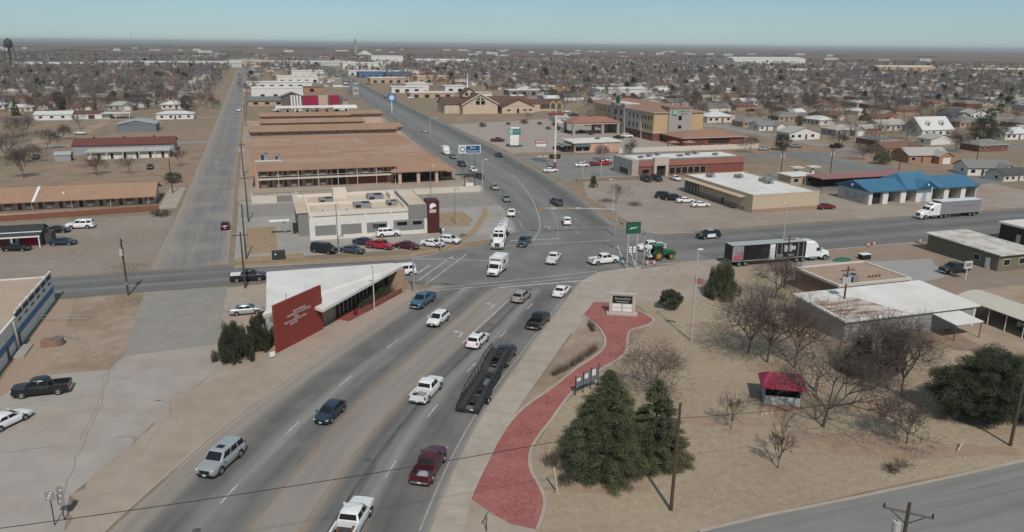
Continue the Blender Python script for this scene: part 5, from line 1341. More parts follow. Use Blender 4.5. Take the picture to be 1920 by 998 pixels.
wbox(r, -0.15, 0.15, -0.15, 0.15, 0, 3.0, STEEL, 'post'); wbox(r, -3.0, 1.0, -0.7, 0.7, 3.0, 3.2, WHITE, 'canopy'); wbox(r, 1.6, 3.4, -0.15, 0.15, 0.4, 2.4, plain('menu_dark', (0.03, 0.035, 0.032), 0.4), 'menu_panel')
wbox(r, 2.4, 2.6, -0.1, 0.1, 0, 0.4, STEEL, 'post')
r = thing('utility_box', at(523, 487), TH, 'dark green utility box on the verge of the cross street', 'utility box')
wbox(r, -1.2, 1.2, -0.6, 0.6, 0.1, 1.7, plain('utility_green', (0.03, 0.04, 0.034), 0.6), 'cabinet'); wbox(r, -1.35, 1.35, -0.75, 0.75, 0, 0.1, CONC, 'base')
wbox(r, -1.15, -0.03, -0.63, -0.6, 0.2, 1.6, plain('utility_green'), 'door'); wbox(r, 0.03, 1.15, -0.63, -0.6, 0.2, 1.6, plain('utility_green'), 'door')
wbox(r, -0.7, -0.4, -0.65, -0.63, 1.1, 1.35, PLATE, 'label_plate')
r = bld('trash_enclosure', -3.4, 198.5, 'cream walled trash enclosure with grey gates behind the restaurant', 'enclosure')
wbox(r, 0, 11, 0, 0.3, 0, 2, CREAMWALL, 'wall'); wbox(r, 6.0, 9.8, -0.06, 0.0, 0.2, 1.9, GREYWALL, 'gate'); wbox(r, 0, 0.3, 0.3, 4, 0, 2, CREAMWALL, 'wall'); wbox(r, 10.7, 11, 0.3, 4, 0, 2, CREAMWALL, 'wall'); wbox(r, 0.6, 3.8, -0.06, 0, 0.2, 1.9, CREAMWALL, 'gate')
r = bld('boundary_wall', 22, 200.5, 'long low cream wall between motel and restaurant', 'wall'); wbox(r, 0, 35, 0, 0.3, 0, 1.5, CREAMWALL, 'wall'); wbox(r, 0, 35, -0.05, 0.35, 1.5, 1.6, CREAMWALL, 'coping')
r = bld('pool_fence', -3, 203.5, 'white low wall with dark rails before the motel', 'fence'); wbox(r, 0, 24, 0, 0.25, 0, 0.9, WHITE, 'wall'); wbox(r, 0, 24, 0.1, 0.15, 1.7, 1.76, BLACK, 'rail')
for k in range(9): MB().tube((k * 3, 0.12, 0.9), (k * 3, 0.12, 1.75), 0.03, n=5).obj('post', BLACK, r)

# --- main motel: two storey block with tan roof and the long wings behind
r = bld('motel', -3.0, 219, 'two storey motel with galleries and a vast flat tan roof', 'motel')
PEACH = M('peach_wall', (0.40, 0.25, 0.175), 0.9, var=0.1, scale=0.8)
wbox(r, 0.5, 39, 2.0, 80, 0, 5.2, PEACH); wbox(r, 39, 53, 9.5, 80, 0, 5.2, PEACH)
wbox(r, -0.6, 53.4, 9.4, 81.5, 5.3, 5.6, TANFLAT, 'roof')
MB().slab((1.2, -0.6, 5.25), (39.8, -0.6, 5.25), (39.8, 9.4, 5.75), (1.2, 9.4, 5.75), 0.3).obj('eave_roof', TANROOF, r)
MB().slab((-0.6, 2.5, 3.4), (1.2, 2.5, 3.4), (1.2, 9.4, 5.7), (-0.6, 9.4, 5.7), 0.3).obj('eave_roof', TANROOF, r)
MB().slab((37.6, -2.4, 3.7), (54, -2.4, 3.7), (54, 9.4, 5.7), (39.8, 9.4, 5.7), 0.3).obj('porch_roof', TANROOF, r)
MB().slab((54, -1.4, 3.2), (57.5, -1.0, 3.0), (56.0, 9.4, 4.2), (54, 9.4, 5.6), 0.3).obj('porch_roof', TANROOF, r)
wbox(r, 1.2, 39.5, -0.4, 2.0, 2.55, 2.8, CREAMWALL, 'gallery_floor'); MB().tube((1.2, -0.35, 3.55), (39.5, -0.35, 3.55), 0.05, n=6).obj('gallery_rail', CREAMWALL, r)
for k in range(24): MB().tube((1.3 + k * 1.64, -0.35, 2.8), (1.3 + k * 1.64, -0.35, 3.55), 0.025, n=4).obj('baluster', BLACK, r)
for k in range(8): MB().tube((1.3 + k * 5.4, -0.35, 0), (1.3 + k * 5.4, -0.35, 5.2), 0.09, n=6).obj('post', CREAMWALL, r)
for lv in (0.05, 2.85):
    for k in range(9):
        x = 1.6 + k * 4.0
        if k == 5:
            wbox(r, x, x + 3.6, 1.85, 2.0, lv, lv + 2.3, DARK, 'stair_opening'); continue
        if lv < 1 and k > 5: continue
        opening(r, 'f', 2.0, x + 2.6, x + 3.5, lv, lv + 2.05, 'door', FRAME, DOORB, 'door_leaf')
        opening(r, 'f', 2.0, x + 0.3, x + 2.3, lv + 0.85, lv + 2.0, 'window', FRAME, plain('curtained_glass'), 'pane')
        wbox(r, x + 0.6, x + 1.9, 1.75, 2.0, lv + 0.2, lv + 0.75, WHITE, 'air_conditioner')
wbox(r, 26.0, 37.0, 1.9, 2.0, 0.1, 2.4, BRICKR, 'brick_panel')
for x in (40.2, 45.6, 51.0): wbox(r, x - 0.45, x + 0.45, -1.8, -0.9, 0, 3.6, PINKWALL, 'porch_pier')
wbox(r, 39.2, 53, 6, 9.4, 0, 3.8, DOORB, 'lobby_wall')
for k in range(4): opening(r, 'f', 6, 40 + k * 3.2, 42.6 + k * 3.2, 0.3, 3.0, 'lobby_window', FRAME, GLASS)
wbox(r, 53.5, 57, 4, 9, 0, 2.8, PINKWALL, 'end_wall'); opening(r, 'f', 4, 53.9, 56.6, 0.6, 2.2)
for k in range(9): wbox(r, 0.2 + k * 6.6, 0.34 + k * 6.6, 9.8, 81, 5.6, 5.64, TANROOF, 'roof_seam')
for k in range(12): MB().tube((4 + (k * 17) % 47, 24 + (k * 23) % 54, 5.6), (4 + (k * 17) % 47, 24 + (k * 23) % 54, 6.05), 0.16, n=7).obj('roof_vent', HVAC, r)
for q in ((20, 27, 30, 34), (34, 37, 55, 62), (9, 13, 62, 66)): wbox(r, q[0], q[1], q[2], q[3], 5.6, 5.63, M('roof_patch', (0.36, 0.27, 0.2), 0.9, var=0.15), 'roof_patch')
hvac(r, 3.6, 17, 5.62, 2.4, 2.2, 1.9); wbox(r, 0.8, 8.2, 14.5, 16.2, 5.6, 5.68, WHITEROOF, 'roof_patch'); hvac(r, 7.4, 17.5, 5.62, 1.8, 1.6, 1.3)
for k, (x0, x1, y0, y1, zt) in enumerate(((-0.4, 53.6, 0, 12, 7.0), (3.5, 46, 40, 52, 6.3), (3.5, 44, 75, 88, 6.0), (45, 60, 78, 96, 6.2), (-1, 58, 14, 26, 6.2))):
    r = bld('motel_wing', -3.0 + 0.0, 301.0, ('long peach walled motel wing directly behind the vast flat roof', 'second low tan roofed motel wing with a dark eave line', 'third low tan roofed motel wing farther back', 'short tan roofed motel wing beside the far road', 'tan roofed wing tucked behind the peach motel wall')[k])
    wbox(r, x0, x1, y0, y1, 0, zt, PINKWALL)
    mb = MB(); ym = (y0 + y1) / 2
    mb.slab((x0 - 0.7, y0 - 0.9, zt - 0.1), (x1 + 0.7, y0 - 0.9, zt - 0.1), (x1 + 0.7, ym, zt + 1.2), (x0 - 0.7, ym, zt + 1.2), 0.25)
    mb.slab((x1 + 0.7, y1 + 0.9, zt - 0.1), (x0 - 0.7, y1 + 0.9, zt - 0.1), (x0 - 0.7, ym, zt + 1.2), (x1 + 0.7, ym, zt + 1.2), 0.25); mb.obj('roof', TANROOF, r)
    wbox(r, x0 - 0.6, x1 + 0.6, y0 - 1.0, y0 - 0.9, zt - 0.5, zt - 0.02, DOORB, 'eave_board')
    for j in range(int((x1 - x0) / 7)): wbox(r, x0 + 3 + j * 7, x0 + 3.5 + j * 7, y0 - 0.2, y0, zt - 1.0, zt - 0.6, BLACK, 'wall_lamp')

# --- gas station / drive-in canopy beyond the motel and the strip along the far road
r = bld('drive_in_canopy', 9, 452, 'low white drive-in canopy with parked cars behind the motel', 'canopy')
wbox(r, 0, 40, 0, 9, 3.6, 4.3, WHITE, 'canopy_roof'); wbox(r, 0.3, 39.7, -0.05, 0, 3.5, 3.62, BLACK, 'canopy_trim')
for k in range(8): wbox(r, 1 + k * 5.4, 1.3 + k * 5.4, 4.3, 4.6, 0, 3.6, STEEL, 'post'); wbox(r, 0.6 + k * 5.4, 1.7 + k * 5.4, 3.9, 4.2, 1.0, 2.4, BLACK, 'menu_board')
r = bld('white_awning', 40, 446, 'white sloping awning at the right end of the drive-in', 'canopy'); MB().slab((0, 0, 3.9), (13.5, 0, 3.9), (13.5, 7, 5.0), (0, 7, 5.0), 0.4).obj('awning_roof', WHITE, r)
for x in (0.3, 13.0): wbox(r, x, x + 0.2, 0.2, 0.4, 0, 3.6, STEEL, 'post')
r = bld('drive_in_kitchen', 14, 492, 'drive-in kitchen with crimson panels and white pillars', 'restaurant')
wbox(r, 0, 36, 0, 12, 0, 6.6, M('dark_stone', (0.12, 0.10, 0.095), 0.9)); wbox(r, 12, 21, -0.3, 0, 1.4, 8.0, plain('crimson_panel', (0.26, 0.01, 0.045), 0.6), 'crimson_panel'); wbox(r, 28, 34, -0.3, 0, 1.4, 8.0, plain('crimson_panel'), 'crimson_panel')
for k in range(4): wbox(r, 5 + k * 1.7, 6 + k * 1.7, -0.4, 0, 0, 8.2, WHITE, 'pillar')
wbox(r, 21.5, 27, -0.2, 0, 0, 8.0, PINKWALL, 'entrance'); gable(r, -2, 14, 0, 12, 6.8, 3.0, GREYROOF, 'y', 0.6, M('dark_stone')); wbox(r, 14, 37, 0.2, 12.2, 6.7, 7.0, GREYROOF, 'roof')
r = bld('grey_roofed_store', -6, 520, 'long grey shingle roofed store behind the drive-in'); wbox(r, 0, 62, 0, 12, 0, 3.4, TANBRICK); gable(r, 0, 62, 0, 12, 3.4, 2.2, GREYROOF, 'x', 0.6, TANBRICK)
for k in range(8): opening(r, 'f', 0, 3 + k * 7, 6 + k * 7, 0.8, 2.4)
r = bld('white_warehouse', -4, 590, 'long white box store with dark doors beyond the grey roof', 'warehouse'); wbox(r, 0, 36, 0, 24, 0, 7, WHITEWALL); wbox(r, -0.2, 36.2, -0.2, 24.2, 7, 7.3, WHITEROOF, 'roof')
for k in range(3): opening(r, 'f', 0, 6 + k * 9, 9 + k * 9, 0.2, 3, 'loading_door', FRAME, DARK, 'door_leaf')
FARB = [ # a, b, w, d, h, wall, roof, label
 (105, 640, 26, 12, 4.5, WHITEWALL, WHITEROOF, 'white flat roofed shop by the far road'), (122, 668, 20, 16, 5.5, WHITEWALL, WHITEROOF, 'white box shop right of the far road bend'),
 (150, 640, 18, 14, 5, WHITEWALL, WHITEROOF, 'pale flat roofed block behind the far shops'), (108, 575, 34, 14, 3.6, TANBRICK, WHITEROOF, 'low tan brick shop with a white canopy edge'),
 (145, 560, 22, 12, 4, WHITEWALL, CREAMROOF, 'white and red fronted shop near the church'), (110, 800, 40, 20, 5, TANBRICK, WHITEROOF, 'long tan store along the far shopping road'),
 (160, 810, 36, 22, 6, M('sandy_wall', (0.46, 0.33, 0.2), 0.9), CREAMROOF, 'sandy yellow store on the far shopping road'), (115, 930, 60, 25, 6, M('far_blue', (0.07, 0.14, 0.26), 0.7), M('far_blue_roof', (0.10, 0.18, 0.30), 0.6), 'wide blue canopy store far along the road'),
 (112, 1010, 50, 22, 5, WHITEWALL, WHITEROOF, 'white canopy beyond the blue store'), (20, 820, 40, 24, 6, WHITEWALL, WHITEROOF, 'white store left of the far road'), (-8, 720, 55, 22, 5, WHITEWALL, WHITEROOF, 'long white store behind the motel strip'),
 (30, 660, 22, 10, 4, M('orange_wall', (0.38, 0.19, 0.09), 0.9), GREYROOF, 'orange fronted restaurant left of the far road'), (40, 950, 40, 25, 7, WHITEWALL, WHITEROOF, 'tall white shed left of the far road'),
 (130, 1250, 70, 40, 9, WHITEWALL, WHITEROOF, 'large white hall at the end of the far road'), (-40, 1400, 60, 40, 9, TANBRICK, WHITEROOF, 'pale industrial hall at the road end'),
 (210, 1500, 60, 50, 16, WHITEWALL, WHITEROOF, 'tall white gin building on the skyline'), (300, 1520, 110, 40, 8, WHITEWALL, WHITEROOF, 'long white shed right of the skyline gin'),
 (-230, 1330, 210, 42, 7, M('pale_shed', (0.45, 0.45, 0.42), 0.7), M('pale_shed_roof', (0.50, 0.49, 0.45), 0.6), 'vast pale roofed warehouse on the left skyline'), (-20, 1420, 190, 36, 6, M('pale_shed'), M('pale_shed_roof'), 'second vast pale warehouse by the side street end'),
 (-330, 1290, 90, 30, 6, M('pale_shed'), M('pale_shed_roof'), 'pale warehouse beside the water tower'), (-420, 1170, 60, 26, 6, WHITEWALL, M('pale_shed_roof'), 'pale shed at the far left edge'),
 (-70, 1060, 26, 16, 6, M('far_blue'), M('far_blue'), 'bright blue building at the end of the side street'), (1000, 1500, 190, 60, 15, WHITEWALL, WHITEROOF, 'huge white hall on the right skyline'),
 (780, 1020, 90, 22, 5, M('sandy_wall'), CREAMROOF, 'long sandy school block at right'), (990, 1060, 120, 25, 9, M('sandy_wall'), CREAMROOF, 'tall sandy school hall at right'), (1110, 980, 150, 20, 7, M('sandy_wall'), CREAMROOF, 'long sandy school wing at far right'),
 (255, 560, 46, 22, 6, WHITEWALL, WHITEROOF, 'white arched roof hall behind the hotel'), (190, 590, 34, 14, 4, GREYWALL, WHITEROOF, 'grey block with white roof behind the hotel'), (150, 1000, 50, 20, 5, WHITEWALL, WHITEROOF, 'white store among the trees of the right far town')]
for a_, b_, w_, dd, h_, wm, rm, lab in FARB:
    r = bld('far_store' if 'ware' not in lab and 'hall' not in lab else 'warehouse', a_, b_, lab)
    wbox(r, 0, w_, 0, dd, 0, h_, wm)
    if w_ > 80: gable(r, 0, w_, 0, dd, h_, 2.5, rm, 'x', 0.5, wm)
    else: wbox(r, -0.3, w_ + 0.3, -0.4, dd + 0.3, h_, h_ + 0.5, rm, 'roof')
    for k in range(min(6, int(w_ / 8))):
        opening(r, 'f', 0, 3 + k * 8, 6.5 + k * 8, 0.2, min(3.0, h_ - 1), 'shop_window', FRAME, GLASS if k % 2 else DARK)
r = thing('cotton_pile', at(684, 103), 0, 'white cone shaped tent roof on the skyline', 'tent'); MB().tube((0, 0, 0), (0, 0, 15), 30, 2, 20).obj('cone', M('pale_shed_roof'), r); MB().tube((0, 0, 14), (0, 0, 17), 1, n=8).obj('peak', STEEL, r)

# --- church
r = bld('church', 103, 436, 'cream church with brown roofs, two big gables and a cross window', 'church')
CH = M('church_cream', (0.50, 0.40, 0.295), 0.9, var=0.05)
wbox(r, 0, 30, 6, 24, 0, 5.5, CH); gable(r, 0, 52, 6, 24, 5.5, 3.6, BROWNROOF, 'x', 0.6, CH)
wbox(r, 9.5, 30.5, 0, 8, 0, 6.2, CH); gable(r, 9.5, 30.5, 0, 14, 6.2, 5.3, BROWNROOF, 'y', 0.8, CH); 
mb = MB()
for s in (-1, 1): mb.slab((20 + s * 11.6, -0.95, 5.5), (20 + s * 11.6, -0.65, 5.5), (20, -0.65, 11.7), (20, -0.95, 11.7), 0.5 * s)
mb.obj('gable_trim', CREAMWALL, r)
wbox(r, 33, 53, -1, 8, 0, 4.2, CH); gable(r, 33, 53, -1, 14, 4.2, 4.0, BROWNROOF, 'y', 0.8, CH); wbox(r, 30.5, 60, 8, 24, 0, 4.0, CH)
wbox(r, 56, 75, 12, 26, 0, 4.2, CH); gable(r, 52, 76, 10, 26, 4.2, 2.6, BROWNROOF, 'x', 0.6, CH)
for x0 in (17.2, 20.3):
    opening(r, 'f', 0, x0, x0 + 2.5, 5.2, 7.6); 
mb = MB(); mb.add([(17.2, -0.08, 7.9), (22.8, -0.08, 7.9), (20, -0.08, 9.6), (17.2, 0.02, 7.9), (22.8, 0.02, 7.9), (20, 0.02, 9.6)], [(0, 1, 2), (3, 5, 4), (0, 3, 4, 1), (1, 4, 5, 2), (2, 5, 3, 0)]); mb.obj('gable_window', GLASS, r)
wbox(r, 19.75, 20.25, -0.25, 0.0, 5.0, 9.6, CREAMWALL, 'cross_post'); wbox(r, 17, 23, -0.22, -0.03, 7.62, 7.88, CREAMWALL, 'cross_bar')
opening(r, 'f', -1, 42, 43.6, 0.1, 2.8, 'door', FRAME, DARK, 'door_leaf')
for x0 in (36, 46, 49.5): opening(r, 'f', -1, x0, x0 + 2.2, 1.4, 2.4)
for x0 in (1.5, 5.5): wbox(r, x0, x0 + 0.6, 5.7, 6, 0, 5.2, CREAMWALL, 'buttress')
wbox(r, 12.5, 20.5, 12, 20, 9, 11.2, CH, 'lantern'); gable(r, 12.5, 20.5, 12, 20, 11.2, 3.0, BROWNROOF, 'y', 0.8, CH); mb = MB(); mb.tube((16.5, 16, 14), (16.5, 16, 22.5), 0.55, 0.08, 8); mb.obj('spire', WHITE, r)
opening(r, 'f', 12, 14, 15.8, 9.6, 11.4); opening(r, 'f', 12, 17.2, 19, 9.6, 11.4)
wbox(r, 43, 47, 14.5, 15.2, 9.0, 9.8, WHITEROOF, 'skylight'); wbox(r, 48, 51.5, 14.5, 15.2, 9.0, 9.8, WHITEROOF, 'skylight')

# --- hotel
HT = M('hotel_tan', (0.45, 0.325, 0.19), 0.9, var=0.05); HG = M('hotel_grey', (0.33, 0.305, 0.28), 0.9, var=0.05); HR = M('hotel_roof', (0.285, 0.165, 0.115), 0.9, var=0.07, scale=0.4)
r = bld('hotel', 159, 293, 'three storey tan and grey hotel with a green roof sign', 'hotel')
wbox(r, 0, 24, 0, 62, 3.4, 12.0, HT); wbox(r, 0.03, 24, 0.03, 62, 0, 3.25, BRICKR, 'brick_base'); wbox(r, -0.12, 24.1, -0.12, 62.1, 3.25, 3.55, CREAMWALL, 'belt_course')
hip(r, 0, 24, 0, 62, 12.0, 2.8, HR, 0.7, fascia=CREAMWALL)
wbox(r, 6.8, 17.5, -0.8, 6, 3.55, 13.6, HG, 'grey_bay'); wbox(r, 6.5, 17.8, -1.1, 6.3, 13.6, 14.3, HR, 'bay_roof'); wbox(r, -0.9, 6, 26, 41, 0, 13.4, HG, 'grey_bay'); wbox(r, -1.2, 6.2, 25.7, 41.3, 13.4, 13.9, CREAMWALL, 'bay_cornice'); wbox(r, -0.5, 3, 11.5, 25, 3.55, 12.0, HG, 'grey_bay')
opening(r, 'f', -0.8, 11.2, 13.0, 8.6, 10.6); opening(r, 'f', -0.8, 11.2, 13.0, 5.0, 6.6)
for lv in (4.6, 8.4):
    for y0 in (1.5, 4.0, 6.6, 9.2): opening(r, 'l', 0, y0, y0 + 1.3, lv, lv + 1.9)
    for y0 in (13.0, 16.8, 20.6): opening(r, 'l', -0.5, y0, y0 + 1.6, lv, lv + 2.1)
    for y0 in (28, 34): opening(r, 'l', -0.9, y0, y0 + 2.6, lv, lv + 2.6)
    for y0 in (44, 49, 54): opening(r, 'l', 0, y0, y0 + 1.4, lv, lv + 1.8)
for y0 in (6, 12, 20): opening(r, 'l', 0.03, y0, y0 + 1.8, 0.9, 2.6)
wbox(r, -0.15, 0.3, 10.6, 11.2, 0, 12, CREAMWALL, 'pilaster')
mb = MB(); mb.tube((-1.3, 33, 15.2), (-0.9, 33, 15.2), 2.0, n=16); mb.obj('roof_sign', M('sign_green', (0.03, 0.13, 0.07), 0.6), r); wbox(r, -1.5, -0.8, 30.5, 35.5, 12.6, 13.4, CREAMWALL, 'sign_base')
wbox(r, 8.2, 10.4, -1.2, -0.8, 10.9, 13.0, M('sign_green_pale', (0.16, 0.33, 0.22), 0.6), 'wall_sign'); lettering('wall_sign_text', 'Holiday Inn\nExpress', 1.15, M('sign_green_pale'), r, (14.0, -0.95, 12.0), (R(90), 0, 0), 0.03)
lettering('wall_sign_letter', 'H', 1.8, WHITE, r, (9.3, -1.24, 11.95), (R(90), 0, 0), 0.02)
r2 = bld('hotel_lobby', 163, 275, 'low red brick hotel wing with a broad brown hip roof', 'building')
wbox(r2, 0, 29, 0, 17, 0, 3.1, BRICKR); hip(r2, 0, 29, 0, 17, 3.3, 2.2, HR, 1.0, fascia=CREAMWALL); wbox(r2, 12, 22, -0.06, 0, 0.8, 2.4, DARK, 'pool_window')
for k in range(2):
    rr_ = bld('gazebo', 158 - k * 0 + (-4 + k * 6.5), 268 + k * -1.0, ('brown gazebo left in front of the hotel', 'brown gazebo right in front of the hotel')[k], 'gazebo')
    for x in (0, 3):
        for y in (0, 3): wbox(rr_, x, x + 0.3, y, y + 0.3, 0, 2.3, BRICKR, 'post')
    hip(rr_, 0, 3.3, 0, 3.3, 2.3, 0.9, HR, 0.5)
rr_ = bld('hotel_canopy', 134, 322, 'hotel drive-up canopy with red tile roof on cream piers', 'canopy')
wbox(rr_, 0, 24, 0, 12, 4.6, 5.4, CREAMWALL, 'canopy_beam'); hip(rr_, 0, 24, 0, 12, 5.42, 2.2, M('salmon_roof', (0.30, 0.14, 0.10), 0.9), 0.5)
for x in (0.3, 14.5, 22.3):
    for y in (0.3, 10.6): wbox(rr_, x, x + 1.2, y, y + 1.2, 0, 4.6, HG, 'pier')
rr_ = bld('garden_wall', 128, 262, 'long pale wall between the hotel and the brick store', 'wall'); wbox(rr_, 0, 62, 0, 0.3, 0, 1.8, CREAMWALL, 'wall'); 
for k in range(11): wbox(rr_, k * 6, k * 6 + 0.5, -0.1, 0.4, 0, 2.0, CREAMWALL, 'pier')

# --- pink fast food restaurant with the arches on a pole
r = bld('pink_restaurant', 112, 266.5, 'pale pink restaurant with white flat roof and teal awnings', 'restaurant')
wbox(r, 0, 19, 0, 11, 0, 3.6, M('pink_stucco', (0.50, 0.32, 0.25), 0.9)); wbox(r, -1.0, 19.4, -0.4, 11.4, 3.6, 4.1, WHITEROOF, 'roof'); wbox(r, -4, 0, 1, 8, 2.6, 3.0, GREYWALL, 'drive_canopy')
for x0 in (0.4, 3.4): opening(r, 'f', 0, x0, x0 + 2.6, 0.6, 2.4); MB().slab((x0 - 0.2, -1.2, 2.4), (x0 + 2.8, -1.2, 2.4), (x0 + 2.8, -0.02, 3.2), (x0 - 0.2, -0.02, 3.2), 0.1).obj('awning', plain('teal_awning', (0.07, 0.10, 0.10), 0.7), r)
for y0 in (1, 4.5, 8): opening(r, 'l', 0, y0, y0 + 2.4, 0.6, 2.6)
hvac(r, 12, 6, 4.1, 1.6, 1.6, 0.8)

# --- brick store with white roof
r = bld('brick_store', 108, 211, 'long brick store with red fascia and a white flat roof')
wbox(r, 0, 40, 0, 13, 0, 4.6, BRICKR); FAS = M('salmon_fascia', (0.29, 0.125, 0.095), 0.8); wbox(r, 2, 40.1, -0.25, 0, 3.2, 4.9, FAS, 'fascia'); wbox(r, 2, 40.1, -0.3, 0, 4.9, 5.4, GREYWALL, 'fascia_cap')
wbox(r, -0.2, 2, -0.4, 13, 0, 5.2, M('store_grey', (0.36, 0.33, 0.30), 0.9), 'end_wall'); wbox(r, 2.02, 39.6, 0.1, 12.9, 4.6, 4.9, WHITEROOF, 'roof')
wbox(r, 7, 12, -1.2, 0.05, 3.4, 5.9, M('store_cream', (0.46, 0.39, 0.33), 0.9), 'entrance_sign'); wbox(r, 7, 7.9, -1.2, -0.3, 0, 3.4, M('store_cream'), 'entrance_pier'); wbox(r, 11.1, 12, -1.2, -0.3, 0, 3.4, M('store_cream'), 'entrance_pier'); wbox(r, 8, 11, -0.1, 0.02, 0.1, 3, DARK, 'entrance')
for k in range(6): opening(r, 'f', 0, 13 + k * 2.2, 15 + k * 2.2, 0.5, 2.6, 'window', FRAME, GLASS)
opening(r, 'f', 0, 3.4, 6.0, 0.8, 2.4)
for k, x in enumerate((6, 10, 14, 20, 24, 28, 33)): hvac(r, x, 6 + (k % 3) * 2, 4.9, 1.5 + 0.3 * (k % 2), 1.4, 0.7 + 0.2 * (k % 3))
opening(r, 'l', -0.2, 2, 8, 0.6, 2.4)

r = bld('retaining_wall', 88, 207.2, 'low brown wall between the brick store lot and tan lot', 'wall'); wbox(r, 0, 24, 0, 0.4, 0, 1.0, M('brown_wall', (0.22, 0.165, 0.13), 0.9), 'wall'); wbox(r, 0, 24, -0.05, 0.45, 1.0, 1.12, CONCK, 'coping')
# --- tan flat building
r = bld('tan_building', 112.3, 155, 'tan flat roofed building with white roof and rooftop units')
TF = M('tan_stucco', (0.46, 0.37, 0.265), 0.9, var=0.05); wbox(r, 0, 19.4, 0, 32, 0, 4.2, TF); wbox(r, -0.02, 0.0, 3, 31.9, 0, 1.2, M('ruddy_base', (0.29, 0.2, 0.15), 0.9), 'painted_base')
parapet_roof(r, 0, 19.4, 0, 32, 4.45, TF, WHITEROOF, 0.15, 0.25)
wbox(r, 0.02, 19.38, -0.03, 0, 0, 1.0, M('ruddy_base'), 'painted_base')
for x, y in ((12, 24), (15, 17), (14.5, 14), (5, 27)): hvac(r, x, y, 4.34, 1.9, 1.7, 0.95)
MB().box(-0.3, 0, 24.5, 31.0, 0.3, 3.2).obj('shop_window', GLASS, r)
for k in range(5): wbox(r, -0.36, -0.3, 24.5 + k * 1.6, 24.65 + k * 1.6, 0.3, 3.2, WHITE, 'mullion')
opening(r, 'l', 0, 12.2, 13.2, 0.05, 2.1, 'door', FRAME, DARK, 'door_leaf'); wbox(r, -1.0, 0, 10.4, 12.0, 2.1, 2.25, WHITE, 'awning'); MB().slab((-1.6, 3, 3.6), (-1.6, 31, 3.6), (0, 31, 3.8), (0, 3, 3.8), -0.15).obj('eave', TF, r)
r = bld('bank_canopy', 156, 196, 'small drive-up lane canopy with two cream lids', 'canopy')
for k in range(2): wbox(r, k * 6, k * 6 + 4, 0, 3, 3.0, 3.3, CREAMWALL, 'canopy_roof'); wbox(r, k * 6 + 1.6, k * 6 + 2.4, 1, 2, 0, 3.0, WHITE, 'post')
p = AB(at(1482, 348)); r = bld('brick_kiosk', p[0], p[1], 'small tan brick kiosk with a white flat roof', 'kiosk'); wbox(r, 0, 8, 0, 6, 0, 2.6, TANBRICK); wbox(r, -0.4, 8.4, -0.4, 6.4, 2.6, 2.9, WHITEROOF, 'roof')
opening(r, 'f', 0, 1, 2.6, 0.9, 2.0); opening(r, 'f', 0, 4.0, 5.0, 0.05, 2.1, 'door', FRAME, DOORB, 'door_leaf'); opening(r, 'f', 0, 5.8, 7.2, 0.9, 2.0)
r = bld('red_carport', 152, 178.5, 'dark carport with a faded red roof behind the car wash', 'carport'); wbox(r, 0, 34, 0, 8, 2.7, 2.95, M('faded_red', (0.28, 0.13, 0.12), 0.8), 'roof')
for k in range(7): wbox(r, 0.3 + k * 5.5, 0.5 + k * 5.5, 0.3, 0.5, 0, 2.7, BLACK, 'post')
wbox(r, 2, 30, 5, 7.8, 0, 2.2, plain('carport_dark', (0.05, 0.03, 0.03), 0.8), 'back_wall')
wbox(r, 8, 22, 10, 13, 0, 1.8, BRICKR, 'low_wall')

# --- blue roofed car wash
r = bld('car_wash', 148, 156, 'car wash with a bright blue roof and white bay piers', 'car wash'); r.scale = (0.81, 1, 1)
BR_ = M('blue_roof', (0.05, 0.155, 0.255), 0.55, var=0.10, scale=0.5); BD = M('dark_blue_gable', (0.02, 0.08, 0.18), 0.5)
MB().slab((-0.8, -1.0, 3.6), (45, -1.0, 3.6), (45, 5.5, 5.7), (-0.8, 5.5, 5.7), 0.3).obj('roof', BR_, r)
MB().slab((45, 12, 3.6), (-0.8, 12, 3.6), (-0.8, 5.5, 5.7), (45, 5.5, 5.7), 0.3).obj('roof', BR_, r)
mb = MB(); mb.slab((14, -0.9, 3.75), (30, -0.9, 3.75), (27, 5.5, 7.0), (17, 5.5, 7.0), 0.3); mb.slab((30, 12, 3.7), (14, 12, 3.7), (17, 5.5, 7.0), (27, 5.5, 7.0), 0.3); mb.slab((14, 12, 3.7), (14, -0.9, 3.75), (17, 5.5, 7.0), (17, 5.5, 7.0), 0.3); mb.obj('raised_roof', BR_, r)
for k in range(30):
    x = -0.5 + k * 1.55
    if not 13.5 < x < 30.5: MB().slab((x, -1.0, 3.64), (x + 0.09, -1.0, 3.64), (x + 0.09, 5.4, 5.71), (x, 5.4, 5.71), 0.06).obj('roof_seam', BR_, r)
def blue_gable(x0, x1, y, y2, z, rise, left=False):
    xm = (x0 + x1) / 2
    if not left:
        mb = MB(); mb.slab((x0, y2, z), (x0, y, z), (xm, y, z + rise), (xm, y2, z + rise), 0.2); mb.slab((x1, y, z), (x1, y2, z), (xm, y2, z + rise), (xm, y, z + rise), 0.2); mb.obj('dormer_roof', BR_, r)
        mb = MB(); mb.add([(x0 + 0.3, y + 0.2, z), (x1 - 0.3, y + 0.2, z), (xm, y + 0.2, z + rise - 0.25), (x0 + 0.3, y + 0.5, z), (x1 - 0.3, y + 0.5, z), (xm, y + 0.5, z + rise - 0.25)], [(0, 1, 2), (3, 5, 4), (0, 3, 4, 1)]); mb.obj('dormer_gable', BD, r)
        MB().tube((xm, y + 0.1, z + rise * 0.5), (xm, y + 0.2, z + rise * 0.5), 0.3, n=12).obj('dormer_vent', WHITE, r)
blue_gable(17, 27, -1.6, 5.5, 3.55, 2.3)
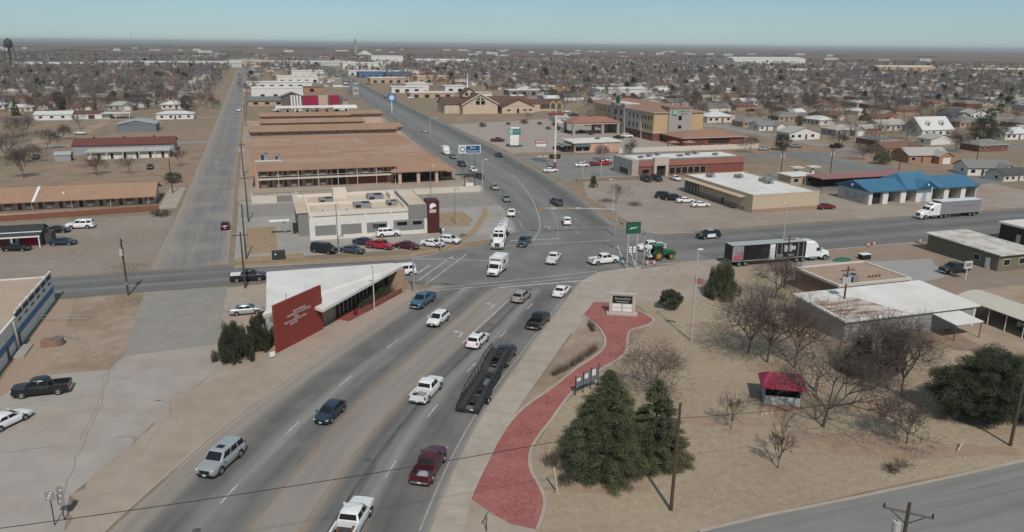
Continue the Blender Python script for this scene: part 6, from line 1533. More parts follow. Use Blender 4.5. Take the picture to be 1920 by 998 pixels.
mb = MB(); mb.add([(-0.75, -0.8, 3.5), (-0.75, 11.8, 3.5), (-0.75, 5.5, 5.5), (-0.5, -0.8, 3.5), (-0.5, 11.8, 3.5), (-0.5, 5.5, 5.5)], [(0, 2, 1), (3, 4, 5), (0, 3, 5, 2), (2, 5, 4, 1), (0, 1, 4, 3)]); mb.obj('end_gable', BD, r)
MB().tube((-0.9, 5.5, 4.4), (-0.75, 5.5, 4.4), 0.35, n=12).obj('dormer_vent', WHITE, r)
wbox(r, -0.2, 0.2, -0.3, 11, 0, 3.5, M('mural_wall', (0.42, 0.42, 0.38), 0.8, var=0.1), 'end_wall')
wbox(r, -0.25, -0.2, 0.6, 8.2, 0.6, 2.6, M('mural', (0.33, 0.34, 0.31), 0.8, var=0.6, scale=1.2), 'mural')
bay = [(0.2, 1.3), (5.5, 7.6), (12.6, 14.8), (19.0, 25.6), (30.6, 32.6), (37.8, 39.8), (44.0, 44.6)]
for k, (x0, x1) in enumerate(bay): wbox(r, x0, x1, -0.3, 11, 0, 3.5, WHITEWALL if k != 6 else M('mural_wall'), 'bay_pier')
wbox(r, 1.3, 44, 10.2, 10.5, 0, 3.5, M('bay_brown', (0.13, 0.095, 0.075), 0.9), 'back_wall'); wbox(r, 1.3, 5.5, 0.6, 0.7, 0.1, 3.0, DARK, 'roller_door')
opening(r, 'f', -0.3, 21.6, 23.2, 0.05, 2.4, 'door', FRAME, plain('pale_blue_door', (0.25, 0.34, 0.40), 0.6), 'door_leaf')
r = thing('bollard_sign', at(1743, 383), TH, 'white pole by the right side of the car wash', 'pole'); MB().tube((0, 0, 0), (0, 0, 4.5), 0.12, n=8).obj('pole', WHITE, r); MB().tube((0, 0, 0), (0, 0, 0.3), 0.25, n=8).obj('foot', CONC, r)

# --- right foreground sheds
r = bld('grey_workshop', 74, 79, 'large grey metal workshop with a white rust streaked roof')
RUST = M('rust_streaked_roof', (0.60, 0.575, 0.53), 0.7, var=0.06, scale=0.5, c2=(0.27, 0.15, 0.09), scale2=0.22, amt2=0.0)
wbox(r, 0, 23, 0, 10.2, 0, 3.25, METALG); MB().slab((-0.4, -0.5, 3.3), (23.6, -0.5, 3.3), (23.6, 10.8, 3.75), (-0.4, 10.8, 3.75), 0.22).obj('roof', WHITEROOF, r)
MB().slab((0.2, 0.0, 3.335), (10.5, 0.0, 3.335), (7.5, 7.2, 3.622), (0.2, 7.2, 3.622), 0.01).obj('rust_patch', M('rust_patch', (0.50, 0.46, 0.41), 0.8, var=0.1, scale=0.6, c2=(0.24, 0.125, 0.075), scale2=0.5, amt2=1.0, stretch=(0.0, 0.35, 1.6)), r)
for k in range(22): MB().box(23.0, 23.03, 0.3 + k * 0.45, 0.5 + k * 0.45, 0.05, 3.2).obj('siding_rib', METALG, r)
for k in range(40): MB().box(0.3 + k * 0.57, 0.5 + k * 0.57, -0.03, 0.0, 0.05, 3.2).obj('siding_rib', METALG, r)
wbox(r, 22.9, 23.3, -0.1, 0.3, 0, 3.3, CREAMWALL, 'corner_post')
MB().slab((15.2, -4.2, 2.45), (20.2, -4.2, 2.45), (20.2, -0.05, 2.7), (15.2, -0.05, 2.7), 0.1).obj('porch_roof', WHITEROOF, r)
for x in (15.4, 20.0): MB().tube((x, -4.0, 0), (x, -4.0, 2.4), 0.08, n=6).obj('porch_post', plain('rusty_post', (0.16, 0.06, 0.04), 0.9), r)
opening(r, 'f', 0, 16.5, 19.5, 0.05, 2.3, 'roller_door', FRAME, METALG, 'door_leaf')
r = bld('flat_brown_building', 84, 92, 'low building with a brown gravel roof and pale edge')
wbox(r, 0, 14, 0, 10.3, 0, 3.1, M('brown_brick', (0.24, 0.15, 0.105), 0.9)); wbox(r, 0.2, 13.8, 0.2, 10.1, 3.1, 3.3, M('brown_gravel_roof', (0.335, 0.24, 0.175), 1.0, var=0.1, scale=0.6), 'roof')
for q in ((-0.2, 14.2, -0.2, 0.25), (-0.2, 14.2, 10.05, 10.5), (-0.2, 0.25, 0.25, 10.05), (13.75, 14.2, 0.25, 10.05)): wbox(r, q[0], q[1], q[2], q[3], 3.1, 3.5, CREAMWALL, 'roof_edge')
hvac(r, 3.4, 1.4, 3.3, 1.8, 1.5, 1.2)
for k in range(4): MB().tube((8 + k * 0.7, 2.4, 3.3), (8 + k * 0.7, 2.4, 3.65), 0.16, n=7).obj('roof_vent', plain('rust_vent', (0.13, 0.09, 0.06), 0.8), r)
r = bld('olive_building', 126, 99.5, 'long olive green building with a patchy white roof')
OL = M('olive_wall', (0.155, 0.142, 0.098), 0.9, var=0.08); wbox(r, 0, 9.5, 0, 16, 0, 3.2, OL); MB().slab((-0.5, -0.6, 3.25), (10.2, -0.6, 3.25), (10.2, 16.6, 3.55), (-0.5, 16.6, 3.55), 0.2).obj('roof', M('patchy_white_roof', (0.56, 0.53, 0.48), 0.8, var=0.1, c2=(0.30, 0.25, 0.2), scale2=0.35, amt2=0.7), r)
opening(r, 'l', 0, 1.6, 2.6, 0.05, 2.1, 'door', WHITE, WHITE, 'door_leaf'); opening(r, 'l', 0, 3.8, 5.2, 1.0, 2.2, 'window', WHITE); opening(r, 'f', 0, 1.2, 2.8, 1.0, 2.2, 'window', WHITE); opening(r, 'f', 0, 5, 6.4, 1.0, 2.2, 'window', WHITE)
for k in range(7): wbox(r, -0.03, 0, 0.5 + k * 2.4, 0.6 + k * 2.4, 0, 3.15, OL, 'wall_batten')
r = bld('dark_store', 148, 104, 'black walled building cut by the right edge'); wbox(r, 0, 14, 0, 14, 0, 3.6, BLACK); wbox(r, -0.4, 14, -0.4, 14.4, 3.6, 4.0, WHITEROOF, 'roof'); opening(r, 'l', 0, 3, 5, 1, 2.2); opening(r, 'l', 0, 9, 10, 0.05, 2.1, 'door', FRAME, FRAME, 'door_leaf')
r = bld('carport', 99.5, 70, 'long carport with a curved cream metal roof', 'carport')
mb = MB(); rr_ = []
for k in range(9):
    u = k / 8; x = 6.5 * u; z = 2.5 + 0.75 * math.sin(math.pi * u); rr_.append([(x, 0, z), (x, 14.5, z), (x, 14.5, z + 0.08), (x, 0, z + 0.08)])
mb.loft(rr_); mb.obj('roof', M('cream_metal', (0.50, 0.46, 0.38), 0.6, var=0.05), r, True)
for k in range(6):
    for x in (0.15, 6.35): MB().tube((x, 0.2 + k * 2.8, 0), (x, 0.2 + k * 2.8, 2.5), 0.06, n=6).obj('post', WHITE, r)
wbox(r, 6.4, 6.5, 0.2, 14.3, 0.05, 2.5, METALG, 'side_panel')
r2_ = vehicle('pickup', W(103, 73), 108 + 180, P_SILVER, 'silver pickup truck under the curved cream carport')
# kiosk with red roof in the park
r = thing('park_shelter', at(1463, 752), R(-12), 'small open shelter with a bright red roof in the park', 'shelter')
mb = MB(); mb.slab((-2.5, -1.9, 2.25), (2.5, -1.9, 2.25), (1.6, 0.2, 3.45), (-1.6, 0.2, 3.45), 0.1); mb.slab((2.5, 2.3, 2.25), (-2.5, 2.3, 2.25), (-1.6, 0.2, 3.45), (1.6, 0.2, 3.45), 0.1); mb.slab((-2.5, 2.3, 2.25), (-2.5, -1.9, 2.25), (-1.6, 0.2, 3.45), (-1.6, 0.21, 3.45), 0.1); mb.slab((2.5, -1.9, 2.25), (2.5, 2.3, 2.25), (1.6, 0.21, 3.45), (1.6, 0.2, 3.45), 0.1)
mb.obj('roof', M('red_metal_roof', (0.34, 0.035, 0.07), 0.75), r)
wbox(r, -2.0, -1.9, -1.2, 1.7, 0, 2.4, METALG, 'side_wall'); wbox(r, 1.9, 2.0, -1.2, 1.7, 0, 2.4, METALG, 'side_wall'); wbox(r, -1.9, 1.9, 1.6, 1.7, 0, 2.4, METALG, 'back_wall'); wbox(r, -1.9, 1.9, -1.3, -1.2, 0, 1.1, M('pale_panel', (0.36, 0.38, 0.37), 0.6), 'front_panel')
wbox(r, -0.2, 0.9, -0.6, 0.2, 0, 1.6, BLACK, 'cabinet'); wbox(r, -2.2, 2.2, -2.4, 2.0, 0, 0.06, M('shelter_pad', (0.3, 0.17, 0.11), 0.9), 'pad')
# ------------------------------------------------------------------ signs
def V3(p, z=0.0): return Vector((p[0], p[1], z))
r = thing('monument_sign', at(1166, 591), R(-8), 'pale stone monument sign with a dark panel on the brick path', 'sign')
STONE = M('pale_stone', (0.42, 0.385, 0.345), 0.85, var=0.07)
wbox(r, -2.3, 2.3, -0.6, 0.6, 0.1, 0.45, STONE, 'base'); wbox(r, -1.95, 1.95, -0.35, 0.35, 0.45, 3.3, STONE, 'slab'); wbox(r, -2.05, 2.05, -0.42, 0.42, 3.3, 3.5, STONE, 'cap')
wbox(r, -1.5, 1.45, -0.4, -0.35, 2.0, 3.15, BLACK, 'dark_panel')
for x0, z0 in ((-1.5, 1.35), (0.05, 1.35), (-1.5, 0.72), (0.05, 0.72)): wbox(r, x0, x0 + 1.35, -0.39, -0.35, z0, z0 + 0.5, WHITE, 'name_plate')
lettering('panel_text', 'Brownfield', 0.52, plain('pale_green_letters', (0.32, 0.42, 0.36), 0.5), r, (0, -0.405, 2.72), (R(90), 0, 0), 0.01)
wbox(r, -0.9, 0.9, -0.41, -0.4, 2.2, 2.3, plain('pale_green_letters'), 'underline')

pA, pB = at(1174, 505), at(1196, 504); d_ = pB - pA; L_ = d_.length
r = thing('green_pole_sign', pA, math.atan2(d_.y, d_.x), 'tall green sign on two pale posts at the junction corner', 'sign'); r.scale = (0.84, 0.9, 0.96)
for x in (0.1, L_ - 0.1): MB().tube((x, 0, 0), (x, 0, 7.4), 0.13, n=10).obj('post', plain('pale_post', (0.42, 0.40, 0.39), 0.6), r)
wbox(r, -0.3, L_ + 0.4, -0.22, 0.22, 7.0, 9.0, plain('deep_green_sign', (0.012, 0.095, 0.058), 0.5), 'panel'); wbox(r, -0.38, L_ + 0.48, -0.18, 0.18, 6.92, 9.08, BLACK, 'panel_frame')
mb = MB(); z = -0.235; mb.add([(0.15, z, 7.75), (0.9, z, 7.9), (1.6, z, 7.95), (2.1, z, 8.3), (1.5, z, 8.15), (0.5, z, 8.12)], [(0, 1, 2, 3, 4, 5)]); mb.obj('wordmark', plain('pale_green_mark', (0.42, 0.55, 0.48), 0.5), r)
for x0 in (0.25, 1.15): 
    b_ = wbox(r, x0, x0 + 0.8, -0.2, -0.12, 3.2, 4.6, BLACK, 'price_board')
    for k in range(3): wbox(b_, x0 + 0.06, x0 + 0.74, -0.23, -0.2, 3.27 + k * 0.44, 3.62 + k * 0.44, PLATE, 'price_panel')

pA = at(868, 336)
r = thing('motel_pole_sign', pA, TH - R(8), 'white and blue motel sign on two dark posts by the far road', 'sign')
for x in (0.0, 3.6): MB().tube((x, 0, 0), (x, 0, 8.0), 0.12, n=8).obj('post', plain('grey_post', (0.12, 0.12, 0.125), 0.6), r)
wbox(r, -1.3, 5.4, -0.25, 0.25, 7.7, 10.2, plain('pale_sign_frame', (0.50, 0.56, 0.60), 0.5), 'panel'); wbox(r, 1.0, 5.1, -0.29, -0.25, 7.95, 9.95, plain('sign_blue', (0.02, 0.065, 0.16), 0.5), 'blue_panel')
lettering('panel_text', 'Best\nWestern', 0.95, plain('sky_letters', (0.5, 0.6, 0.7), 0.5), r, (3.05, -0.30, 8.95), (R(90), 0, 0), 0.012)
MB().tube((-0.1, -0.27, 8.95), (-0.1, -0.25, 8.95), 0.85, n=18).obj('emblem', plain('emblem_grey', (0.18, 0.19, 0.22), 0.5), r); MB().tube((-0.1, -0.29, 8.95), (-0.1, -0.27, 8.95), 0.5, n=14).obj('emblem_centre', WHITE, r)
r = thing('reader_sign', at(871, 352), TH, 'dark topped reader board below the motel sign', 'sign')
for x in (0, 3): MB().tube((x, 0, 0), (x, 0, 3.6), 0.1, n=6).obj('post', DOORB, r)
wbox(r, -0.1, 3.1, -0.12, 0.12, 2.9, 3.7, DOORB, 'header'); wbox(r, 0.4, 2.6, -0.1, 0.1, 0.4, 1.3, WHITE, 'panel')

r = thing('hotel_ground_sign', at(964, 274), TH - R(6), 'white hotel pylon sign with green and blue top on a shrub bed', 'sign')
wbox(r, -1.8, 1.8, -0.4, 0.4, 0.2, 4.6, WHITE, 'pylon'); wbox(r, -2.3, 2.5, -0.5, 0.5, 4.6, 6.9, plain('sign_teal', (0.03, 0.15, 0.17), 0.5), 'panel'); wbox(r, -2.3, -0.7, -0.56, -0.5, 4.8, 6.7, plain('sign_mint', (0.30, 0.50, 0.38), 0.5), 'emblem_panel'); wbox(r, -1.6, 1.9, -0.45, 0.45, 6.9, 7.5, WHITE, 'cap')
lettering('panel_text', 'Holiday Inn\nExpress', 0.6, plain('sky_letters'), r, (0.95, -0.52, 5.75), (R(90), 0, 0), 0.012)
MB().tube((0, 0, 0), (0, 0, 0.35), 3.6, 3.0, n=16).obj('planting', GREENL, r)

r = thing('arches_pole_sign', at(1040, 316), TH - R(10), 'yellow double arch sign on a very tall white pole', 'sign')
MB().tube((0, 0, 0), (0, 0, 17.4), 0.32, 0.26, n=10).obj('pole', WHITE, r); MB().tube((0, 0, 0), (0, 0, 2.2), 0.42, n=10).obj('pole_base', plain('arch_red', (0.22, 0.05, 0.055), 0.6), r)
YA = plain('arch_yellow', (0.43, 0.39, 0.20), 0.6)
for s in (-1, 1):
    mb = MB(); pts = []
    for k in range(13):
        an = math.pi * k / 12; pts.append((s * 1.05 + 1.02 * math.cos(an), 0, 18.1 + 3.4 * math.sin(an) ** 0.75 if 0 < k < 12 else 18.1))
    mb.path(pts, 0.2, 7); mb.obj('arch', YA, r)
wbox(r, -2.6, 2.6, -0.25, 0.25, 17.2, 18.1, plain('arch_red'), 'name_panel')
wbox(r, -1.8, 1.8, -0.35, 0.35, 3.2, 4.6, BLACK, 'lower_board'); MB().tube((0, -0.42, 3.9), (0, -0.35, 3.9), 0.62, n=14).obj('lower_emblem', plain('amber', (0.35, 0.16, 0.05), 0.5), r)
r = thing('shop_pole_sign', at(1005, 303), TH - R(8), 'small red and white sign with reader boards near the tall pole', 'sign')
for x in (0, 3.4): MB().tube((x, 0, 0), (x, 0, 7.2), 0.1, n=6).obj('post', STEEL, r)
wbox(r, -0.4, 3.9, -0.2, 0.2, 6.4, 7.4, plain('shop_red', (0.26, 0.05, 0.06), 0.6), 'panel'); wbox(r, -0.2, 3.7, -0.24, -0.2, 6.6, 7.2, plain('shop_white', (0.5, 0.42, 0.42), 0.6), 'panel_face'); wbox(r, 0, 3.4, -0.15, 0.15, 5.2, 6.0, WHITE, 'reader_board'); wbox(r, 0.2, 4.0, -0.1, 0.1, 1.6, 1.9, WHITE, 'arm')
for q, h_, lab in (((735, 212), 9, 'blue round emblem sign on a white pole by the far road'),):
    r = thing('round_pole_sign', at(*q), TH, lab, 'sign'); MB().tube((0, 0, 0), (0, 0, h_), 0.25, n=8).obj('post', WHITE, r); wbox(r, -2.4, 2.6, -0.3, 0.3, h_ - 2.5, h_ + 1.8, plain('round_sign_blue', (0.05, 0.14, 0.30), 0.5), 'panel'); MB().tube((0.1, -0.36, h_ - 0.3), (0.1, -0.3, h_ - 0.3), 1.5, n=16).obj('emblem', plain('sky_letters'), r)
for k, (q, w_, h_, c, lab) in enumerate((((668, 200), 3.5, 12, (0.42, 0.40, 0.37), 'pale pylon sign at the right end of the drive-in'), ((603, 178), 2.0, 14, (0.55, 0.54, 0.52), 'white pole sign behind the drive-in'), ((649, 176), 4.5, 10, (0.05, 0.04, 0.04), 'dark double sign beside the far road'), ((667, 186), 5, 7, (0.20, 0.07, 0.07), 'dark red board sign beside the far road'), ((1810, 525), 1.7, 3.4, (0.5, 0.5, 0.48), 'white framed sign on a post by the workshop roof'))):
    r = thing('pole_sign', at(*q), TH, lab, 'sign'); MB().tube((0, 0, 0), (0, 0, h_ * 0.75), 0.12 if h_ > 4 else 0.06, n=8).obj('post', STEEL if k != 4 else WHITE, r)
    wbox(r, -w_ / 2, w_ / 2, -0.15, 0.15, h_ * 0.62, h_, plain('sign_face_%d' % k, c, 0.6), 'panel'); wbox(r, -w_ * 0.36, w_ * 0.36, -0.19, -0.15, h_ * 0.74, h_ * 0.92, GREYWALL if k in (0, 1, 4) else FRAME, 'panel_face')

# ------------------------------------------------------------------ traffic signals, street lamps, small street furniture
def signal(base, arm_end, label, z=5.8, heads=3, lamp=True):
    e = arm_end - Vector((base.x, base.y, 0)); ang = math.atan2(e.y, e.x); L = Vector((e.x, e.y)).length
    r = thing('traffic_signal', base, ang, label, 'traffic light')
    MB().tube((0, 0, 0), (0, 0, z + 0.5), 0.17, 0.13, n=8).obj('pole', STEEL, r)
    MB().path([(0, 0, z), (L * 0.5, 0, z + 0.3), (L, 0, z + 0.35)], [0.12, 0.09, 0.06], 7).obj('mast_arm', STEEL, r)
    for k in range(heads):
        x = L * (0.5 + 0.48 * k / max(1, heads - 1))
        hd_ = MB().box(x - 0.55, x + 0.55, -0.14, 0.14, z + 0.12, z + 0.5).obj('signal_head', plain('signal_amber', (0.33, 0.20, 0.05), 0.6) if k % 2 else plain('signal_grey', (0.40, 0.39, 0.37), 0.6), r)
        for j in range(3): MB().tube((x - 0.35 + 0.35 * j, -0.2, z + 0.31), (x - 0.35 + 0.35 * j, -0.14, z + 0.31), 0.11, n=8).obj('lens', BLACK, hd_)
    if lamp: MB().box(-0.6, 0.6, -0.12, 0.12, z + 0.5, z + 0.62).obj('luminaire', STEEL, r)
    return r
signal(at(1153, 443), at(1012, 391, 6.1), 'signal mast arm across the far side of the junction', 5.8, 4)
signal(at(776, 548), at(917, 489, 6.0), 'signal mast arm reaching from the office corner', 5.6, 1)
signal(at(1206, 498), at(1153, 412, 6.2), 'signal mast arm beside the tall green sign', 5.8, 3)
r = thing('signal_post', at(827, 474), TH, 'short signal post beside the restaurant tower', 'traffic light'); MB().tube((0, 0, 0), (0, 0, 4.6), 0.12, n=8).obj('pole', STEEL, r); wbox(r, -0.2, 0.2, -0.15, 0.15, 3.9, 4.9, BLACK, 'signal_head'); wbox(r, 0.2, 0.7, -0.02, 0.02, 4.4, 4.8, WHITE, 'plate')
def street_lamp(p, h_, label, m=None, arm=1.6, ang=0.0):
    r = thing('street_lamp', p, ang, label, 'street lamp')
    MB().tube((0, 0, 0), (0, 0, h_), 0.11, 0.07, n=8).obj('pole', m or STEEL, r); MB().tube((0, 0, h_ - 0.15), (arm, 0, h_ + 0.1), 0.04, n=6).obj('arm', m or STEEL, r); MB().box(arm - 0.2, arm + 0.5, -0.14, 0.14, h_ + 0.04, h_ + 0.18).obj('lamp_head', WHITE, r)
PALEP = plain('pale_pole', (0.42, 0.41, 0.39), 0.6)
street_lamp(at(905, 362), 9.0, 'white lamp post at the kerb by the motel', PALEP, 0.8, R(20))
street_lamp(at(1149, 398), 8.0, 'pale lamp post at the corner of the tan lot', PALEP, 0.8, R(200))
street_lamp(at(853, 420), 8.0, 'thin dark lamp post in the restaurant bed', GREYWALL, 1.5, TH)
street_lamp(at(634, 466), 9.0, 'thin dark lamp post before the restaurant wall', GREYWALL, 0.6, TH)
street_lamp(at(702, 582), 7.0, 'pale lamp post in front of the office planter', PALEP, 0.5, R(250))
street_lamp(at(807, 262), 9.0, 'pale lamp post beside the far road', PALEP, 2.5, R(20))
street_lamp(at(1127, 332), 10.0, 'white lamp post in the store car park', PALEP, 0.8, 0)
street_lamp(at(1092, 330), 4.5, 'short pale post left of the store car park', PALEP, 0.4, 0)
street_lamp(at(1296, 640), 13.0, 'thin silver flagpole in the park lawn', PALEP, 0.1, 0)
street_lamp(at(808, 376), 9.0, 'dark thin lamp post behind the maroon tower', GREYWALL, 0.5, 0)
street_lamp(at(1469, 448), 7.5, 'thin grey lamp post on the cross road verge', PALEP, 0.8, R(108))
r = thing('flag', at(1296, 567, 0), 0, 'faded pale red flag drooping by the flagpole', 'flag')
mb = MB(); mb.loft([[(0.25 * k, 0.12 * math.sin(k), 1.2 - 0.05 * k), (0.25 * k, 0.12 * math.sin(k) + 0.03, 1.2 - 0.05 * k), (0.25 * k, 0.12 * math.sin(k) + 0.03, 0.4 - 0.07 * k), (0.25 * k, 0.12 * math.sin(k), 0.4 - 0.07 * k)] for k in range(6)]); mb.obj('cloth', plain('faded_red', (0.38, 0.24, 0.2), 0.9), r); MB().tube((0, 0, 0), (0, 0, 1.6), 0.03, n=6).obj('staff', STEEL, r)
r.location = (*at(1293, 640).xy, 0.0); r.children[0].location.z = 8.0; r.children[1].scale.z = 6.2
def barrel(p, k, lab):
    r = thing('traffic_barrel', p, 0, lab, 'traffic barrel'); OR = plain('barrel_orange', (0.42, 0.10, 0.06), 0.7)
    MB().tube((0, 0, 0.05), (0, 0, 1.0), 0.28, 0.22, 10).obj('drum', OR, r); MB().tube((0, 0, 0.35), (0, 0, 0.5), 0.285, 0.275, 10).obj('band', WHITE, r); MB().tube((0, 0, 0.65), (0, 0, 0.8), 0.265, 0.255, 10).obj('band', WHITE, r); MB().tube((0, 0, 0), (0, 0, 0.06), 0.42, n=10).obj('foot', BLACK, r)
for q, lab in (((1213, 497), 'orange and white barrel left of the tractor front'), ((1226, 497), 'orange and white barrel under the tractor'), ((1627, 463), 'orange barrel left on the right road verge'), ((1638, 461), 'orange barrel right on the right road verge'), ((1724, 456), 'orange barrel by the corner of the olive building')): barrel(at(*q), 0, lab)
r = thing('stop_sign', at(1645, 298), R(20), 'red and white stop sign at the residential street', 'sign'); MB().tube((0, 0, 0), (0, 0, 2.6), 0.05, n=6).obj('post', STEEL, r); MB().tube((0, 0.03, 2.6), (0, 0.07, 2.6), 0.45, n=8).obj('plate', P_RED, r)
r = thing('road_sign', at(505, 655), R(60), 'grey back of a road sign leaning before dark shrubs', 'sign'); MB().tube((0, 0, 0), (-0.3, 0.1, 3.4), 0.05, n=6).obj('post', STEEL, r); mb = MB(); mb.slab((-0.75, 0.12, 2.5), (0.2, 0.12, 2.4), (0.25, 0.12, 3.6), (-0.7, 0.12, 3.7), 0.04); mb.obj('plate', PALEP, r)
r = thing('yard_sign', at(511, 672), R(40), 'small white sign on the pavement below the red wall', 'sign'); wbox(r, -0.35, 0.35, -0.02, 0.02, 0.2, 0.9, WHITE, 'plate'); MB().tube((0, 0, 0), (0, 0, 0.25), 0.03, n=6).obj('stake', STEEL, r)
r = thing('street_name_sign', at(912, 998), R(70), 'small green street name sign at the bottom edge', 'sign'); MB().tube((0, 0, 0), (0, 0, 1.6), 0.05, n=6).obj('post', WOOD, r); wbox(r, -0.45, 0.45, -0.02, 0.02, 1.6, 1.8, plain('street_green', (0.05, 0.28, 0.14), 0.6), 'plate')
# sign cluster seen from behind at the lower left
for q, lab, w_, h_ in (((103, 985), 'grey back of a wide road sign at the lower left', 0.75, 0.8), ((121, 975), 'tall grey sign post with stacked plates at the lower left', 0.5, 1.8)):
    r = thing('road_sign', at(*q), R(95), lab, 'sign'); MB().tube((0, 0, 0), (0, 0, 3.2), 0.05, n=6).obj('post', WOOD, r)
    wbox(r, -0.05, 0.0, -w_ / 2, w_ / 2, 3.2 - h_, 3.2, plain('sign_back', (0.24, 0.235, 0.225), 0.6), 'plate')
    for k in range(3): wbox(r, -0.08, -0.05, -0.1 + 0.12 * (k - 1), 0.06 + 0.12 * (k - 1), 3.2 - h_ * (0.2 + 0.3 * k), 3.32 - h_ * (0.2 + 0.3 * k), PLATE, 'bracket')
# park fence with dark panels along the path, and the sign board
r = thing('notice_board', at(1078, 742), R(40), 'dark framed notice boards beside the brick path', 'notice board')
for k in range(4):
    wbox(r, k * 1.25, k * 1.25 + 0.08, -0.04, 0.04, 0, 2.4 + 0.2 * k, BLACK, 'post')
    if k < 3: wbox(r, k * 1.25 + 0.08, k * 1.25 + 1.25, -0.03, 0.03, 1.0, 2.2 + 0.2 * k, plain('board_grey', (0.13, 0.15, 0.17), 0.6), 'board'); wbox(r, k * 1.25 + 0.2, k * 1.25 + 0.8, -0.045, -0.03, 1.7, 2.1 + 0.2 * k, WHITE, 'notice')
r = thing('marker_post', at(1045, 925), 0, 'pale leaning marker post beside the brick path', 'post'); MB().tube((0, 0, 0), (-0.35, 0.1, 2.6), 0.09, n=8).obj('post', plain('pale_wood', (0.42, 0.37, 0.31), 0.8), r); MB().tube((0, 0, 0), (0, 0, 0.35), 0.3, 0.2, 8).obj('stone_base', DIRT, r)
r = thing('fallen_log', at(1795, 848), R(40), 'short pale log on the lawn near the road', 'log'); MB().tube((0, 0, 0.12), (2.0, 0.3, 0.35), 0.1, 0.07, 8).obj('log', plain('pale_wood'), r); MB().tube((1.2, 0.2, 0.25), (1.5, 0.5, 0.5), 0.04, 0.02, 6).obj('stub', plain('pale_wood'), r)
r = thing('tree_stump', at(1436, 775), 0, 'pale rubble stump in the park beside the shelter', 'stump')
mb = MB(); rg = random.Random(2)
for k in range(7): x, y = rg.uniform(-.7, .7), rg.uniform(-.5, .5); mb.tube((x, y, 0), (x + .1, y, rg.uniform(.2, .6)), rg.uniform(.2, .35), .12, 6)
mb.obj('rubble', M('rubble', (0.36, 0.27, 0.21), 0.9, var=0.25), r)
r = thing('green_boat', at(1578, 489), TH, 'green plastic cover lying on the dusty lot', 'cover'); mb = MB(); mb.loft([[(x, -y, 0.05), (x, -y * 0.6, z), (x, y * 0.6, z), (x, y, 0.05)] for x, y, z in ((-2, 0.2, 0.15), (-1, 0.9, 0.45), (0.5, 1.0, 0.5), (1.8, 0.5, 0.35), (2.2, 0.2, 0.15))]); mb.obj('shell', plain('green_cover', (0.03, 0.11, 0.06), 0.7), r)
r = thing('dumpster', at(1620, 486), TH, 'dark low dumpster beside the green cover', 'dumpster'); wbox(r, -1, 1, -0.6, 0.6, 0, 1.0, BLACK, 'bin'); wbox(r, -1.05, 1.05, -0.65, 0.65, 1.0, 1.1, WHITE, 'lid')

# ------------------------------------------------------------------ utility poles and wires
TRANSF = plain('transformer_grey', (0.42, 0.42, 0.41), 0.5)
POLES = {}
def utility_pole(key, p, h_, label, trans=0, arm=True, ang=None, lean=0.0):
    r = thing('utility_pole', V3(p), TH if ang is None else ang, label, 'utility pole')
    MB().tube((0, 0, 0), (lean, 0, h_), 0.17, 0.11, n=8).obj('pole', WOOD, r)
    if arm:
        MB().box(-1.2 + lean, 1.2 + lean, -0.06, 0.06, h_ - 0.65, h_ - 0.52).obj('crossarm', WOOD, r)
        for x in (-1.1, -0.4, 0.4, 1.1): MB().tube((x + lean, 0, h_ - 0.52), (x + lean, 0, h_ - 0.3), 0.05, 0.03, 6).obj('insulator', HVAC, r)
        for s in (-1, 1): MB().tube((s * 0.8 + lean, 0, h_ - 0.65), (lean, 0.05, h_ - 1.3), 0.025, n=5).obj('brace', STEEL, r)
    for k in range(trans):
        s = (-1, 1, 0)[k]; t_ = MB().tube((s * 0.5 + lean, 0.1, h_ - 2.6), (s * 0.5 + lean, 0.1, h_ - 1.6), 0.27, n=10).obj('transformer', TRANSF, r); MB().tube((s * 0.5 + lean, 0.1, h_ - 1.6), (s * 0.5 + lean, 0.1, h_ - 1.35), 0.05, n=6).obj('bushing', HVAC, t_)
    MB().box(-0.25, -0.1, -0.12, 0.12, 1.8, 2.3).obj('meter_box', HVAC, r) if trans else None
    POLES[key] = (V3(p), h_, TH if ang is None else ang)
    return r
utility_pole('p1', at(1258, 957), 10.3, 'dark wooden pole in front of the big conifer', 0, False, lean=0.12)
utility_pole('p2', at(1894, 836), 9.0, 'wooden pole at the lower right edge beside cedars', 0, False)
utility_pole('p3', at(241, 554), 9.4, 'wooden pole with two grey transformers by the left street', 2, True, TH + R(90), -0.3)
utility_pole('p4', at(460, 541), 9.6, 'wooden pole on the kerb behind the black pickup', 0, True, TH)
utility_pole('p5', at(462, 486), 10.5, 'tall wooden pole left of the utility box', 0, False)
utility_pole('p6', at(466, 416), 10.5, 'wooden pole beside the restaurant drive lane', 0, True)
utility_pole('p7', at(457, 330), 10.0, 'wooden pole with grey transformers at the motel corner', 2, True)
utility_pole('p8', at(324, 362), 9.0, 'wooden pole behind the end of the left motel wing', 0, False)
utility_pole('p9', at(1577, 603), 8.5, 'wooden pole with transformer platform before the workshop roof', 3, True)
utility_pole('p10', at(1470, 540), 9.0, 'wooden pole with two pale transformers among bare trees', 2, True)
for k, q in enumerate(((1463, 335), (1556, 330), (1684, 330), (1827, 325))): utility_pole('q%d' % k, at(*q), 9.0, ('wooden pole left of the brick kiosk', 'wooden pole at the residential corner', 'wooden pole behind the blue roof ridge', 'wooden pole right behind the car wash')[k], 2 if k < 2 else 0)
for k, b_ in enumerate((395, 460, 530, 610, 700)): utility_pole('s%d' % k, W(-6.5, b_), 10, 'far wooden pole along the right side of the side street', 0, True).__setitem__('group', 'far poles along the side street')
tp_ = at(1706, 943, 11.0)
r = utility_pole('p11', tp_, 11.0, 'grey wooden pole top with slanting crossarm at the lower right edge', 1, False, R(-25))
MB().box(-1.5, 1.5, -0.06, 0.06, 10.2, 10.33).obj('crossarm', plain('weathered_arm', (0.13, 0.12, 0.105), 0.9), r)
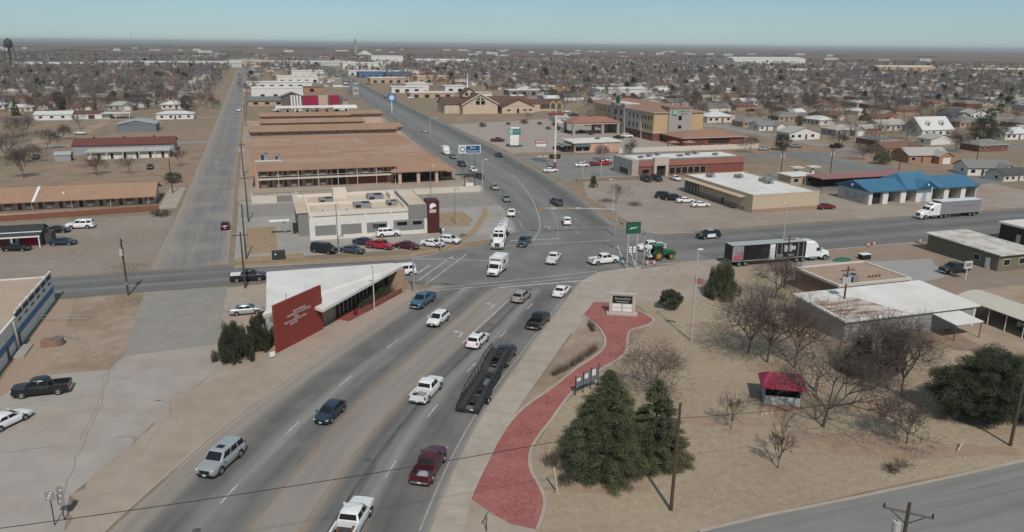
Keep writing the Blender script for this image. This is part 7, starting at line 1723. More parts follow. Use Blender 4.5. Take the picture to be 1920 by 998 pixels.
for x in (-1.4, 0, 1.4): MB().tube((x, 0, 10.33), (x, 0, 10.6), 0.07, 0.04, 6).obj('insulator', BLACK, r)
for s in (-1, 1): MB().tube((s * 1.0, 0, 10.2), (0, 0.05, 9.4), 0.03, n=5).obj('brace', BLACK, r)
WIRE = plain('wire_black', (0.02, 0.02, 0.02), 0.6)
def wire(a, b, label, sag=0.6, rad=0.014, group=None):
    pts = [a.lerp(b, k / 14) - Vector((0, 0, sag * 4 * (k / 14) * (1 - k / 14))) for k in range(15)]
    return tag(MB().path(pts, rad, 4).obj('overhead_wire', WIRE), label, 'wire', group)
P1, P2 = POLES['p1'][0] + Vector((0, 0, 8.9)), POLES['p2'][0] + Vector((0, 0, 7.6))
w_end = P1 + (P1 - P2).normalized() * 52; w_end.z = 8.4
wire(P1, w_end, 'overhead wire crossing the near road from the dark pole', 0.5, 0.027)
wire(P1, P2, 'overhead wire between the dark pole and the right edge', 0.5, 0.022)
lk = ['p4', 'p5', 'p6', 'p7', 's0', 's1', 's2', 's3', 's4']
for i in range(len(lk) - 1):
    for dx in (-0.9, 0.9):
        a = POLES[lk[i]]; b = POLES[lk[i + 1]]
        o_ = Vector((CT, ST, 0)) * dx
        wire(a[0] + o_ + Vector((0, 0, a[1] - 0.4)), b[0] + o_ + Vector((0, 0, b[1] - 0.4)), 'thin wire strung between the poles of the side street', 0.7, 0.012, 'wires along the side street')

# ------------------------------------------------------------------ water tower and skyline masts
r = thing('water_tower', at(22, 123), 0, 'dark water tower on slim legs at the left skyline', 'water tower')
DT = plain('dark_tank', (0.035, 0.04, 0.048), 0.6); mb = MB(); rr_ = []
for z, k in ((26, 0.25), (27.5, 0.7), (30, 1.0), (36, 1.0), (38.5, 0.72), (40.5, 0.25), (41.5, 0.08)): rr_.append([(math.cos(2 * math.pi * i / 16) * 6.2 * k, math.sin(2 * math.pi * i / 16) * 6.2 * k, z) for i in range(16)])
mb.loft(rr_); mb.obj('tank', DT, r, True); MB().tube((0, 0, 0), (0, 0, 27), 0.9, n=8).obj('riser', DT, r)
for i in range(4):
    an = math.pi / 4 + i * math.pi / 2; MB().tube((math.cos(an) * 9, math.sin(an) * 9, 0), (math.cos(an) * 5.6, math.sin(an) * 5.6, 30), 0.45, n=6).obj('leg', DT, r)
    a2 = an + math.pi / 2
    for z in (10, 20): k = 9 - 3.4 * z / 30; MB().tube((math.cos(an) * k, math.sin(an) * k, z), (math.cos(a2) * k, math.sin(a2) * k, z), 0.22, n=5).obj('strut', DT, r)
for q, h_, lab in (((251, 82), 60, 'thin radio mast far left on the skyline'), ((1342, 118), 45, 'thin mast left of the pair on the right skyline'), ((1362, 118), 45, 'thin mast on the right skyline above the town'), ((1430, 118), 40, 'thin mast near the huge white hall')):
    q_ = at(q[0], max(q[1], 112)); r = thing('radio_mast', q_, 0, lab, 'mast'); MB().tube((0, 0, 0), (0, 0, h_), 0.5, 0.3, 4).obj('mast', STEEL, r); MB().tube((0, 0, h_), (0, 0, h_ + 3), 0.12, n=4).obj('tip', STEEL, r)
r = thing('grain_elevator', at(667, 101), TH, 'grey grain elevator standing up on the skyline', 'elevator'); wbox(r, -6, 6, -6, 6, 0, 46, plain('elevator_grey', (0.25, 0.25, 0.22), 0.8), 'tower'); wbox(r, -3, 3, -3, 3, 46, 55, plain('elevator_grey'), 'head_house')
# ------------------------------------------------------------------ trees
BARK = M('grey_bark', (0.10, 0.082, 0.07), 0.95, var=0.2, scale=2.0)
TWIG = M('bare_twigs', (0.086, 0.069, 0.06), 0.95, var=0.2, scale=0.4)
TWIGR = M('ruddy_twigs', (0.125, 0.088, 0.074), 0.95, var=0.2, scale=0.4)
NEEDLE = M('cedar_foliage', (0.078, 0.088, 0.046), 0.9, var=0.35, scale=0.7, c2=(0.108, 0.112, 0.056), scale2=0.35, amt2=0.8)
NEEDLE2 = M('juniper_foliage', (0.052, 0.062, 0.036), 0.9, var=0.35, scale=0.8, c2=(0.072, 0.078, 0.042), scale2=0.4, amt2=0.8)

def grow(seg, rg, p, d, L, r, lev, maxlev, spread, kids, wig, up):
    n = 3 if lev < 2 else 2
    q = p; stops = [p]
    for k in range(n):
        d = (d + Vector((rg.gauss(0, wig * (0.35 if lev == 0 else 1)), rg.gauss(0, wig * (0.35 if lev == 0 else 1)), rg.gauss(0, wig) + up * (0.4 if lev == 0 else 1))) * 0.5).normalized()
        q2 = q + d * (L / n)
        seg.append((q, q2, r * (1 - 0.34 * k / n), r * (1 - 0.34 * (k + 1) / n), lev))
        q = q2; stops.append(q)
    if lev >= maxlev: return
    nk = kids[min(lev, len(kids) - 1)]
    ba = rg.uniform(0, 6.28)
    for i in range(nk):
        an = ba + 6.283 * i / nk + rg.uniform(-0.6, 0.6)
        ax = d.orthogonal().normalized(); ax.rotate(Matrix.Rotation(an, 3, d))
        sp = spread * rg.uniform(0.45, 1.3)
        nd = (d * math.cos(sp) + ax * math.sin(sp)).normalized()
        start = stops[-1] if (i < 2 or lev == 0) else stops[-2].lerp(stops[-1], rg.random())
        grow(seg, rg, start, nd, L * rg.uniform(0.55, 0.86) if lev else L * rg.uniform(0.9, 1.5), r * (0.62 if lev else 0.6), lev + 1, maxlev, spread, kids, wig, up)

def bare_meshes(seed, h, spread=0.6, maxlev=5, kids=(4, 3, 3, 3, 3), trunk=0.28, tw=None, up=0.12, rk=0.0125, rmin=0.011):
    rg = random.Random(seed); seg = []
    grow(seg, rg, Vector((0, 0, -0.02)), Vector((rg.uniform(-.06, .06), rg.uniform(-.06, .06), 1)).normalized(), trunk, rk * h, 0, maxlev, spread, kids, 0.26, up)
    k = h / max(s_[1].z for s_ in seg)
    mt, mc = MB(), MB()
    for a, b, r0, r1, lev in seg:
        (mt if lev <= 1 else mc).tube(a * k, b * k, max(r0, rmin), max(r1, rmin * 0.8), 7 if lev == 0 else (5 if lev == 1 else (4 if lev == 2 else 3)), caps=False)
    return mt.mesh('trunk', BARK), mc.mesh('crown', tw or TWIG)

def plant(name, p, tm, cm, label, cat='tree', group=None, s=1.0, rz=0.0, sz=None):
    t = thing(name, Vector((p[0], p[1], 0)), rz, label, cat, group)
    t.scale = (s, s, sz or s)
    link('trunk', tm, t); link('crown', cm, t)
    return t
# near bare trees, each with its own branching
NEAR = [ # px, height, spread, levels, label, twig, trunk
 ((1219, 742), 7.8, 1.0, 6, 'wide spreading bare tree behind the big conifer', TWIGR, 0.17), ((1541, 800), 13.0, 0.82, 6, 'tall bare tree with upswept limbs right of the red shelter', TWIG, 0.10),
 ((1690, 745), 11.8, 0.98, 6, 'broad dark bare tree before the workshop', TWIG, 0.24), ((1403, 663), 10.2, 0.85, 6, 'bare tree left of the pair beside the cedar', TWIG, 0.30),
 ((1438, 680), 12.4, 0.8, 6, 'taller bare tree behind the cedar in the park', TWIG, 0.32), ((1452, 560), 9.2, 0.85, 6, 'bare tree standing before the black trailer', TWIG, 0.2),
 ((1488, 690), 10.2, 0.75, 6, 'slim bare tree between park cedar and workshop', TWIGR, 0.25), ((1458, 878), 5.4, 0.35, 5, 'thin young bare tree near the back road', TWIG, 0.22),
 ((1371, 805), 4.2, 0.55, 5, 'small bare sapling left of the red shelter', TWIGR, 0.18), ((1700, 832), 6.8, 0.75, 6, 'low bare tree in front of the cedar clump', TWIG, 0.25),
 ((1630, 700), 8.5, 0.75, 6, 'tangled bare tree against the workshop wall', TWIG, 0.2), ((1155, 382), 5.5, 0.7, 5, 'bare street tree on the corner of the tan lot', TWIGR, 0.2),
 ((45, 335), 10.5, 0.62, 6, 'big bare tree behind the left motel wing', TWIG, 0.2), ((182, 329), 7.5, 0.75, 6, 'bare tree between motel wing and white lodging', TWIGR, 0.18), ((245, 327), 6.5, 0.6, 5, 'small bare tree right behind the motel wing', TWIG, 0.25),
 ((338, 312), 6, 0.5, 5, 'bare sapling right of the white lodging', TWIG, 0.3), ((1130, 300), 6.0, 0.8, 6, 'rounded reddish bare tree right of the pink restaurant', TWIGR, 0.15), ((1182, 288), 6.5, 0.85, 6, 'rounded grey bare tree before the hotel', TWIG, 0.15),
 ((1312, 280), 4.5, 0.8, 5, 'low bare tree before the hotel wing', TWIGR, 0.15), ((1406, 287), 8.0, 0.8, 6, 'round bare tree at the bend of the residential street', TWIGR, 0.2), ((1575, 280), 9.5, 0.65, 6, 'tall bare tree beside the residential street', TWIG, 0.2),
 ((1620, 300), 7.5, 0.8, 6, 'spreading reddish bare tree near the brick houses', TWIGR, 0.18), ((150, 243), 8, 0.6, 5, 'bare tree on the brown field at left', TWIG, 0.25), ((52, 252), 10, 0.75, 6, 'dark broad bare tree at the left edge', TWIG, 0.2), ((88, 280), 9, 0.75, 6, 'grey thicket tree left of the rusty hall', TWIG, 0.18),
 ((1790, 285), 9.5, 0.75, 6, 'large bare tree before the white dormered house', TWIG, 0.2), ((1700, 262), 11, 0.8, 6, 'broad bare tree left of the white dormered house', TWIG, 0.2), ((1880, 262), 8, 0.8, 6, 'bare tree right of the round evergreen', TWIG, 0.2), ((401, 204), 9, 0.8, 6, 'bushy bare tree beside the side street', TWIG, 0.15), ((12, 300), 11, 0.8, 6, 'leftmost big bare tree of the thicket at the left edge', TWIG, 0.15), ((62, 305), 8.5, 0.85, 6, 'broad grey bare tree at the front of the left thicket', TWIG, 0.15), ((25, 258), 10, 0.8, 6, 'tall bare tree behind the left thicket', TWIGR, 0.16), ((118, 262), 6.5, 0.8, 6, 'small round bare tree on the field left of the rusty hall', TWIG, 0.16)]
for k, (q, h_, sp, lv, lab, tw, tr) in enumerate(NEAR):
    tm, cm = bare_meshes(100 + k, h_, sp, lv, (6, 4, 4, 4, 3, 2) if (lv > 5 and q[1] > 500) else (6, 4, 4, 3, 3, 2) if lv > 5 else (5, 4, 3, 3, 3), tr, tw=tw, rmin=0.0125 if q[1] > 500 else 0.016, up=0.09 if q[1] > 500 else 0.12)
    plant('bare_tree', at(*q), tm, cm, lab)

def evergreen_meshes(seed, h, rad, shape='cone', n=2600, leaf=0.2, m=None, trunk=0.16, base=0.03):
    rg = random.Random(seed); rn = np.random.default_rng(seed)
    mt = MB(); mt.tube((0, 0, -0.1), (0, 0, h * 0.92), trunk, trunk * 0.2, 7)
    C, B = [], []
    nb = int(34 + (21 if shape == 'cone' else (13 if shape == 'flame' else 8)) * rad * h ** 0.6)
    for i in range(nb):
        an = rg.uniform(0, 6.283)
        if shape == 'cone':
            u = rg.random() ** 1.45; rr = rad * (1 - u) ** 0.8 * rg.uniform(0.9, 1.08); f = rg.uniform(0.3, 1.0) ** 0.6; br = rad * (0.07 + 0.125 * (1 - u)); z = h * (base + (0.98 - base) * u)
            B.append((br, br, br * 0.8))
        elif shape == 'flame':
            u = rg.random(); rr = rad * (1 - u * 0.6); f = math.sqrt(rg.random()); br = rad * rg.uniform(0.08, 0.19); z = h * (0.10 + 0.78 * u * (1.05 - 0.45 * f * rg.random()))
            B.append((br, br, br * 2.0))
        else:
            u = rg.random(); rr = rad * math.sqrt(max(0.05, 1 - (2 * u - 1) ** 2 * 0.92)); f = rg.uniform(0.3, 1.12) ** 0.7; br = rad * rg.uniform(0.14, 0.34); z = h * (0.14 + 0.78 * u)
            B.append((br, br, br * 0.8))
        C.append((math.cos(an) * rr * f, math.sin(an) * rr * f, z))
        if i % 3 == 0: mt.tube((0, 0, min(h * 0.88, max(0.15, z - 0.35 * rr))), C[-1], 0.05, 0.015, 4, caps=False)
    C, B = np.array(C), np.array(B)
    wgt = B[:, 0] ** 2; idx = rn.choice(nb, n, p=wgt / wgt.sum())
    d0 = rn.normal(size=(n, 3)); d0 /= np.linalg.norm(d0, axis=1)[:, None]
    er = np.concatenate([C[:, :2], np.zeros((nb, 1))], 1); er /= np.linalg.norm(er, axis=1)[:, None] + 1e-6
    et = np.stack([-er[:, 1], er[:, 0], er[:, 2]], 1)
    kr, kt, kz = {'cone': (1.55, 0.85, 0.62), 'flame': (0.95, 0.95, 1.15)}.get(shape, (1.1, 1.0, 0.85))
    loc = d0 * B[idx] * (rn.random((n, 1)) ** 0.45 * 1.02 + rn.normal(size=(n, 1)) * 0.07)
    P = C[idx] + er[idx] * loc[:, :1] * kr + et[idx] * loc[:, 1:2] * kt
    P[:, 2] = C[idx][:, 2] + loc[:, 2] * kz - (np.abs(loc[:, 0]) * 0.18 if shape == 'cone' else 0)
    P[:, 2] = np.maximum(P[:, 2], 0.05)
    outw = np.concatenate([P[:, :2] / (np.linalg.norm(P[:, :2], axis=1)[:, None] + 1e-6), np.full((n, 1), 1.2 if shape == 'flame' else 0.35)], 1)
    D = d0 * 0.6 + outw * 0.55 + rn.normal(size=(n, 3)) * 0.38; D /= np.linalg.norm(D, axis=1)[:, None]
    Wd = np.cross(D, rn.normal(size=(n, 3))); Wd /= np.linalg.norm(Wd, axis=1)[:, None]
    l = leaf * rn.uniform(0.6, 1.35, (n, 1))
    V = np.stack([P - D * l * 0.45, P + Wd * l * 0.24, P + D * l * 0.6, P - Wd * l * 0.24], 1).reshape(-1, 3)
    me = bpy.data.meshes.new('crown')
    me.vertices.add(4 * n); me.vertices.foreach_set('co', V.ravel().astype(np.float32))
    me.loops.add(4 * n); me.loops.foreach_set('vertex_index', np.arange(4 * n, dtype=np.int32))
    me.polygons.add(n); me.polygons.foreach_set('loop_start', np.arange(0, 4 * n, 4, dtype=np.int32)); me.polygons.foreach_set('loop_total', np.full(n, 4, dtype=np.int32))
    me.materials.append(m or NEEDLE); me.update(calc_edges=True)
    return mt.mesh('trunk', BARK), me
EVER = [ # px, h, r, shape, n, leaf, label, mat
 ((1136, 868), 10.0, 4.7, 'cone', 190000, 0.135, 'big dense conifer on the lawn beside the brick path', NEEDLE), ((1226, 856), 8.4, 3.4, 'cone', 110000, 0.135, 'narrower conifer behind the dark wooden pole', NEEDLE),
 ((440, 676), 5.3, 2.5, 'flame', 60000, 0.13, 'dark upright shrub left of the red wall', NEEDLE2), ((487, 657), 5.4, 2.1, 'flame', 48000, 0.13, 'dark upright shrub close against the red wall', NEEDLE2),
 ((1352, 556), 5.6, 3.3, 'flame', 70000, 0.14, 'broad dark cedar on the park lawn below the black trailer', NEEDLE), ((1255, 580), 3.2, 1.6, 'round', 22000, 0.12, 'small rounded cedar right of the monument sign', NEEDLE2),
 ((1798, 786), 6.2, 3.3, 'round', 60000, 0.14, 'left cedar of the dark clump at the right edge', NEEDLE2), ((1853, 795), 8.9, 3.5, 'round', 80000, 0.14, 'tallest cedar of the dark clump at the right edge', NEEDLE2), ((1915, 790), 7.4, 3.4, 'round', 60000, 0.14, 'rightmost cedar of the dark clump', NEEDLE2),
 ((1612, 702), 5.4, 2.6, 'flame', 26000, 0.15, 'dark juniper left before the workshop wall', M('dark_juniper', (0.045, 0.05, 0.042), 0.85, var=0.45, scale=0.8)), ((1668, 696), 6.0, 2.2, 'flame', 20000, 0.15, 'dark juniper right before the workshop wall', M('dark_juniper')),
 ((1840, 272), 12.0, 5.6, 'round', 16000, 0.32, 'big round evergreen beside the white dormered house', NEEDLE2), ((1466, 282), 6.5, 3.2, 'round', 3500, 0.38, 'dark evergreen at the residential corner', NEEDLE2), ((1655, 308), 5.0, 3.2, 'round', 3000, 0.35, 'low evergreen before the brick houses', NEEDLE), ((1448, 235), 5, 2.4, 'round', 1600, 0.4, 'small evergreen behind the white house', NEEDLE2),
 ((1498, 236), 5.5, 2.8, 'round', 1600, 0.4, 'second small evergreen behind the white house', NEEDLE), ((325, 343), 3.0, 2.4, 'round', 2000, 0.3, 'clipped dark shrub behind the left motel wing', NEEDLE2), ((1113, 352), 4.0, 1.3, 'flame', 1500, 0.3, 'slim green shrub on the store corner', NEEDLE), ((1021, 150), 16, 7, 'flame', 3500, 0.8, 'dark far evergreen above the church roofs', NEEDLE2)]
for k, (q, h_, rad, sh, n, lf, lab, m) in enumerate(EVER):
    tm, cm = evergreen_meshes(300 + k, h_, rad, sh, n, lf, m, trunk=0.12 + h_ * 0.012)
    plant('evergreen_tree' if h_ > 5 else 'evergreen_shrub', at(*q), tm, cm, lab, 'tree' if h_ > 5 else 'shrub')
# low shrubs: hedges, twiggy rows and tufts
def tuft(mb, rg, c, rad, h_, n, wd=0.02, lean=0.5):
    for k in range(n):
        an = rg.uniform(0, 6.28); q = rad * math.sqrt(rg.random()); b = Vector((c.x + q * math.cos(an), c.y + q * math.sin(an), 0))
        t_ = b + Vector((rg.gauss(0, lean * 0.4), rg.gauss(0, lean * 0.4), h_ * rg.uniform(0.5, 1.1)))
        w = Vector((math.sin(an), -math.cos(an), 0)) * wd
        mb.add([b - w, b + w, t_], [(0, 1, 2)])
rg = random.Random(11)
HEDGE = [((1036, 705), (1068, 690)), ((1070, 688), (1095, 672)), ((1098, 670), (1118, 655)), ((1112, 622), (1106, 610))]
for k, (a_, b_) in enumerate(HEDGE):
    p0, p1 = at(*a_), at(*b_); mb = MB()
    for j in range(8): tuft(mb, rg, p0.lerp(p1, (j + 0.5) / 8) - p0, 0.45, 1.5, 26, 0.02)
    r = thing('dry_shrub_row', p0, 0, ('leftmost dry twiggy shrub row along the brick path bed', 'second dry twiggy shrub row along the brick path bed', 'third dry twiggy shrub row along the brick path bed', 'short dry shrub row near the monument sign')[k], 'shrub'); mb.obj('stems', TWIGR, r)
    mb = MB(); [tuft(mb, rg, p0.lerp(p1, rg.random()) - p0, 0.4, 0.4, 12, 0.03) for _ in range(8)]; mb.obj('undergrowth', TWIG, r)
for q, n, h_, lab in (((1670, 882), 120, 0.9, 'small dark brush tuft on the lawn near the back road'), ((1693, 873), 60, 0.8, 'second dark brush tuft on the lawn near the back road'), ((1220, 790), 60, 0.5, 'brown tuft behind the narrower conifer'), ((1060, 905), 90, 1.3, 'dry brush at the left foot of the big conifer'), ((1030, 868), 90, 1.6, 'brown brush against the left of the big conifer'), ((868, 443), 60, 0.8, 'dry tuft in the restaurant bed'), ((1190, 385), 200, 1.2, 'low grey brush on the corner of the tan lot'), ((1135, 378), 160, 1.0, 'low dark juniper brush on the tan lot corner')):
    mb = MB(); tuft(mb, rg, Vector((0, 0, 0)), 0.9 if n < 150 else 2.2, h_, n, 0.03, 0.9); r = thing('brush', at(*q), 0, lab, 'shrub'); mb.obj('stems', TWIG, r); mb = MB(); tuft(mb, rg, Vector((0, 0, 0)), 0.6, h_ * 0.4, 20, 0.05); mb.obj('leaves', M('dry_leaves', (0.14, 0.09, 0.06), 0.9), r)
for k, (x0, x1, q, lab) in enumerate(((0, 9.5, (302, 405), 'clipped dark hedge at the end of the red fence'),)):
    tm, cm = evergreen_meshes(700, 1.3, 2.2, 'round', 1500, 0.2, NEEDLE2); plant('hedge', at(*q), tm, cm, lab, 'hedge', s=1, sz=1)
SHRUBQ = [(905, 238), (953, 234), (983, 232), (1012, 234), (1028, 243), (1048, 244), (1062, 249), (1075, 250), (1090, 250), (1040, 236), (1108, 253)]
tm_s, cm_s = evergreen_meshes(720, 1.6, 1.6, 'round', 700, 0.25, NEEDLE2)
ORD = ('leftmost', 'second', 'third', 'fourth', 'fifth', 'sixth', 'seventh', 'eighth', 'ninth', 'tenth', 'rightmost')
for k, q in enumerate(sorted(SHRUBQ)): plant('round_shrub', at(*q), tm_s, cm_s, ORD[k] + ' dark clipped shrub from the left on the hotel parking edge', 'shrub', 'clipped shrubs along the hotel parking', s=random.Random(k).uniform(0.8, 1.4))
# patches of dead weeds and loose gravel on the yards
def weeds(name, centre, rad, n, label, m, h_=0.25):
    mb = MB(); tuft(mb, rg, Vector((0, 0, 0)), rad, h_, n, 0.05, 0.5); r = mb.obj(name, m, None, False, Vector((*centre.xy, 0.02))); r['kind'] = 'stuff'; tag(r, label, 'weeds')
DRYW = M('dry_weeds', (0.25, 0.20, 0.145), 1.0, var=0.2)
weeds('weed_patch', at(225, 566), 3.6, 500, 'dry weeds round the foot of the transformer pole', DRYW, 0.12)
weeds('weed_patch', at(240, 503), 3.6, 500, 'greenish weeds on the gravel lot corner', M('green_weeds', (0.2, 0.18, 0.11), 1.0, var=0.2))
weeds('weed_patch', at(150, 670), 3.2, 160, 'dry weeds on the bare yard', DRYW, 0.1)
mb = MB(); rgg = random.Random(21)
for k in range(5000):
    x = rgg.uniform(1000, 1890); y = rgg.uniform(600, 960)
    p = at(x, y)
    if AB(p)[0] > 92: continue
    if y > 968 - (x - 1440) * 0.215 - 12 or (x < 1180 and y < 720) or x < 1020 + 0: continue
    s = rgg.uniform(0.04, 0.11); a2 = rgg.uniform(0, 6.28); h2 = rgg.uniform(0.05, 0.16)
    mb.add([(p.x - s * math.cos(a2), p.y - s * math.sin(a2), 0.01), (p.x + s * math.cos(a2), p.y + s * math.sin(a2), 0.01), (p.x + rgg.uniform(-.08, .08), p.y + rgg.uniform(-.08, .08), h2)], [(0, 1, 2)])
lg = mb.obj('lawn_grass', M('dead_grass_blades', (0.34, 0.275, 0.195), 1.0, var=0.2, scale=0.2, worldco=True)); lg['kind'] = 'stuff'; tag(lg, 'sparse dead grass blades over the park lawn', 'grass')

# ------------------------------------------------------------------ houses of the town
OCC = [(88, 128, 195, 275), (100, 160, 125, 300), (-30, 420, 240, 530)]   # kept clear: a0, a1 ... filled below
WALLC = {'white': WHITEWALL, 'cream': CREAMWALL, 'tan brick': M('house_tan', (0.36, 0.255, 0.175), 0.9, var=0.1), 'orange brick': M('house_orange', (0.34, 0.185, 0.11), 0.9, var=0.14, scale=2), 'red brick': BRICKR, 'grey': M('house_grey', (0.30, 0.30, 0.29), 0.9)}
ROOFC = {'grey': M('house_roof_grey', (0.19, 0.185, 0.175), 0.9, var=0.12, scale=1.0), 'brown': M('house_roof_brown', (0.17, 0.095, 0.068), 0.9, var=0.12, scale=1.0), 'white metal': M('house_roof_white', (0.56, 0.555, 0.53), 0.6, var=0.06), 'dark': M('house_roof_dark', (0.075, 0.073, 0.073), 0.9, var=0.12), 'pale': M('house_roof_pale', (0.36, 0.335, 0.30), 0.85, var=0.1), 'red': M('house_roof_red', (0.24, 0.06, 0.055), 0.85, var=0.1)}
def house(wc, rc, w_, d2, h_, kind, wing=True):
    r = link('house', None)
    wm, rm = WALLC[wc], ROOFC[rc]
    wbox(r, -w_ / 2, w_ / 2, 0, d2, 0, h_, wm)
    if kind == 'hip': hip(r, -w_ / 2, w_ / 2, 0, d2, h_, 1.7, rm, 0.5, fascia=CREAMWALL)
    else: gable(r, -w_ / 2, w_ / 2, 0, d2, h_, 1.9, rm, 'x' if kind == 'x' else 'y', 0.45, wm)
    if wing:
        x0 = w_ / 2 - 5.5
        wbox(r, x0, x0 + 5.2, -3, 0, 0, h_ - 0.05, wm, 'wing'); gable(r, x0, x0 + 5.2, -3, 3.5, h_ - 0.02, 1.35, rm, 'y', 0.35, wm, name='wing_roof')
        opening(r, 'f', -3, x0 + 1.2, x0 + 4.0, 0.05, 2.1, 'garage_door', FRAME, WHITEWALL, 'door_leaf')
    n = int((w_ - (5.5 if wing else 0)) / 3)
    for k in range(n):
        x = -w_ / 2 + 0.9 + k * 3
        if k == n // 2: opening(r, 'f', 0, x + 0.3, x + 1.25, 0.05, 2.05, 'door', FRAME, DOORB, 'door_leaf')
        else: opening(r, 'f', 0, x, x + 1.5, 0.85, 2.0, 'window', WHITE)
    for x, f in ((-w_ / 2, 'l'), (w_ / 2, 'r')): opening(r, f, x, d2 * 0.3, d2 * 0.3 + 1.4, 0.85, 2.0, 'window', WHITE)
    if w_ in (15, 17): wbox(r, -w_ / 4, -w_ / 4 + 0.7, d2 * 0.55, d2 * 0.55 + 0.7, h_ + 0.6, h_ + 2.2, TANBRICK, 'chimney')
    return r
DESIGN = [('white', 'grey', 14, 9, 2.7, 'x', True), ('white', 'white metal', 12, 8.5, 2.7, 'x', False), ('cream', 'brown', 15, 9.5, 2.7, 'hip', True), ('tan brick', 'brown', 16, 9.5, 2.7, 'x', True), ('red brick', 'grey', 15, 9, 2.7, 'hip', False), ('orange brick', 'pale', 14, 9, 2.7, 'x', True), ('grey', 'pale', 13, 9, 2.7, 'hip', True), ('white', 'pale', 14, 8, 2.8, 'y', False), ('cream', 'dark', 13, 8.5, 2.7, 'x', False), ('cream', 'white metal', 13, 9, 2.7, 'hip', False), ('tan brick', 'grey', 17, 10, 2.7, 'hip', True), ('tan brick', 'brown', 12, 9, 2.7, 'x', True), ('grey', 'dark', 14, 9, 2.8, 'x', True), ('cream', 'pale', 15, 8.5, 2.7, 'x', False)]
PROTO = [None] * len(DESIGN)
def put_house(i, p, rz, label, s=1.0, group=None, name='house'):
    if PROTO[i] is None: PROTO[i] = r = house(*DESIGN[i])
    else: r = copy_tree(PROTO[i])
    r.location = Vector((p[0], p[1], 0)); r.rotation_euler = (0, 0, rz); r.scale = (s, s, s)
    if 'group' in r: del r['group']
    return tag(r, label, 'house', group)
HAND = [(7, (1508, 262), TH, 1.15, 'long white house with a pale roof at the residential street'), (5, (1740, 306), TH - R(10), 1.1, 'orange brick house with a brown roof behind the car wash'), (3, (1690, 290), TH, 1.0, 'tan brick house left of the orange brick house'), (0, (1855, 330), TH - R(20), 1.0, 'white gabled house right behind the car wash'), (4, (1862, 284), TH, 1.0, 'red brick house with a dark roof at the right edge'), (6, (1590, 255), TH, 1.1, 'pale house with a white gable behind a tall bare tree'), (0, (1445, 245), TH, 0.95, 'white gabled house left of the long white house'), (1, (1905, 262), TH, 1.1, 'white roofed open house at the right edge'), (9, (1350, 230), TH, 1.2, 'white house with a patchy roof right of the hotel'), (10, (1420, 238), TH, 1.0, 'brown house behind the hotel wing'), (11, (1560, 226), TH, 1.1, 'brown roofed house behind the round shrubs'), (8, (1905, 340), TH, 0.8, 'small white outbuilding at the right edge')]
taken = []
for i, q, rz, s, lab in HAND: p = at(*q); taken.append(p); put_house(i, p, rz, lab, s)
# the white house with dormers
r = thing('dormer_house', at(1757, 256), TH, 'large white roofed house with dormers right of the bare trees', 'house')
wbox(r, -9, 9, 0, 12, 0, 3.4, WHITEWALL); gable(r, -9, 9, 0, 12, 3.4, 5.2, ROOFC['white metal'], 'x', 0.5, WHITEWALL)
for x in (-4.5, 3.5): wbox(r, x - 0.9, x + 0.9, 1.5, 4, 4.4, 6.2, CREAMWALL, 'dormer'); gable(r, x - 0.9, x + 0.9, 1.5, 5, 6.2, 0.9, ROOFC['white metal'], 'y', 0.2, WHITEWALL, name='dormer_roof'); opening(r, 'f', 1.5, x - 0.5, x + 0.5, 4.9, 6.0)
for k in range(4): opening(r, 'f', 0, -7 + k * 4, -5.5 + k * 4, 0.9, 2.3)
opening(r, 'r', 9, 4, 5.4, 4.6, 6.0); opening(r, 'r', 9, 5, 7, 0.9, 2.3)
taken.append(at(1757, 256))
rg = random.Random(42)
CLEAR = [(-10, 62, 100, 620), (95, 245, 100, 375), (95, 200, 420, 700), (-70, -20, 100, 400), (0, 62, 400, 1000), (-120, -20, 280, 400), (-115, -60, 430, 470), (-56, -20, 425, 460), (245, 305, 550, 590), (185, 228, 585, 610), (770, 880, 1010, 1050), (980, 1270, 970, 1095)]
BOXES = [(f[0] - 6, f[0] + f[2] + 6, f[1] - 8, f[1] + f[3] + 6) for f in FARB] + CLEAR
def free(a, b):
    if any(x0 < a < x1 and y0 < b < y1 for x0, x1, y0, y1 in BOXES): return False
    t_ = (b - 130) / 2700
    if 52 + 100 * t_ < a < 108 + 85 * t_: return False           # main road
    if -30 - 10 * t_ < a < -2: return False                       # side street
    return True
lots = []
for row in range(90):
    b = 250 + row * 27 + (12 if row % 3 == 0 else 0)
    for c_ in range(-60, 110):
        a = c_ * 25 + rg.uniform(-4, 4); bb = b + rg.uniform(-4, 4)
        p = W(a, bb); q = pixel(p)
        if not (-40 < q[0] < 1960) or q[1] > 330: continue
        if not free(a, bb) or rg.random() < 0.28: continue
        if a < 0 and bb < 470: continue
        if any((p - t_).length < 22 for t_ in taken): continue
        lots.append((p.length, p, a, bb))
lots.sort(key=lambda x: x[0])
near_lots, far_lots = lots[:255], [l for l in lots[255:] if l[0] < 2300]
LANDMARKS = [(1230, 165, 'behind the hotel'), (1050, 165, 'behind the church'), (900, 150, 'above the church roofs'), (760, 150, 'by the far shopping road'), (1345, 190, 'near the white arched hall'), (1480, 170, 'right of the white arched hall'), (1500, 235, 'near the long white house'), (1600, 220, 'behind the orange brick house'), (1640, 180, 'mid right in the town'), (1757, 225, 'behind the white dormered house'), (1840, 215, 'beyond the round evergreen'), (1890, 260, 'right of the round evergreen'), (1700, 140, 'below the sandy school'), (1850, 160, 'at the far right below the school'), (1510, 135, 'below the huge white hall'), (1330, 140, 'under the skyline masts'), (330, 190, 'behind the long white house'), (390, 160, 'left of the blue building'), (250, 160, 'mid left in the town'), (120, 150, 'below the pale warehouses at left'), (40, 160, 'below the water tower'), (100, 200, 'behind the rambling white building'), (540, 150, 'beyond the motel'), (400, 130, 'below the vast pale warehouse')]
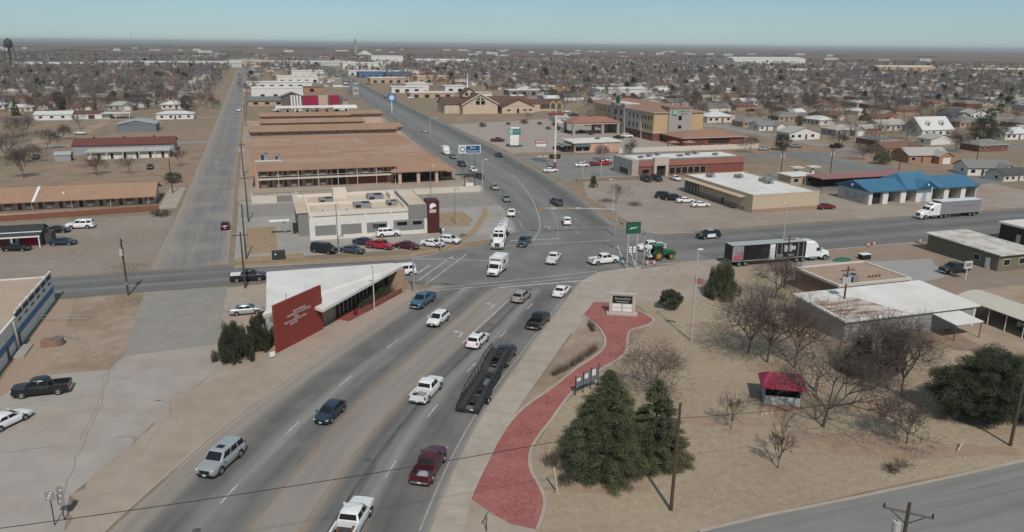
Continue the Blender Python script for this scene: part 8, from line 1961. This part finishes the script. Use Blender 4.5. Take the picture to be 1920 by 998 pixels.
def near_what(p):
    q = pixel(p); return min(LANDMARKS, key=lambda L: (L[0] - q[0]) ** 2 + ((L[1] - q[1]) * 2.2) ** 2)[2]
HOUSEAT = []
for k, (dd, p, a, b) in enumerate(near_lots):
    i = rg.randrange(len(DESIGN)) if a > 0 or b > 560 else rg.choice((2, 3, 4, 6, 9, 10, 12)); wc, rc = DESIGN[i][0], DESIGN[i][1]
    side_ = 'right hand' if a > 60 else 'left hand'
    HOUSEAT.append((p, '%s house' % wc))
    big = rg.uniform(0.85, 1.12)
    put_house(i, p, TH + rg.choice((0, 0, math.pi, R(90), R(-90))) + rg.uniform(-.05, .05), '%s%s house with %s roof %s' % ('long ' if DESIGN[i][2] > 14.5 else '', wc, rc, near_what(p)), big, 'houses of the %s town' % side_)
# houses too far to tell apart
mb = MB(); cols = list(WALLC.values()) + list(ROOFC.values()); nw = len(WALLC)
for dd, p, a, b in far_lots:
    w_, d2, h_ = rg.uniform(10, 17), rg.uniform(8, 11), rg.uniform(2.6, 3.4); rz = TH + rg.choice((0, R(90)))
    c, s = math.cos(rz), math.sin(rz)
    def q(x, y, z): return (p.x + x * c - y * s, p.y + x * s + y * c, z)
    wi = rg.choice((0, 1, 2, 2, 3, 4, 5)); ri = nw + rg.choice((0, 0, 0, 1, 1, 2, 3, 3, 4, 4))
    v = [q(-w_ / 2, 0, 0), q(w_ / 2, 0, 0), q(w_ / 2, d2, 0), q(-w_ / 2, d2, 0), q(-w_ / 2, 0, h_), q(w_ / 2, 0, h_), q(w_ / 2, d2, h_), q(-w_ / 2, d2, h_), q(-w_ / 2, d2 / 2, h_ + 1.8), q(w_ / 2, d2 / 2, h_ + 1.8)]
    mb.add(v, [(0, 1, 5, 4), (1, 2, 6, 5), (2, 3, 7, 6), (3, 0, 4, 7), (4, 8, 7), (5, 6, 9)], wi); mb.add(v, [(4, 5, 9, 8), (6, 7, 8, 9)], ri)
fh = mb.obj('far_houses', cols); fh['kind'] = 'stuff'; tag(fh, 'mass of tiny houses spread over the far town', 'houses')

# ------------------------------------------------------------------ trees of the town
VAR = [bare_meshes(500 + k, 9.0, (0.62, 0.78, 0.7, 0.85, 0.6, 0.75)[k], 5, (5, 4, 3, 3, 3), (0.16, 0.14, 0.2, 0.14, 0.24, 0.16)[k], tw=(TWIG, TWIGR, TWIG, TWIG, TWIGR, TWIG)[k]) for k in range(6)]
EV = [evergreen_meshes(560 + k, 7.0, (2.6, 3.2, 2.2)[k], ('round', 'round', 'cone')[k], 3000, 0.36, (NEEDLE2, NEEDLE, NEEDLE2)[k]) for k in range(3)]
spots = []
for dd, p, a, b in lots:
    if dd > 2300: continue
    for j in range(3 if a > 0 else 5):
        o = Vector((rg.uniform(-16, 16), rg.uniform(-16, 16), 0)); q_ = p + o
        if o.length > 7.5: spots.append((q_.length, q_))
for k in range(5200):
    a, b = rg.uniform(-900, 1500), rg.uniform(420, 2300); q_ = W(a, b)
    if q_.length < 560: continue
    pp = pixel(q_)
    if -40 < pp[0] < 1960 and free(a, b): spots.append((q_.length, q_))
for k in range(1700):
    if k % 2: a, b = rg.uniform(-430, -26), rg.uniform(415, 1150)
    else: a, b = rg.uniform(200, 950), rg.uniform(330, 1000)
    q_ = W(a, b); pp = pixel(q_)
    if -40 < pp[0] < 1960 and free(a, b): spots.append((q_.length, q_))
spots.sort(key=lambda x: x[0])
near_t, far_t = spots[:268], spots[268:]
for k, (dd, p) in enumerate(near_t):
    a, b = AB(p)
    side_ = 'right hand' if a > 60 else 'left hand'
    nh = min(HOUSEAT, key=lambda h_: (h_[0] - p).length)[1]
    sc = rg.uniform(0.7, 1.45) if a > 0 else rg.uniform(0.85, 1.6); size = 'small' if sc < 0.92 else ('tall' if sc > 1.2 else 'middling')
    if rg.random() < 0.92:
        i = rg.randrange(6); nm = 'reddish' if i in (1, 4) else 'grey'
        plant('bare_tree', p, *VAR[i], '%s %s bare tree by a %s %s' % (size, nm, nh, near_what(p)), group='bare trees of the %s town' % side_, s=sc, rz=rg.uniform(0, 6.28))
    else:
        i = rg.randrange(3); plant('evergreen_tree', p, *EV[i], '%s dark evergreen by a %s %s' % (size, nh, near_what(p)), group='evergreens of the %s town' % side_, s=sc * 0.85, rz=rg.uniform(0, 6.28))
mb = MB()
for dd, p in far_t:
    ev = rg.random() < 0.05
    h_ = rg.uniform(6, 12.5); rad = h_ * rg.uniform(0.42, 0.66); n = 150 if dd < 750 else (70 if dd < 1100 else (34 if dd < 1500 else 20))
    wd = (0.035 if dd < 750 else (0.07 if dd < 1100 else 0.15)) * (3.5 if ev else 1)
    mi = 2 if ev else (1 if rg.random() < 0.3 else 0)
    mb.add([(p.x - .2, p.y, 0), (p.x + .2, p.y, 0), (p.x, p.y, h_ * 0.6)], [(0, 1, 2)], mi)
    for k in range(n):
        an = rg.uniform(0, 6.28); el = rg.uniform(-0.35, 1.45); rr = rad * rg.uniform(0.45, 1)
        b0 = Vector((p.x, p.y, h_ * 0.5)); d = Vector((math.cos(an) * math.cos(el), math.sin(an) * math.cos(el), math.sin(el)))
        s0 = b0 + d * rr * rg.uniform(0.1, 0.6) + Vector((rg.gauss(0, .4), rg.gauss(0, .4), rg.gauss(0, .4))); e = b0 + Vector((d.x * rr, d.y * rr, d.z * h_ * 0.5)); w = Vector((-math.sin(an), math.cos(an), rg.uniform(-.4, .4))) * wd
        mb.add([s0, e + w * 2.2, e - w * 2.2], [(0, 1, 2)], mi)
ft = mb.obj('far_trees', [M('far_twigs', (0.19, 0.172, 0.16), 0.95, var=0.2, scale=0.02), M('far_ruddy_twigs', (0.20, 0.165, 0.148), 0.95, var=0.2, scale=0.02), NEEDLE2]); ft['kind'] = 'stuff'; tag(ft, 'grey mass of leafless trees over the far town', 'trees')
# dark shelter belts and hazy farm clumps on the far plain
mb = MB()
for k in range(60):
    a = rg.uniform(-3000, 3000); b = rg.uniform(2500, 7000)
    L_ = rg.uniform(30, 260)
    for j in range(int(L_ / 9)):
        p = W(a + j * 9, b + rg.uniform(-6, 6)); h_ = rg.uniform(4, 9)
        for i in range(5):
            c = Vector((p.x + rg.uniform(-4, 4), p.y, h_ * rg.uniform(0.2, 0.9))); mb.add([c + Vector((-3, 0, -2)), c + Vector((3, 0, -2)), c + Vector((rg.uniform(-1, 1), 0.5, 2.5))], [(0, 1, 2)], rg.choice((0, 1, 1)))
sb = mb.obj('shelter_belts', [TWIG, NEEDLE2]); sb['kind'] = 'stuff'; tag(sb, 'dark lines of trees on the far plain', 'trees')
mb = MB()
for k in range(95):
    a = rg.uniform(-2600, 2900); b = rg.uniform(1700, 5200); w_, d2, h_ = rg.uniform(14, 60), rg.uniform(12, 26), rg.uniform(4, 9); c = W(a, b)
    v = [W(a, b), W(a + w_, b), W(a + w_, b + d2), W(a, b + d2)]
    mb.add([(q.x, q.y, z) for z in (0, h_) for q in v] , [(0, 1, 5, 4), (1, 2, 6, 5), (2, 3, 7, 6), (3, 0, 4, 7), (4, 5, 6, 7)], rg.choice((0, 0, 1)))
fb = mb.obj('far_sheds', [M('pale_shed'), M('pale_shed_roof')]); fb['kind'] = 'stuff'; tag(fb, 'scattered pale sheds and gins on the far plain', 'sheds')

# ------------------------------------------------------------------ thin haze
hz = MB().box(-43000, 43000, -2500, 43000, -1.0, 64).obj('haze', [])
hz['kind'] = 'stuff'; tag(hz, 'thin dusty winter haze over the plain', 'haze')
hm = bpy.data.materials.new('haze_air'); hm.use_nodes = True
n, l = hm.node_tree.nodes, hm.node_tree.links; n.clear()
vo = n.new('ShaderNodeVolumePrincipled'); vo.inputs['Color'].default_value = (0.86, 0.88, 0.90, 1); vo.inputs['Density'].default_value = 0.00008; vo.inputs['Anisotropy'].default_value = 0.2
mo = n.new('ShaderNodeOutputMaterial'); l.new(vo.outputs[0], mo.inputs['Volume'])
hz.data.materials.append(hm)
